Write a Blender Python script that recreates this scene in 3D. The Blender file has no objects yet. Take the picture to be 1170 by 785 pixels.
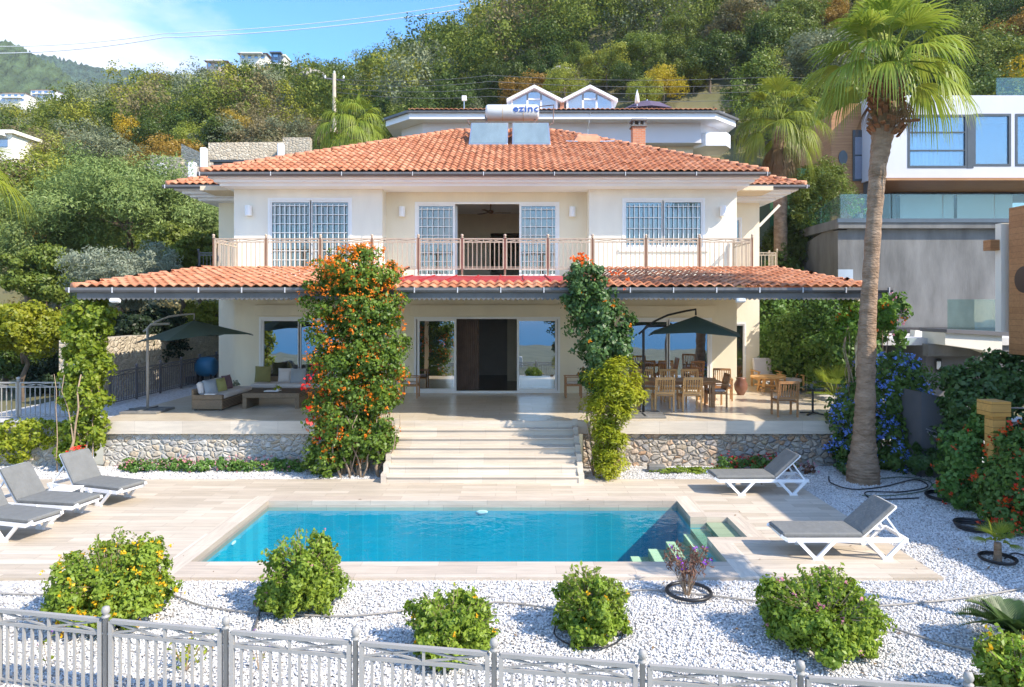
import bpy, math, random
import numpy as np
from mathutils import Vector, Matrix
random.seed(7)
RNG = np.random.default_rng(11)
PI = math.pi
R = math.radians
sc = bpy.context.scene
COL = sc.collection

# ------------------------------------------------------------------ camera
F = 780.0                       # focal length in photo pixels (1170 wide)
VX, VY, H = 590.0, 350.0, 4.0   # horizon / vanishing point in the photo, eye height over the pool deck
cam = bpy.data.objects.new('camera', bpy.data.cameras.new('camera'))
COL.objects.link(cam)
cam.location = (0, 0, H)
cam.rotation_euler = (R(90), 0, 0)
cam.data.sensor_width = 36
cam.data.lens = F / 1170 * 36
cam.data.shift_x = (585 - VX) / 1170
cam.data.shift_y = (VY - 392.5) / 1170
cam.data.clip_start = .05
cam.data.clip_end = 30000
sc.camera = cam

# ------------------------------------------------------------------ sun, sky
SUN = Vector((1.0, -.60, 1.0)).normalized()
sun = bpy.data.objects.new('sun', bpy.data.lights.new('sun', 'SUN'))
COL.objects.link(sun)
sun.rotation_euler = SUN.to_track_quat('Z', 'Y').to_euler()
sun.data.energy = 2.7
sun.data.angle = R(.53)
sun.data.color = (1, .89, .74)
world = bpy.data.worlds.new('World')
sc.world = world
world.use_nodes = True
wt = world.node_tree
wt.nodes.clear()
def wn(t, **k):
    n = wt.nodes.new(t)
    for a, b in k.items(): setattr(n, a, b)
    return n
w_out = wn('ShaderNodeOutputWorld'); w_bg = wn('ShaderNodeBackground'); w_bg.inputs[1].default_value = .15
w_sky = wn('ShaderNodeTexSky', sky_type='NISHITA'); w_sky.sun_disc = False
w_sky.sun_elevation = math.asin(SUN.z); w_sky.sun_rotation = math.atan2(SUN.x, SUN.y)
w_sky.altitude = 60; w_sky.air_density = 1.0; w_sky.dust_density = .2; w_sky.ozone_density = 4.5
w_tc = wn('ShaderNodeTexCoord'); w_map = wn('ShaderNodeMapping'); w_map.inputs['Scale'].default_value = (1, 1, 2.6)
w_map.inputs['Location'].default_value = (.30, .12, .05)
w_n1 = wn('ShaderNodeTexNoise'); w_n1.inputs['Scale'].default_value = 2.6; w_n1.inputs['Detail'].default_value = 9; w_n1.inputs['Roughness'].default_value = .56
w_ramp = wn('ShaderNodeValToRGB')
w_ramp.color_ramp.elements[0].position = .46; w_ramp.color_ramp.elements[0].color = (0, 0, 0, 1)
w_ramp.color_ramp.elements[1].position = .66; w_ramp.color_ramp.elements[1].color = (1, 1, 1, 1)
# a cloud bank to the upper left of the view: falls off with distance from that direction
w_dir = wn('ShaderNodeVectorMath', operation='DISTANCE'); w_dir.inputs[1].default_value = Vector(((60 - VX) / F, 1, (VY - 25) / F)).normalized()
w_fall = wn('ShaderNodeMapRange'); w_fall.inputs[1].default_value = .02; w_fall.inputs[2].default_value = .36
w_fall.inputs[3].default_value = .17; w_fall.inputs[4].default_value = -.02
w_add = wn('ShaderNodeMath', operation='ADD'); w_mul = wn('ShaderNodeMath', operation='MULTIPLY'); w_mul.inputs[1].default_value = .9
w_mix = wn('ShaderNodeMixRGB'); w_mix.inputs[2].default_value = (3.0, 3.05, 3.15, 1)
L = wt.links.new
L(w_tc.outputs['Generated'], w_map.inputs[0]); L(w_map.outputs[0], w_n1.inputs['Vector'])
L(w_tc.outputs['Generated'], w_dir.inputs[0]); L(w_dir.outputs['Value'], w_fall.inputs[0])
L(w_n1.outputs['Fac'], w_add.inputs[0]); L(w_fall.outputs[0], w_add.inputs[1]); L(w_add.outputs[0], w_ramp.inputs[0])
w_hs = wn('ShaderNodeHueSaturation'); w_hs.inputs['Saturation'].default_value = 1.22; w_hs.inputs['Value'].default_value = .90; L(w_sky.outputs[0], w_hs.inputs['Color'])
L(w_ramp.outputs[0], w_mul.inputs[0]); L(w_mul.outputs[0], w_mix.inputs[0]); L(w_hs.outputs[0], w_mix.inputs[1])
L(w_mix.outputs[0], w_bg.inputs[0]); L(w_bg.outputs[0], w_out.inputs[0])
sc.view_settings.view_transform = 'Standard'
sc.view_settings.look = 'None'
sc.view_settings.exposure = 1.58
sc.view_settings.gamma = 1
sc.view_settings.use_curve_mapping = False
sc.render.engine = 'CYCLES'
sc.cycles.max_bounces = 7
sc.cycles.diffuse_bounces = 5
sc.cycles.glossy_bounces = 3
sc.cycles.transmission_bounces = 4
sc.cycles.transparent_max_bounces = 8
sc.cycles.volume_bounces = 0
sc.cycles.caustics_reflective = False
sc.cycles.caustics_refractive = False
sc.cycles.use_denoising = True

# ------------------------------------------------------------------ geometry helpers
def at(px, py, D):
    """world point seen at photo pixel (px, py) at depth D"""
    s = F / D
    return Vector(((px - VX) / s, D, H - (py - VY) / s))
def onz(px, py, z):
    D = (H - z) * F / (py - VY)
    return Vector(((px - VX) * D / F, D, z))

def worigin(o):
    v = Vector((0, 0, 0))
    while o is not None:
        v += o.location; o = o.parent
    return v

def link(o, parent=None):
    COL.objects.link(o)
    if parent is not None: o.parent = parent
    return o
def tag(o, label=None, cat=None, group=None, kind=None):
    if label: o['label'] = label
    if cat: o['category'] = cat
    if group: o['group'] = group
    if kind: o['kind'] = kind
    return o
def T(name, label, cat, loc=(0, 0, 0), group=None, rz=0):
    o = bpy.data.objects.new(name, None)
    o.location = loc; o.rotation_euler = (0, 0, rz); o.empty_display_size = .2
    link(o)
    return tag(o, label, cat, group)
def copy_tree(o, parent=None):
    c = o.copy(); COL.objects.link(c); c.parent = parent
    for ch in o.children: copy_tree(ch, c)
    return c
def relabel(o, label, group=None, loc=None, rz=None, s=None):
    o['label'] = label
    if group: o['group'] = group
    if loc is not None: o.location = loc
    if rz is not None: o.rotation_euler = (0, 0, rz)
    if s is not None: o.scale = (s, s, s) if not hasattr(s, '__len__') else s
    return o

def mesh_np(name, V, Fc, mat, parent=None, smooth=False, uv=None):
    V = np.asarray(V, dtype=np.float32).reshape(-1, 3)
    Fc = np.asarray(Fc, dtype=np.int32)
    if parent is not None:
        V = V - np.array(worigin(parent), dtype=np.float32)
    k = Fc.shape[1]; n = Fc.shape[0]
    me = bpy.data.meshes.new(name)
    me.vertices.add(len(V)); me.vertices.foreach_set('co', V.ravel())
    me.loops.add(n * k); me.loops.foreach_set('vertex_index', Fc.ravel())
    me.polygons.add(n)
    me.polygons.foreach_set('loop_start', np.arange(0, n * k, k, dtype=np.int32))
    me.polygons.foreach_set('loop_total', np.full(n, k, dtype=np.int32))
    if smooth: me.polygons.foreach_set('use_smooth', np.ones(n, dtype=bool))
    if uv is not None:
        ul = me.uv_layers.new(name='UVMap')
        ul.data.foreach_set('uv', np.asarray(uv, dtype=np.float32)[Fc.ravel()].ravel())
    me.update(calc_edges=True)
    me.materials.append(mat)
    o = bpy.data.objects.new(name, me)
    return link(o, parent)

class MB:
    def __init__(s): s.v = []; s.f = []
    def add(s, vs, fs):
        b = len(s.v); s.v += [tuple(v) for v in vs]; s.f += [tuple(b + i for i in f) for f in fs]; return s
    def box(s, x0, x1, y0, y1, z0, z1):
        vs = [(x, y, z) for z in (z0, z1) for y in (y0, y1) for x in (x0, x1)]
        return s.add(vs, [(0, 2, 3, 1), (4, 5, 7, 6), (0, 1, 5, 4), (2, 6, 7, 3), (0, 4, 6, 2), (1, 3, 7, 5)])
    def obox(s, c, d, rot=(0, 0, 0), bev=0):
        """box of size d centred at c with euler rotation; bev chamfers the outline a little"""
        from mathutils import Euler
        m = Euler(rot).to_matrix(); c = Vector(c)
        hx, hy, hz = d[0] / 2, d[1] / 2, d[2] / 2
        if bev <= 0:
            vs = [c + m @ Vector((x, y, z)) for z in (-hz, hz) for y in (-hy, hy) for x in (-hx, hx)]
            return s.add(vs, [(0, 2, 3, 1), (4, 5, 7, 6), (0, 1, 5, 4), (2, 6, 7, 3), (0, 4, 6, 2), (1, 3, 7, 5)])
        rings = []
        b = bev
        def ring(ex, ey, z):
            pts = []
            for sx, sy in ((1, 1), (-1, 1), (-1, -1), (1, -1)):
                a, bb = sx * ex, sy * ey
                p1 = (a - sx * b, bb); p2 = (a, bb - sy * b)
                pts += [p2, p1] if (sx * sy > 0) else [p1, p2]
            return [c + m @ Vector((x, y, z)) for x, y in pts]
        rs = [ring(hx - b, hy - b, -hz), ring(hx, hy, -hz + b), ring(hx, hy, hz - b), ring(hx - b, hy - b, hz)]
        vs = [p for r_ in rs for p in r_]
        fs = [tuple(range(7, -1, -1)), tuple(range(24, 32))]
        for k in range(3):
            for i in range(8):
                j = (i + 1) % 8
                fs.append((k * 8 + i, k * 8 + j, k * 8 + 8 + j, k * 8 + 8 + i))
        return s.add(vs, fs)
    def bar(s, p, q, w, h=None, up=(0, 0, 1)):
        p = Vector(p); q = Vector(q); h = w if h is None else h
        d = (q - p)
        if d.length < 1e-6: return s
        d.normalize(); u = Vector(up)
        if abs(d.dot(u)) > .98: u = Vector((0, 1, 0))
        a = d.cross(u).normalized() * (w / 2); b = a.cross(d).normalized() * (h / 2)
        vs = [e + sa * a + sb * b for e in (p, q) for sa, sb in ((-1, -1), (1, -1), (1, 1), (-1, 1))]
        return s.add(vs, [(3, 2, 1, 0), (4, 5, 6, 7), (0, 1, 5, 4), (1, 2, 6, 5), (2, 3, 7, 6), (3, 0, 4, 7)])
    def tube(s, pts, rad, n=8, caps=True):
        pts = [Vector(p) for p in pts]
        if not hasattr(rad, '__len__'): rad = [rad] * len(pts)
        base = len(s.v); prev = None
        for i, p in enumerate(pts):
            d = (pts[min(i + 1, len(pts) - 1)] - pts[max(i - 1, 0)]).normalized()
            u = Vector((0, 0, 1)) if prev is None else prev
            if prev is None and abs(d.z) > .9: u = Vector((0, 1, 0))
            a = d.cross(u)
            if a.length < 1e-5: a = d.cross(Vector((1, 0, 0)))
            a.normalize(); b = a.cross(d).normalized(); prev = b
            for k in range(n):
                t = 2 * PI * k / n
                s.v.append(tuple(p + rad[i] * (math.cos(t) * a + math.sin(t) * b)))
        for i in range(len(pts) - 1):
            for k in range(n):
                k2 = (k + 1) % n
                s.f.append((base + i * n + k, base + i * n + k2, base + (i + 1) * n + k2, base + (i + 1) * n + k))
        if caps:
            s.f.append(tuple(base + k for k in range(n - 1, -1, -1)))
            s.f.append(tuple(base + (len(pts) - 1) * n + k for k in range(n)))
        return s
    def lathe(s, c, prof, n=16):
        base = len(s.v)
        for r_, z in prof:
            for k in range(n):
                t = 2 * PI * k / n
                s.v.append((c[0] + r_ * math.cos(t), c[1] + r_ * math.sin(t), c[2] + z))
        for i in range(len(prof) - 1):
            for k in range(n):
                k2 = (k + 1) % n
                s.f.append((base + i * n + k, base + i * n + k2, base + (i + 1) * n + k2, base + (i + 1) * n + k))
        s.f.append(tuple(base + k for k in range(n - 1, -1, -1)))
        s.f.append(tuple(base + (len(prof) - 1) * n + k for k in range(n)))
        return s
    def poly(s, pts): return s.add(pts, [tuple(range(len(pts)))])
    def prism(s, pts, off):
        """polygon pts extruded by vector off"""
        n = len(pts); off = Vector(off)
        vs = [Vector(p) for p in pts] + [Vector(p) + off for p in pts]
        fs = [tuple(range(n - 1, -1, -1)), tuple(range(n, 2 * n))]
        fs += [(i, (i + 1) % n, n + (i + 1) % n, n + i) for i in range(n)]
        return s.add(vs, fs)
    def plate(s, A, B, filled, c0, c1, mp):
        """cells of a grid with thickness; only outer faces. mp(a,b,c) -> xyz"""
        na, nb = len(A) - 1, len(B) - 1
        g = lambda i, j: 0 <= i < na and 0 <= j < nb and filled((A[i] + A[i + 1]) / 2, (B[j] + B[j + 1]) / 2)
        for i in range(na):
            for j in range(nb):
                if not g(i, j): continue
                a0, a1, b0, b1 = A[i], A[i + 1], B[j], B[j + 1]
                s.add([mp(a0, b0, c0), mp(a1, b0, c0), mp(a1, b1, c0), mp(a0, b1, c0)], [(0, 1, 2, 3)])
                s.add([mp(a0, b0, c1), mp(a0, b1, c1), mp(a1, b1, c1), mp(a1, b0, c1)], [(0, 1, 2, 3)])
                if not g(i - 1, j): s.add([mp(a0, b0, c0), mp(a0, b1, c0), mp(a0, b1, c1), mp(a0, b0, c1)], [(0, 1, 2, 3)])
                if not g(i + 1, j): s.add([mp(a1, b0, c0), mp(a1, b0, c1), mp(a1, b1, c1), mp(a1, b1, c0)], [(0, 1, 2, 3)])
                if not g(i, j - 1): s.add([mp(a0, b0, c0), mp(a0, b0, c1), mp(a1, b0, c1), mp(a1, b0, c0)], [(0, 1, 2, 3)])
                if not g(i, j + 1): s.add([mp(a0, b1, c0), mp(a1, b1, c0), mp(a1, b1, c1), mp(a0, b1, c1)], [(0, 1, 2, 3)])
        return s
    def wall(s, x0, x1, z0, z1, y0, y1, holes=()):
        X = sorted({x0, x1} | {h[0] for h in holes} | {h[1] for h in holes})
        Z = sorted({z0, z1} | {h[2] for h in holes} | {h[3] for h in holes})
        X = [x for x in X if x0 <= x <= x1]; Z = [z for z in Z if z0 <= z <= z1]
        return s.plate(X, Z, lambda a, b: not any(h[0] < a < h[1] and h[2] < b < h[3] for h in holes), y0, y1, lambda a, b, c: (a, c, b))
    def build(s, name, mat, parent=None, smooth=False):
        me = bpy.data.meshes.new(name)
        vs = s.v
        if parent is not None:
            w = worigin(parent)
            if w.length > 0: vs = [(v[0] - w.x, v[1] - w.y, v[2] - w.z) for v in vs]
        me.from_pydata(vs, [], s.f)
        if smooth: me.polygons.foreach_set('use_smooth', [True] * len(me.polygons))
        me.materials.append(mat)
        me.update()
        o = bpy.data.objects.new(name, me)
        return link(o, parent)

# ------------------------------------------------------------------ materials
MATS = {}
def _new(name):
    m = bpy.data.materials.new(name); m.use_nodes = True
    nt = m.node_tree; nt.nodes.clear()
    out = nt.nodes.new('ShaderNodeOutputMaterial')
    return m, nt, out
def rgb(c): return (c[0], c[1], c[2], 1)
def mat(name, col, rough=.6, metal=0, var=.12, vscale=3.0, bump=0, bscale=30, spec=.5, col2=None, stretch=None, coat=0, bdist=.02):
    """principled surface whose colour drifts between two tones, with a fine bump"""
    m, nt, out = _new(name); N = nt.nodes.new; K = nt.links.new
    p = N('ShaderNodeBsdfPrincipled'); K(p.outputs[0], out.inputs[0])
    p.inputs['Roughness'].default_value = rough; p.inputs['Metallic'].default_value = metal
    p.inputs['Specular IOR Level'].default_value = spec
    p.inputs['Coat Weight'].default_value = coat
    tc = N('ShaderNodeTexCoord'); mp = N('ShaderNodeMapping'); K(tc.outputs['Object'], mp.inputs[0])
    if stretch: mp.inputs['Scale'].default_value = stretch
    n = N('ShaderNodeTexNoise'); n.inputs['Scale'].default_value = vscale; n.inputs['Detail'].default_value = 6; n.inputs['Roughness'].default_value = .6
    K(mp.outputs[0], n.inputs['Vector'])
    r = N('ShaderNodeValToRGB'); r.color_ramp.elements[0].position = .32; r.color_ramp.elements[1].position = .68
    a = [c * (1 - var) for c in col]; b = col2 if col2 else [min(.95, c * (1 + var)) for c in col]
    r.color_ramp.elements[0].color = rgb(a if not col2 else col); r.color_ramp.elements[1].color = rgb(b)
    K(n.outputs['Fac'], r.inputs[0]); K(r.outputs[0], p.inputs['Base Color'])
    if bump:
        n2 = N('ShaderNodeTexNoise'); n2.inputs['Scale'].default_value = bscale; n2.inputs['Detail'].default_value = 5
        K(mp.outputs[0], n2.inputs['Vector'])
        bp = N('ShaderNodeBump'); bp.inputs['Strength'].default_value = bump; bp.inputs['Distance'].default_value = bdist
        K(n2.outputs['Fac'], bp.inputs['Height']); K(bp.outputs[0], p.inputs['Normal'])
    MATS[name] = m
    return m
def leafmat(name, cols, trans=.35, gloss=.025, vscale=1.2, rough=.45):
    """leaves: each leaf its own tone, clumps drift, a little light passes through"""
    m, nt, out = _new(name); N = nt.nodes.new; K = nt.links.new
    g = N('ShaderNodeNewGeometry'); r = N('ShaderNodeValToRGB')
    el = r.color_ramp.elements
    while len(el) < len(cols): el.new(.5)
    for i, c in enumerate(cols):
        el[i].position = i / max(1, len(cols) - 1); el[i].color = rgb(c)
    oi = N('ShaderNodeObjectInfo')
    tc = N('ShaderNodeTexCoord'); n = N('ShaderNodeTexNoise'); n.inputs['Scale'].default_value = vscale; n.inputs['Detail'].default_value = 3
    K(tc.outputs['Object'], n.inputs['Vector'])
    mr = N('ShaderNodeMapRange'); mr.inputs[1].default_value = .3; mr.inputs[2].default_value = .7; mr.inputs[3].default_value = 0; mr.inputs[4].default_value = 1
    K(n.outputs['Fac'], mr.inputs[0])
    ad = N('ShaderNodeMath'); ad.operation = 'MULTIPLY_ADD'; ad.inputs[1].default_value = .38
    m2 = N('ShaderNodeMath'); m2.operation = 'MULTIPLY'; m2.inputs[1].default_value = .5
    m3 = N('ShaderNodeMath'); m3.operation = 'MULTIPLY_ADD'; m3.inputs[1].default_value = .6; m3.inputs[2].default_value = -.2; K(oi.outputs['Random'], m3.inputs[0])
    m4 = N('ShaderNodeMath'); m4.operation = 'ADD'; K(m3.outputs[0], m4.inputs[1]); K(mr.outputs[0], m4.inputs[0])
    K(m4.outputs[0], m2.inputs[0]); K(g.outputs['Random Per Island'], ad.inputs[0]); K(m2.outputs[0], ad.inputs[2])
    K(ad.outputs[0], r.inputs[0])
    hs = N('ShaderNodeHueSaturation'); K(r.outputs[0], hs.inputs['Color'])
    mh = N('ShaderNodeMapRange'); mh.inputs[3].default_value = .485; mh.inputs[4].default_value = .515; K(oi.outputs['Random'], mh.inputs[0]); K(mh.outputs[0], hs.inputs['Hue'])
    d = N('ShaderNodeBsdfDiffuse'); t = N('ShaderNodeBsdfTranslucent'); gl = N('ShaderNodeBsdfGlossy'); gl.inputs['Roughness'].default_value = rough
    K(hs.outputs[0], d.inputs[0]); K(hs.outputs[0], t.inputs[0])
    mx = N('ShaderNodeMixShader'); mx.inputs[0].default_value = trans; K(d.outputs[0], mx.inputs[1]); K(t.outputs[0], mx.inputs[2])
    my = N('ShaderNodeMixShader'); my.inputs[0].default_value = gloss; K(mx.outputs[0], my.inputs[1]); K(gl.outputs[0], my.inputs[2])
    K(my.outputs[0], out.inputs[0])
    MATS[name] = m
    return m
def tilemat(name, c1, c2, c3, rough=.75):
    """roof tiles: every tile (one UV unit) has its own tone, with pale weathering"""
    m, nt, out = _new(name); N = nt.nodes.new; K = nt.links.new
    p = N('ShaderNodeBsdfPrincipled'); K(p.outputs[0], out.inputs[0]); p.inputs['Roughness'].default_value = rough
    p.inputs['Specular IOR Level'].default_value = .3
    uv = N('ShaderNodeUVMap'); fl = N('ShaderNodeVectorMath'); fl.operation = 'FLOOR'; K(uv.outputs[0], fl.inputs[0])
    w = N('ShaderNodeTexWhiteNoise'); w.noise_dimensions = '2D'; K(fl.outputs[0], w.inputs['Vector'])
    r = N('ShaderNodeValToRGB'); e = r.color_ramp.elements; e.new(.5)
    e[0].color = rgb(c1); e[1].color = rgb(c2); e[2].color = rgb(c3); e[0].position = 0; e[1].position = .55; e[2].position = 1
    K(w.outputs['Value'], r.inputs[0])
    tc = N('ShaderNodeTexCoord'); n = N('ShaderNodeTexNoise'); n.inputs['Scale'].default_value = 2.2; n.inputs['Detail'].default_value = 8
    n.inputs['Roughness'].default_value = .7
    K(tc.outputs['Object'], n.inputs['Vector'])
    r2 = N('ShaderNodeValToRGB'); r2.color_ramp.elements[0].position = .48; r2.color_ramp.elements[1].position = .75
    r2.color_ramp.elements[1].color = (.3, .3, .3, 1); K(n.outputs['Fac'], r2.inputs[0])
    mx = N('ShaderNodeMixRGB'); mx.inputs[2].default_value = rgb((.58, .40, .29)); K(r2.outputs[0], mx.inputs[0]); K(r.outputs[0], mx.inputs[1])
    K(mx.outputs[0], p.inputs['Base Color'])
    MATS[name] = m
    return m
def stonemat(name, cols, mortar, scale=4.0, zs=1.35, bump=.9, edge=.06):
    """rubble masonry: rounded irregular stones in mortar"""
    m, nt, out = _new(name); N = nt.nodes.new; K = nt.links.new
    p = N('ShaderNodeBsdfPrincipled'); K(p.outputs[0], out.inputs[0]); p.inputs['Roughness'].default_value = .85
    tc = N('ShaderNodeTexCoord'); mp = N('ShaderNodeMapping'); mp.inputs['Scale'].default_value = (1, 1, zs); K(tc.outputs['Object'], mp.inputs[0])
    nz = N('ShaderNodeTexNoise'); nz.inputs['Scale'].default_value = 3; K(mp.outputs[0], nz.inputs['Vector'])
    va = N('ShaderNodeVectorMath'); va.operation = 'MULTIPLY_ADD'; va.inputs[1].default_value = (.18, .18, .18); K(nz.outputs['Color'], va.inputs[0]); K(mp.outputs[0], va.inputs[2])
    v1 = N('ShaderNodeTexVoronoi'); v1.inputs['Scale'].default_value = scale; v1.inputs['Randomness'].default_value = .9; K(va.outputs[0], v1.inputs['Vector'])
    v2 = N('ShaderNodeTexVoronoi'); v2.feature = 'DISTANCE_TO_EDGE'; v2.inputs['Scale'].default_value = scale; v2.inputs['Randomness'].default_value = .9; K(va.outputs[0], v2.inputs['Vector'])
    sp = N('ShaderNodeSeparateColor'); K(v1.outputs['Color'], sp.inputs[0])
    r = N('ShaderNodeValToRGB'); el = r.color_ramp.elements
    while len(el) < len(cols): el.new(.5)
    for i, c in enumerate(cols): el[i].position = i / (len(cols) - 1); el[i].color = rgb(c)
    K(sp.outputs[0], r.inputs[0])
    n3 = N('ShaderNodeTexNoise'); n3.inputs['Scale'].default_value = 14; n3.inputs['Detail'].default_value = 7; K(tc.outputs['Object'], n3.inputs['Vector'])
    mr = N('ShaderNodeMapRange'); mr.inputs[3].default_value = .65; mr.inputs[4].default_value = 1.3; K(n3.outputs['Fac'], mr.inputs[0])
    mu = N('ShaderNodeMixRGB'); mu.blend_type = 'MULTIPLY'; mu.inputs[0].default_value = 1; K(r.outputs[0], mu.inputs[1]); K(mr.outputs[0], mu.inputs[2])
    e = N('ShaderNodeMapRange'); e.inputs[1].default_value = edge * .25; e.inputs[2].default_value = edge; K(v2.outputs['Distance'], e.inputs[0])
    mx = N('ShaderNodeMixRGB'); K(e.outputs[0], mx.inputs[0]); mx.inputs[1].default_value = rgb(mortar); K(mu.outputs[0], mx.inputs[2])
    K(mx.outputs[0], p.inputs['Base Color'])
    e2 = N('ShaderNodeMapRange'); e2.inputs[2].default_value = .22; e2.interpolation_type = 'SMOOTHSTEP'; K(v2.outputs['Distance'], e2.inputs[0])
    ad = N('ShaderNodeMath'); ad.operation = 'MULTIPLY_ADD'; ad.inputs[1].default_value = .35; K(n3.outputs['Fac'], ad.inputs[0]); K(e2.outputs[0], ad.inputs[2])
    bp = N('ShaderNodeBump'); bp.inputs['Strength'].default_value = bump; bp.inputs['Distance'].default_value = .07; K(ad.outputs[0], bp.inputs['Height']); K(bp.outputs[0], p.inputs['Normal'])
    MATS[name] = m
    return m
def brickmat(name, c1, c2, mortar, bw, bh, ms=.004, rough=.45, offset=.5, plane='xy', bump=.2, veins=.35, rot=0):
    m, nt, out = _new(name); N = nt.nodes.new; K = nt.links.new
    p = N('ShaderNodeBsdfPrincipled'); K(p.outputs[0], out.inputs[0]); p.inputs['Roughness'].default_value = rough
    p.inputs['Specular IOR Level'].default_value = .35
    tc = N('ShaderNodeTexCoord'); mp = N('ShaderNodeMapping'); K(tc.outputs['Object'], mp.inputs[0])
    if plane == 'xz': mp.inputs['Rotation'].default_value = (R(90), 0, 0)
    if bw >= 40: mp.inputs['Scale'].default_value = (.01, .01, 1); mp.inputs['Location'].default_value = (10, 0, 0)
    if rot: mp.inputs['Rotation'].default_value = (0, 0, rot)
    b = N('ShaderNodeTexBrick'); b.offset = offset; K(mp.outputs[0], b.inputs['Vector'])
    b.inputs['Scale'].default_value = 1; b.inputs['Brick Width'].default_value = bw; b.inputs['Row Height'].default_value = bh
    b.inputs['Mortar Size'].default_value = ms; b.inputs['Mortar Smooth'].default_value = .2; b.inputs['Bias'].default_value = 0
    b.inputs['Color1'].default_value = rgb(c1); b.inputs['Color2'].default_value = rgb(c2); b.inputs['Mortar'].default_value = rgb(mortar)
    m2 = N('ShaderNodeMapping'); m2.inputs['Scale'].default_value = (1.2, 14, 14) if not rot else (14, 1.2, 14); K(tc.outputs['Object'], m2.inputs[0])
    n = N('ShaderNodeTexNoise'); n.inputs['Scale'].default_value = 1.2; n.inputs['Detail'].default_value = 8; n.inputs['Roughness'].default_value = .65; K(m2.outputs[0], n.inputs['Vector'])
    mr = N('ShaderNodeMapRange'); mr.inputs[1].default_value = .3; mr.inputs[2].default_value = .7; mr.inputs[3].default_value = 1 - veins; mr.inputs[4].default_value = 1 + veins * .4; K(n.outputs['Fac'], mr.inputs[0])
    mu = N('ShaderNodeMixRGB'); mu.blend_type = 'MULTIPLY'; mu.inputs[0].default_value = 1; K(b.outputs['Color'], mu.inputs[1]); K(mr.outputs[0], mu.inputs[2])
    n4 = N('ShaderNodeTexNoise'); n4.inputs['Scale'].default_value = .55; n4.inputs['Detail'].default_value = 5; K(tc.outputs['Object'], n4.inputs['Vector'])
    mr4 = N('ShaderNodeMapRange'); mr4.inputs[3].default_value = .84; mr4.inputs[4].default_value = 1.12; K(n4.outputs['Fac'], mr4.inputs[0])
    mu4 = N('ShaderNodeMixRGB'); mu4.blend_type = 'MULTIPLY'; mu4.inputs[0].default_value = 1; K(mu.outputs[0], mu4.inputs[1]); K(mr4.outputs[0], mu4.inputs[2])
    K(mu4.outputs[0], p.inputs['Base Color'])
    if bump:
        bp = N('ShaderNodeBump'); bp.invert = True; bp.inputs['Strength'].default_value = bump; bp.inputs['Distance'].default_value = .01; K(b.outputs['Fac'], bp.inputs['Height']); K(bp.outputs[0], p.inputs['Normal'])
    MATS[name] = m
    return m
def glassmat(name, tint=(.8, .9, .92), refl=.35, base=(.02, .03, .035), opac=.25, rough=.01):
    """window glass: mostly clear, mirror-like at an angle, a little dirty"""
    m, nt, out = _new(name); N = nt.nodes.new; K = nt.links.new
    tr = N('ShaderNodeBsdfTransparent'); tr.inputs[0].default_value = rgb(tint)
    df = N('ShaderNodeBsdfDiffuse'); df.inputs[0].default_value = rgb(base)
    gl = N('ShaderNodeBsdfGlossy'); gl.inputs['Roughness'].default_value = rough
    tc = N('ShaderNodeTexCoord'); n = N('ShaderNodeTexNoise'); n.inputs['Scale'].default_value = .8; K(tc.outputs['Object'], n.inputs['Vector'])
    bp = N('ShaderNodeBump'); bp.inputs['Strength'].default_value = .12; bp.inputs['Distance'].default_value = .02; K(n.outputs['Fac'], bp.inputs['Height']); K(bp.outputs[0], gl.inputs['Normal'])
    a = N('ShaderNodeMixShader'); a.inputs[0].default_value = opac; K(tr.outputs[0], a.inputs[1]); K(df.outputs[0], a.inputs[2])
    fr = N('ShaderNodeLayerWeight'); fr.inputs[0].default_value = .5
    pw = N('ShaderNodeMath'); pw.operation = 'POWER'; pw.inputs[1].default_value = 5; K(fr.outputs['Facing'], pw.inputs[0])
    ad = N('ShaderNodeMath'); ad.operation = 'MULTIPLY_ADD'; ad.inputs[1].default_value = 1 - refl; ad.inputs[2].default_value = refl; ad.use_clamp = True; K(pw.outputs[0], ad.inputs[0])
    b = N('ShaderNodeMixShader'); K(ad.outputs[0], b.inputs[0]); K(a.outputs[0], b.inputs[1]); K(gl.outputs[0], b.inputs[2])
    K(b.outputs[0], out.inputs[0])
    MATS[name] = m
    return m

# surfaces of the place
wall_cream = mat('cream_render', (.81, .74, .58), .85, var=.075, vscale=.9, bump=.2, bscale=45, stretch=(1, 1, .3))
wall_white = mat('white_render', (.83, .79, .69), .8, var=.075, vscale=.9, bump=.2, bscale=45, stretch=(1, 1, .3))
trim_white = mat('white_trim', (.83, .84, .87), .6, var=.03, vscale=1)
pvc = mat('white_pvc', (.82, .83, .84), .35, var=.02)
gutter_m = mat('gutter_metal', (.12, .118, .118), .4, var=.15, vscale=2)
gutter_bracket = mat('bracket_metal', (.55, .56, .58), .4)
tile_m = tilemat('terracotta_tiles', (.40, .145, .07), (.50, .20, .10), (.58, .27, .15))
ridge_m = mat('terracotta_ridge', (.55, .24, .13), .75, var=.25, vscale=4)
brick_red = brickmat('chimney_brick', (.50, .17, .08), (.58, .24, .12), (.5, .4, .32), .22, .075, .008, .8, plane='xz', veins=.1)
red_metal = mat('red_flashing', (.42, .03, .035), .45, var=.15, vscale=2)
stone_l = stonemat('pale_rubble', [(.42, .40, .36), (.55, .53, .48), (.50, .40, .28), (.60, .58, .54), (.36, .35, .34)], (.50, .47, .41), 5.6, bump=.7)
stone_r = stonemat('warm_rubble', [(.36, .33, .29), (.50, .44, .36), (.48, .30, .18), (.56, .50, .42), (.30, .29, .29), (.42, .34, .24)], (.26, .23, .19), 5.6, edge=.055, bump=.8)
stone_h = stonemat('hill_rubble', [(.42, .36, .27), (.55, .48, .37), (.48, .40, .29), (.60, .54, .43)], (.42, .36, .27), 4.5, bump=.6)
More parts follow.
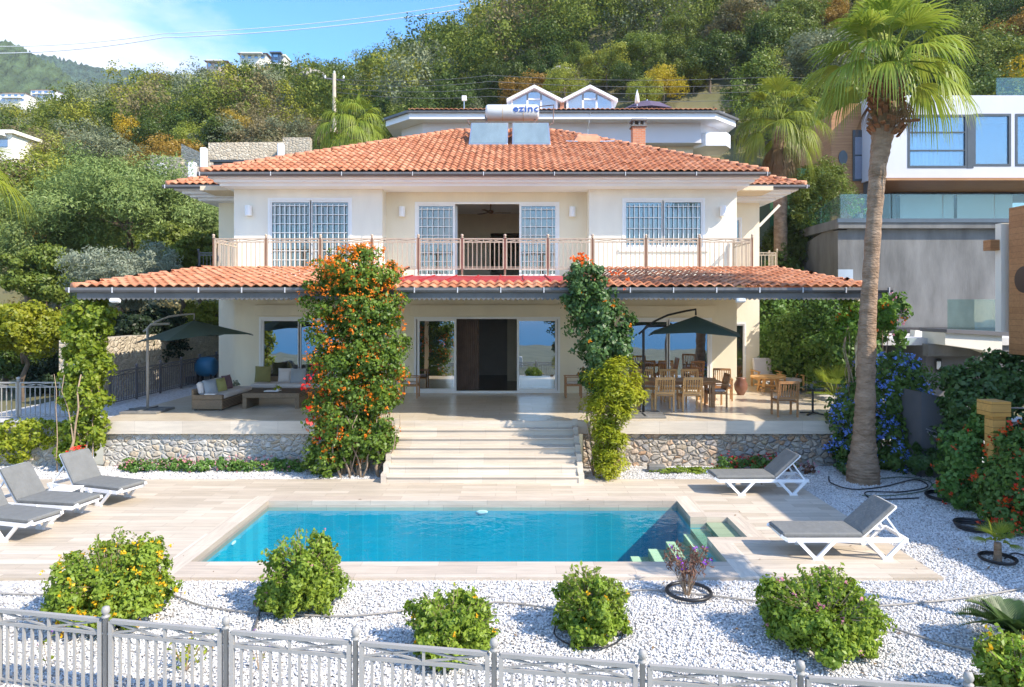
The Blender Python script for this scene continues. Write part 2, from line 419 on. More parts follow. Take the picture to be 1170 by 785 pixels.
traver = brickmat('travertine_step', (.60, .52, .42), (.68, .61, .51), (.44, .37, .30), 1.2, .4, .003, .4, veins=.16, bump=.08)
terr_m = brickmat('terrace_tile', (.70, .61, .47), (.75, .66, .52), (.50, .43, .34), .9, .45, .004, .22, veins=.15, bump=.05)
deck_m = brickmat('deck_plank_tile', (.52, .44, .34), (.68, .59, .48), (.36, .29, .22), 1.2, .2, .004, .55, offset=.37, veins=.2, bump=.1)
coping_m = brickmat('pool_coping', (.54, .45, .36), (.66, .57, .47), (.42, .35, .28), 1.2, .3, .004, .5, offset=.5, veins=.2, bump=.1)
rail_m = mat('bronze_rail', (.47, .385, .29), .45, var=.1)
fence_m = mat('grey_fence_paint', (.345, .33, .305), .5, var=.06)
fence_d = mat('dark_fence_paint', (.16, .15, .16), .5, var=.1)
conc = mat('grey_concrete', (.155, .155, .15), .8, var=.38, vscale=1.1, bump=.3, bscale=18, stretch=(1, 1, .3))
conc_d = mat('dark_concrete', (.15, .15, .16), .8, var=.12, vscale=.7, bump=.2, bscale=30)
wood_clad = brickmat('timber_cladding', (.40, .19, .08), (.46, .23, .10), (.22, .10, .045), 40.0, .14, .004, .5, offset=0, plane='xz', veins=.25)
wood_post = brickmat('yellow_timber', (.60, .32, .08), (.66, .37, .11), (.25, .12, .03), 40.0, .15, .006, .5, offset=0, plane='xz', veins=.2)
teak = mat('teak', (.40, .20, .08), .5, var=.25, vscale=6, stretch=(1, 6, 6))
teak_l = mat('light_teak', (.66, .38, .15), .5, var=.2, vscale=6, stretch=(1, 6, 6))
dark_wood = mat('dark_wood', (.10, .055, .03), .4, var=.2, vscale=5)
glass_dark = glassmat('window_glass', refl=.22, opac=.35)
glass_mirror = glassmat('reflective_glass', refl=.62, opac=.68, base=(.02, .04, .06))
glass_rail = glassmat('balustrade_glass', tint=(.78, .90, .89), refl=.06, opac=.08, base=(.18, .32, .32))
frame_dark = mat('anthracite_frame', (.06, .075, .09), .4)
curtain_m = mat('curtain_cloth', (.62, .68, .74), .9, var=.06, vscale=2)
room_m = mat('room_plaster', (.72, .63, .47), .9, var=.04)
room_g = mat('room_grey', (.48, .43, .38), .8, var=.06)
black_m = mat('black_metal', (.02, .02, .022), .4)
alu = mat('aluminium', (.60, .61, .63), .3, metal=.8, var=.04)
umb_m = mat('green_canvas', (.045, .085, .07), .8, var=.12, vscale=2)
umb_p = mat('purple_canvas', (.10, .075, .12), .85, var=.08)
white_plastic = mat('white_plastic', (.84, .85, .87), .35, var=.02)
mesh_grey = mat('grey_sling', (.17, .175, .17), .8, var=.1, vscale=5, bump=.5, bscale=16)
rattan = brickmat('rattan_weave', (.34, .25, .16), (.27, .20, .13), (.10, .07, .045), .05, .02, .003, .7, plane='xz', veins=.1, bump=.5)
cush_w = mat('light_cushion', (.66, .62, .60), .9, var=.04)
cush_g = mat('grey_cushion', (.36, .39, .42), .9, var=.06)
cush_o = mat('olive_cushion', (.24, .22, .08), .9, var=.1)
cush_p = mat('plum_cushion', (.20, .12, .14), .9, var=.1)
hose_m = mat('black_hose', (.018, .018, .02), .4)
hose_g = mat('grey_drip_hose', (.32, .30, .27), .6)
bark = mat('bark', (.16, .12, .085), .9, var=.35, vscale=5, bump=.8, bscale=14, stretch=(1, 1, .3))
palm_bark = mat('palm_bark', (.21, .135, .08), .95, vscale=2.2, bump=1, bscale=7, stretch=(1.6, 1.6, 3.6), col2=(.40, .28, .19), bdist=.05)
palm_boot = mat('palm_boots', (.26, .12, .055), .9, var=.4, vscale=5, bump=.8, bscale=14)
thatch = leafmat('dead_fronds', [(.16, .10, .05), (.26, .17, .09), (.34, .25, .14)], .2, .02)
stem_m = mat('vine_stem', (.34, .25, .17), .85, var=.25, vscale=6)
# foliage
lf_hill = [leafmat('leaf_dark', [(.045, .078, .014), (.085, .130, .024), (.14, .19, .036)]),
           leafmat('leaf_mid', [(.10, .14, .022), (.17, .215, .034), (.26, .30, .05)]),
           leafmat('leaf_olive', [(0.146, 0.173, 0.085), (0.215, 0.241, 0.130), (0.302, 0.319, 0.181)]),
           leafmat('leaf_yellowgreen', [(0.206, 0.247, 0.030), (0.316, 0.344, 0.049), (0.468, 0.454, 0.069)]),
           leafmat('leaf_autumn', [(0.230, 0.161, 0.023), (0.345, 0.218, 0.034), (0.460, 0.299, 0.040)]),
           leafmat('leaf_dry', [(0.161, 0.138, 0.063), (0.230, 0.196, 0.086), (0.299, 0.241, 0.115)]),
           leafmat('leaf_gold', [(.38, .26, .015), (.50, .36, .02), (.58, .44, .04)])]
FARC = [[(.045, .078, .014), (.085, .130, .024), (.14, .19, .036)], [(.10, .14, .022), (.17, .215, .034), (.26, .30, .05)], [(0.146, 0.173, 0.085), (0.215, 0.241, 0.130), (0.302, 0.319, 0.181)], [(0.206, 0.247, 0.030), (0.316, 0.344, 0.049), (0.468, 0.454, 0.069)], [(0.230, 0.161, 0.023), (0.345, 0.218, 0.034), (0.460, 0.299, 0.040)], [(0.161, 0.138, 0.063), (0.230, 0.196, 0.086), (0.299, 0.241, 0.115)], [(.38, .26, .015), (.50, .36, .02), (.58, .44, .04)]]
lf_feather = leafmat('leaf_feathery', [(0.142, 0.193, 0.058), (0.220, 0.283, 0.084), (0.321, 0.386, 0.115)], .3, .02)
lf_silver = leafmat('leaf_silver', [(0.183, 0.228, 0.152), (0.288, 0.334, 0.235), (0.410, 0.455, 0.334)], .2, .04)
lf_lime = leafmat('leaf_lime', [(0.166, 0.235, 0.017), (0.331, 0.372, 0.025), (0.524, 0.497, 0.041)], .45)
lf_shadow = leafmat('leaf_shaded', [(.012, .024, .010), (.024, .042, .018), (.04, .065, .026)], .2)  # shade over these plants is put into the dark leaf colour
lf_vine = leafmat('leaf_vine', [(0.075, 0.159, 0.020), (0.141, 0.250, 0.030), (0.283, 0.400, 0.049)], .35)
lf_vine_l = leafmat('leaf_vine_lime', [(0.125, 0.213, 0.018), (0.237, 0.325, 0.027), (0.413, 0.438, 0.044)], .45)
lf_ivy = leafmat('leaf_ivy', [(.045, .095, .025), (.075, .15, .035), (.12, .21, .05)], .25, .04)
lf_gold = leafmat('leaf_goldshrub', [(0.195, 0.260, 0.016), (0.351, 0.390, 0.023), (0.546, 0.520, 0.039)], .4)
lf_bush = leafmat('leaf_bush', [(0.134, 0.227, 0.024), (0.248, 0.361, 0.041), (0.433, 0.537, 0.073)], .38)
lf_bush_d = leafmat('leaf_bush_deep', [(0.066, 0.145, 0.028), (0.122, 0.235, 0.045), (0.223, 0.333, 0.066)], .3)
lf_dry = leafmat('leaf_redbrown', [(.16, .09, .06), (.24, .14, .09), (.20, .17, .08)], .3)
lf_palm = leafmat('leaf_palm', [(0.132, 0.192, 0.024), (0.252, 0.324, 0.036), (0.432, 0.456, 0.072)], .4, .035, rough=.45)
lf_palm_y = leafmat('leaf_palm_lime', [(.20, .28, .012), (.32, .38, .02), (.45, .45, .04)], .5, .06)
lf_far = [leafmat('far_' + str(i_), c_, .3, .015, vscale=.16) for i_, c_ in enumerate(FARC)]
fl_orange = leafmat('petal_orange', [(.82, .12, .01), (.92, .22, .014), (.88, .16, .01)], .3)
fl_red = leafmat('petal_red', [(.60, .02, .02), (.75, .05, .02), (.65, .02, .06)], .3)
fl_yellow = leafmat('petal_yellow', [(.85, .42, .01), (.90, .55, .02), (.85, .34, .01)], .3)
fl_pink = leafmat('petal_pink', [(.70, .20, .28), (.78, .35, .42), (.60, .12, .25)], .3)
fl_blue = leafmat('petal_blue', [(.14, .26, .80), (.24, .40, .92), (.36, .50, .95)], .3)
fl_purple = leafmat('petal_purple', [(.30, .04, .50), (.40, .10, .65), (.30, .08, .45)], .3)

# ------------------------------------------------------------------ foliage helpers
def nrm(a): return a / np.maximum(np.linalg.norm(a, axis=1, keepdims=True), 1e-9)
def leaf_arrays(P, N, size, aspect=.55, rnd=.9, fold=.25, rng=RNG, droop=0.0):
    """one folded rhombus per point: 4 vertices, 1 face"""
    n = len(P)
    nn = nrm(N + rng.normal(0, rnd * .6, (n, 3)))
    t = rng.normal(0, 1, (n, 3)); t[:, 2] -= droop
    t = nrm(t - (t * nn).sum(1, keepdims=True) * nn)
    b = np.cross(nn, t)
    s = (size * rng.uniform(.6, 1.35, (n, 1)))
    V = np.empty((n, 4, 3))
    V[:, 0] = P - t * s * .5
    V[:, 1] = P + b * s * aspect * .5 + nn * s * fold * .3
    V[:, 2] = P + t * s * .5
    V[:, 3] = P - b * s * aspect * .5 + nn * s * fold * .3
    Fc = np.arange(n * 4).reshape(n, 4)
    return V.reshape(-1, 3), Fc
def sphere_pts(n, rng=RNG): return nrm(rng.normal(0, 1, (n, 3)))
def cloud(blobs, n, k=26, cr=.30, inner=.12, rng=RNG, up=.15):
    """leaf positions: clusters of leaves sitting on the surfaces of ellipsoids. blobs = (cx,cy,cz,rx,ry,rz)"""
    vol = np.array([(b[3] * b[4] * b[5]) ** (2 / 3) for b in blobs]); cnt = np.maximum(1, (vol / vol.sum() * n).astype(int))
    P, Nn = [], []
    for b, m in zip(blobs, cnt):
        c = np.array(b[:3]); r_ = np.array(b[3:6])
        cd = sphere_pts(k, rng); cd[:, 2] = cd[:, 2] + up * .6; cd = nrm(cd)
        cc = cd * rng.uniform(.62, .98, (k, 1))
        csz = rng.uniform(.6, 1.3, k)
        m2 = int(m * (1 - inner)); idx = rng.integers(0, k, m2)
        off = sphere_pts(m2, rng) * rng.uniform(.55, 1.05, (m2, 1)) * cr * csz[idx][:, None]
        p = cc[idx] + off
        nv = nrm(off * .8 + cd[idx] * cr * .7 + np.array([0, 0, .08]))
        P.append(c + p * r_); Nn.append(nv)
        m3 = m - m2
        d = sphere_pts(m3, rng); P.append(c + d * rng.uniform(.2, .8, (m3, 1)) * r_); Nn.append(d)
    return np.concatenate(P), nrm(np.concatenate(Nn))
def foliage(name, blobs, n, size, m, parent=None, k=26, cr=.30, aspect=.55, rnd=.9, rng=RNG, inner=.12, droop=0.0, clip=None):
    P, Nn = cloud(blobs, n, k, cr, inner, rng)
    if clip is not None:
        q = clip(P); P, Nn = P[q], Nn[q]
    V, Fc = leaf_arrays(P, Nn, size, aspect, rnd, rng=rng, droop=droop)
    return mesh_np(name, V, Fc, m, parent)
def petals(name, P, m, parent, size=.07, k=5, rng=RNG, N0=None):
    n = len(P)
    Q = np.repeat(P, k, axis=0) + rng.normal(0, size * .45, (n * k, 3))
    Nn = nrm(rng.normal(0, 1, (n * k, 3)) + (np.repeat(N0, k, axis=0) if N0 is not None else np.array([0, -.4, .5])))
    V, Fc = leaf_arrays(Q, Nn, size, .7, .7, rng=rng)
    return mesh_np(name, V, Fc, m, parent)
def limb(mb, p, q, r0, r1, n=7, wob=.06, seg=5):
    p = Vector(p); q = Vector(q); L_ = (q - p).length
    pts = []
    for i in range(seg + 1):
        t = i / seg
        w = Vector((random.uniform(-1, 1), random.uniform(-1, 1), random.uniform(-.3, .3))) * wob * L_ * (0 if i in (0, seg) else 1)
        pts.append(p.lerp(q, t) + w)
    mb.tube(pts, [r0 + (r1 - r0) * i / seg for i in range(seg + 1)], n)
def trunk(name, base, top, r0, parent, ends=(), m=None):
    mb = MB(); limb(mb, base, top, r0, r0 * .55, 9)
    for e in ends: limb(mb, Vector(base).lerp(Vector(top), random.uniform(.6, 1)), e, r0 * .42, r0 * .1, 6)
    return mb.build(name, m or bark, parent, smooth=True)

def fan_leaf(hub, ax, side, Rr, nseg=26, spread=2.0, droop=.5, width=1.0, rng=RNG, cut=.45, seg=4):
    """one fan of a fan palm: joined near the hub, split into hanging fingers outside. returns V,F"""
    ax = Vector(ax).normalized(); side = Vector(side); side = (side - ax * side.dot(ax)).normalized(); nn = ax.cross(side)
    V, Fc = [], []
    da = spread / nseg
    for k in range(nseg):
        a = -spread / 2 + (k + .5) * da
        Lr = Rr * (1 - .18 * (abs(a) / (spread / 2)) ** 2) * rng.uniform(.9, 1.06)
        d = ax * math.cos(a) + side * math.sin(a)
        lat = -ax * math.sin(a) + side * math.cos(a)
        base = len(V); dr = droop * rng.uniform(.8, 1.25)
        for i in range(seg + 1):
            r_ = Lr * i / seg
            t = i / seg
            wv = (r_ * math.tan(da / 2) * 1.04 if t <= cut else Lr * cut * math.tan(da / 2) * 1.04 * max(.06, (1 - (t - cut) / (1 - cut)))) * width
            p = Vector(hub) + d * r_ * (1 - .28 * dr * t * t) + Vector((0, 0, -1)) * Lr * dr * max(0, t - .25) ** 1.8 * 1.25
            fold = nn * wv * .55 * (1 if k % 2 else -1) * (1 if t <= cut else .5)
            V.append(p - lat * wv + fold * 0); V.append(p + fold); V.append(p + lat * wv)
        for i in range(seg):
            b0 = base + i * 3; b1 = b0 + 3
            Fc.append((b0, b0 + 1, b1 + 1, b1)); Fc.append((b0 + 1, b0 + 2, b1 + 2, b1 + 1))
    return V, Fc
def palm_crown(name, c, Rr, nleaf, m, parent, seed=1, pet=.9, emin=-50, emax=80, droop=.55, nseg=26, dirs=None, spread=2.0, cut=.45):
    rng = np.random.default_rng(seed); V, Fc = [], []
    stalks = MB()
    c = Vector(c)
    for i in range(nleaf):
        az = i * 2.39996 + rng.uniform(-.2, .2)
        t = (i + .5) / nleaf
        el = R(emin + (emax - emin) * (1 - t) ** .9)
        if dirs: az = dirs[0] + (dirs[1] - dirs[0]) * rng.random()
        d = Vector((math.cos(az) * math.cos(el), math.sin(az) * math.cos(el), math.sin(el)))
        Lp = pet * rng.uniform(.85, 1.15)
        hub = c + d * Lp + Vector((0, 0, -.10 * Lp * math.cos(el)))
        stalks.tube([c + d * .1, c + d * Lp * .55 + Vector((0, 0, .03)), hub], [.030, .022, .014], 5)
        ax = (d + Vector((0, 0, -.35 * math.cos(el)))).normalized()
        side = ax.cross(Vector((0, 0, 1)))
        if side.length < .1: side = Vector((1, 0, 0))
        v, f = fan_leaf(hub, ax, side, Rr * rng.uniform(.85, 1.1), nseg, spread, droop * rng.uniform(.7, 1.3) * (1.15 - .5 * math.sin(max(el, 0))), rng=rng, cut=cut)
        b = len(V); V += v; Fc += [tuple(b + x for x in q) for q in f]
    o = mesh_np(name, [tuple(v) for v in V], Fc, m, parent)
    st = stalks.build('stalk', m, o)
    return o

# ------------------------------------------------------------------ the setting: ground, hill, water
PX0, PX1, PY0, PY1 = -5.1, 3.3, 10.68, 14.02          # pool
NX1, NY0, NY1 = 4.0, 11.82, 12.95                      # shallow niche on its right
def in_water(x, y): return (PX0 < x < PX1 and PY0 < y < PY1) or (PX1 <= x < NX1 and NY0 < y < NY1)
def in_cope(x, y): return (PX0 - .36 < x < PX1 + .36 and 10.06 < y < PY1 + .36) or (PX1 <= x < NX1 + .3 and NY0 - .3 < y < NY1 + .3)

# white pebble ground
m, nt, out = _new('white_gravel'); N = nt.nodes.new; K = nt.links.new
p = N('ShaderNodeBsdfPrincipled'); K(p.outputs[0], out.inputs[0]); p.inputs['Roughness'].default_value = .8
tc = N('ShaderNodeTexCoord'); v = N('ShaderNodeTexVoronoi'); v.inputs['Scale'].default_value = 26; K(tc.outputs['Object'], v.inputs['Vector'])
sp = N('ShaderNodeSeparateColor'); K(v.outputs['Color'], sp.inputs[0])
r_ = N('ShaderNodeValToRGB'); r_.color_ramp.elements[0].color = (.34, .33, .31, 1); r_.color_ramp.elements[1].color = (.62, .61, .60, 1); r_.color_ramp.elements[0].position = .0; r_.color_ramp.elements[1].position = .5
K(sp.outputs[0], r_.inputs[0]); K(r_.outputs[0], p.inputs['Base Color'])
bp = N('ShaderNodeBump'); bp.invert = True; bp.inputs['Strength'].default_value = .8; bp.inputs['Distance'].default_value = .02; K(v.outputs['Distance'], bp.inputs['Height']); K(bp.outputs[0], p.inputs['Normal'])
gravel_m = m
m, nt, out = _new('loose_pebbles'); N = nt.nodes.new; K = nt.links.new
p = N('ShaderNodeBsdfPrincipled'); K(p.outputs[0], out.inputs[0]); p.inputs['Roughness'].default_value = .75
g = N('ShaderNodeNewGeometry'); r_ = N('ShaderNodeValToRGB'); e = r_.color_ramp.elements
e[0].color = (.26, .235, .21, 1); e[0].position = 0; e.new(.10).color = (.44, .42, .40, 1); e.new(.3).color = (.66, .65, .635, 1); e[-1].color = (.78, .775, .76, 1)
K(g.outputs['Random Per Island'], r_.inputs[0]); K(r_.outputs[0], p.inputs['Base Color'])
pebble_m = m

gm = MB()
gx = [-60, PX0 - .2, PX1 + .2, NX1 + .2, 60]; gy = [5.2, PY0 - .2, NY0 - .2, NY1 + .2, PY1 + .2, 17.45]
gm.plate(gx, gy, lambda x, y: not ((PX0 - .2 < x < PX1 + .2 and PY0 - .2 < y < PY1 + .2) or (PX1 < x < NX1 + .2 and NY0 - .2 < y < NY1 + .2)), -.10, -.045, lambda a, b, c: (a, b, c))
tag(gm.build('ground', gravel_m), kind='structure')

def pebbles(regions, dens):
    ico = np.array([(0, 0, 1), (.9, 0, .35), (.28, .85, .35), (-.72, .53, .35), (-.72, -.53, .35), (.28, -.85, .35), (.72, .53, -.3), (-.28, .85, -.3), (-.9, 0, -.3), (-.28, -.85, -.3), (.72, -.53, -.3)])
    fc = [(0, 1, 2), (0, 2, 3), (0, 3, 4), (0, 4, 5), (0, 5, 1), (1, 6, 2), (2, 7, 3), (3, 8, 4), (4, 9, 5), (5, 10, 1), (2, 6, 7), (3, 7, 8), (4, 8, 9), (5, 9, 10), (1, 10, 6)]
    rng = np.random.default_rng(5); P = []
    for x0, x1, y0, y1, dd in regions:
        n = int((x1 - x0) * (y1 - y0) * dd * dens)
        P.append(np.stack([rng.uniform(x0, x1, n), rng.uniform(y0, y1, n), np.full(n, -.035)], 1))
    P = np.concatenate(P); n = len(P)
    P[:, 2] += rng.uniform(-.008, .014, n)
    s = rng.uniform(.007, .019, n) ; sc3 = np.stack([s * rng.uniform(.8, 1.5, n), s * rng.uniform(.7, 1.1, n), s * rng.uniform(.5, .9, n)], 1)
    a = rng.uniform(0, 2 * PI, n); ca, sa = np.cos(a), np.sin(a)
    jit = rng.uniform(.78, 1.22, (n, len(ico), 1))
    q = ico[None] * jit * sc3[:, None, :]
    tilt = rng.uniform(-.5, .5, (n, 1))
    x = q[:, :, 0] * ca[:, None] - q[:, :, 1] * sa[:, None]; y = q[:, :, 0] * sa[:, None] + q[:, :, 1] * ca[:, None]; z = q[:, :, 2] + x * tilt * .6
    V = np.stack([x, y, z], 2) + P[:, None, :]
    Fc = np.array(fc)[None] + (np.arange(n) * len(ico))[:, None, None]
    o = mesh_np('gravel', V.reshape(-1, 3), Fc.reshape(-1, 3), pebble_m)
    tag(o, 'white marble gravel covering the beds round the pool deck', 'gravel', kind='stuff')
pebbles([(-7.2, 7.6, 6.3, 10.02, 1), (6.32, 9.4, 10.02, 12.6, .9), (6.32, 10.6, 12.6, 17.2, .75), (1.8, 6.32, 15.85, 17.2, .75), (-12, -3.2, 15.85, 17.2, .75), (-15, -12.05, 13, 17.2, .6)], 1850)

# paved deck, coping
dk = MB()
XB = [-12, PX0 - .36, PX0, PX1, PX1 + .36, NX1, NX1 + .3, 6.3]; YB = [10.06, PY0, NY0 - .3, NY0, NY1, NY1 + .3, PY1, PY1 + .36, 15.8]
dk.plate(XB, YB, lambda x, y: not in_cope(x, y) and not in_water(x, y), -.12, 0, lambda a, b, c: (a, b, c))
deck = dk.build('pool_deck', deck_m); tag(deck, kind='structure')
cp = MB(); cp.plate(XB, YB, lambda x, y: in_cope(x, y) and not in_water(x, y) and not (PX0 - .36 < x < PX0) and not (y > NY0 and y < NY1 and x > NX1) and not (PX1 < x < PX1 + .36 and not NY0 - .3 < y < NY1 + .3), -.08, .006, lambda a, b, c: (a, b, c))
tag(cp.build('pool_coping', coping_m), kind='structure')
coping_y = brickmat('pool_coping_side', (.60, .51, .41), (.72, .64, .53), (.46, .38, .30), 1.2, .3, .004, .5, veins=.2, bump=.1, rot=R(90))
cp = MB(); cp.plate(XB, YB, lambda x, y: in_cope(x, y) and not in_water(x, y) and ((PX0 - .36 < x < PX0) or (y > NY0 and y < NY1 and x > NX1) or (PX1 < x < PX1 + .36 and not NY0 - .3 < y < NY1 + .3)), -.08, .006, lambda a, b, c: (a, b, c))
tag(cp.build('pool_coping', coping_y), kind='structure')
# basin
basin_m = brickmat('pool_tile', (.010, .35, .47), (.014, .38, .51), (.03, .43, .54), .3, .3, .012, .3, veins=.08, bump=.03)
edge_m = brickmat('pool_rim_stone', (.52, .45, .37), (.58, .50, .41), (.34, .29, .24), .6, .3, .004, .5, plane='xz', veins=.15)
bs = MB(); w = .16
XB2 = [PX0 - w, PX0, PX1, PX1 + w, NX1, NX1 + w]; YB2 = [PY0 - w, PY0, NY0 - w, NY0, NY1, NY1 + w, PY1, PY1 + w]
def near_w(x, y): return not in_water(x, y) and any(in_water(x + dx, y + dy) for dx in (-w, 0, w) for dy in (-w, 0, w))
bs.plate(XB2, YB2, near_w, -1.55, -.2, lambda a, b, c: (a, b, c))
bs.box(PX0 - w, NX1 + w, PY0 - w, PY1 + w, -1.62, -1.551)
tag(bs.build('pool_basin', basin_m), kind='structure')
rm = MB(); rm.plate(XB2, YB2, near_w, -.199, -.081, lambda a, b, c: (a, b, c))
tag(rm.build('pool_rim', edge_m), kind='structure')
step_m = brickmat('pool_step_stone', (.26, .34, .22), (.32, .40, .26), (.20, .26, .18), .6, .3, .004, .5, veins=.15)
st = MB()
st.box(PX1 + .001, NX1 - .001, NY0 + .001, NY1 - .001, -1.5, -.22)
st.box(PX1 + .30, NX1 - .002, NY0 + .002, NY1 - .002, -.219, -.10)
for i in range(6):
    st.box(PX1 - .335 * (i + 1) + .2, PX1 - .335 * i + .198 if i else PX1, PY0 + .01, NY1 - .01, -1.54, -.33 - .14 * i)
tag(st.build('pool_steps', step_m), kind='structure')
nose = MB()
for i in range(5):
    nose.box(PX1 - .335 * (i + 1) + .2, PX1 - .335 * (i + 1) + .36, PY0 + .02, NY1 - .02, -.329 - .14 * i, -.315 - .14 * i)
tag(nose.build('step_edging', mat('pool_step_nosing', (.86, .74, .44), .5, var=.06)), kind='structure')
# water
m, nt, out = _new('pool_water'); N = nt.nodes.new; K = nt.links.new
tr = N('ShaderNodeBsdfTransparent'); tr.inputs[0].default_value = (.72, .96, .99, 1); gl = N('ShaderNodeBsdfGlossy'); gl.inputs['Roughness'].default_value = .02
fr = N('ShaderNodeLayerWeight'); fr.inputs[0].default_value = .5
tc = N('ShaderNodeTexCoord'); n = N('ShaderNodeTexNoise'); n.inputs['Scale'].default_value = 3.5; n.inputs['Detail'].default_value = 3; K(tc.outputs['Object'], n.inputs['Vector'])
bp = N('ShaderNodeBump'); bp.inputs['Strength'].default_value = .28; bp.inputs['Distance'].default_value = .05; K(n.outputs['Fac'], bp.inputs['Height']); K(bp.outputs[0], gl.inputs['Normal']); K(bp.outputs[0], fr.inputs['Normal'])
pw = N('ShaderNodeMath'); pw.operation = 'POWER'; pw.inputs[1].default_value = 4.5; K(fr.outputs['Facing'], pw.inputs[0]); pa = N('ShaderNodeMath'); pa.operation = 'MULTIPLY_ADD'; pa.inputs[1].default_value = .9; pa.inputs[2].default_value = .02; K(pw.outputs[0], pa.inputs[0])
mx = N('ShaderNodeMixShader'); K(pa.outputs[0], mx.inputs[0]); K(tr.outputs[0], mx.inputs[1]); K(gl.outputs[0], mx.inputs[2]); K(mx.outputs[0], out.inputs[0])
wm = MB(); wm.plate([PX0, PX1, NX1], [PY0, NY0, NY1, PY1], in_water, -.13, -.13, lambda a, b, c: (a, b, c))
wm.f = [f for i, f in enumerate(wm.f)]
me = MB(); me.v = []
me.poly([(PX0, PY0, -.13), (PX1, PY0, -.13), (PX1, NY0, -.13), (NX1, NY0, -.13), (NX1, NY1, -.13), (PX1, NY1, -.13), (PX1, PY1, -.13), (PX0, PY1, -.13)])
tag(me.build('pool_water', m), kind='structure')
# small white inlets and light on the pool walls
for i, (x, y) in enumerate([(-.7, PY1), (PX0, 12.3)]):
    f = MB()
    if i == 0: f.lathe((0, 0, 0), [(.0, 0), (.11, 0), (.12, .015), (.08, .03), (.0, .03)], 18)
    else: f.lathe((0, 0, 0), [(.0, 0), (.08, 0), (.09, .015), (.05, .03), (.0, .03)], 18)
    o = f.build('pool_light', pvc); o.rotation_euler = (R(90), 0, 0) if i == 0 else (0, R(90), 0)
    o.scale = (1, .32, 1) if i == 0 else (.32, 1, 1)
    o.location = (x, y - .0, -.22) if i == 0 else (x, y, -.26)
    tag(o, ['round white pool light on the far wall under water', 'small round white inlet on the left pool wall under water'][i], 'pool light')

# terrain: level ground behind the terrace wall, then the hill
def skyline(t):
    px = VX + t * F
    xs = [-40, 0, 60, 110, 150, 190, 240, 300, 345, 390, 440, 490, 540, 600, 700, 900, 1200]
    ys = [146, 146, 140, 120, 114, 108, 100, 94, 96, 93, 86, 70, 45, 4, -30, -70, -100]
    return (350 - np.interp(px, xs, ys)) / F - .012
def hill_z(x, y):
    y = np.asarray(y, dtype=float); x = np.asarray(x, dtype=float)
    t = np.clip(x / np.maximum(y, 1), -1.0, 1.0)
    D = np.minimum(y, 170)
    g = 1 - np.exp(-np.maximum(0, D - 33) / 24)
    z = 1.0 + (skyline(t) * D + 2.5) * g * .985
    z = z - np.maximum(0, y - 170) * .25
    return z
ys_ = np.concatenate([np.linspace(17.45, 33, 12), np.linspace(34, 100, 90), np.linspace(102, 260, 70)])
ts_ = np.linspace(-1.35, 1.35, 210)
YY, TT = np.meshgrid(ys_, ts_, indexing='ij'); XX = TT * np.maximum(YY, 30)
ZZ = hill_z(XX, YY); rngh = np.random.default_rng(3)
ZZ += np.where(YY > 36, rngh.normal(0, .22, ZZ.shape) * np.minimum(1, YY / 60), 0)
ni, nj = YY.shape; idx = np.arange(ni * nj).reshape(ni, nj)
Fh = np.stack([idx[:-1, :-1], idx[:-1, 1:], idx[1:, 1:], idx[1:, :-1]], -1).reshape(-1, 4)
hill_m = mat('hill_soil', (.10, .105, .035), .95, var=.3, vscale=.12, bump=.6, bscale=2, col2=(.16, .14, .07))
hill = mesh_np('hill', np.stack([XX, YY, ZZ], -1).reshape(-1, 3), Fh, hill_m, smooth=True); tag(hill, kind='structure')
# level yard behind and beside the terrace: pale gravel
yd = MB(); yd.box(-14.5, -10.2, 17.6, 32.5, .9, 1.03); yd.box(9.0, 13.5, 17.6, 30, .9, 1.03)
tag(yd.build('gravel_path', gravel_m), kind='structure')

def range_(name, D, xs, ys, dx, col, seed, rough=9):
    """a far wooded mountain: ridge heights read along its length, falling towards the valley in front"""
    rng = np.random.default_rng(seed); n = 260; mrows = 60
    px = np.linspace(xs[0], xs[-1], n)
    top = H + (VY - np.interp(px, xs, ys)) / F * D
    V = []
    ph = rng.uniform(0, 6, 8)
    for j in range(mrows):
        t = j / (mrows - 1)
        yy = D - dx * t + 20 * np.sin(px * .04 + ph[0]) * t
        prof = (1 - t) ** 1.15
        z = -10 + (top + 10) * prof * (1 + .05 * np.sin(px * .03 + ph[1] + t * 5) * t)
        z = z + rng.normal(0, rough * .13, n)
        V.append(np.stack([(px - VX) / F * D + 8 * np.sin(t * 9 + ph[3]) * 1.0 + 0 * px, yy, z], 1))
    V = np.concatenate(V); idx = np.arange(n * mrows).reshape(mrows, n)
    Fc = np.stack([idx[:-1, :-1], idx[1:, :-1], idx[1:, 1:], idx[:-1, 1:]], -1).reshape(-1, 4)
    m_ = mat(name + '_cover', tuple(c * .55 for c in col), .95, var=.3, vscale=.11, col2=tuple(c * 1.7 for c in col), bump=1, bscale=.16, bdist=6)
    o = mesh_np(name, V, Fc, m_); tag(o, kind='structure')
range_('hills', 420, [-160, -110, -60, 0, 20, 37, 50, 67, 110, 200, 320], [62, 30, 40, 47, 55, 66, 72, 84, 112, 160, 240], 230, (.055, .085, .035), 4, 8)
range_('mountains', 700, [-160, -110, -60, 0, 37, 67, 90, 120, 167, 200, 260, 420], [85, 72, 66, 60, 62, 64, 69, 78, 81, 86, 100, 160], 300, (.045, .075, .045), 9, 9)
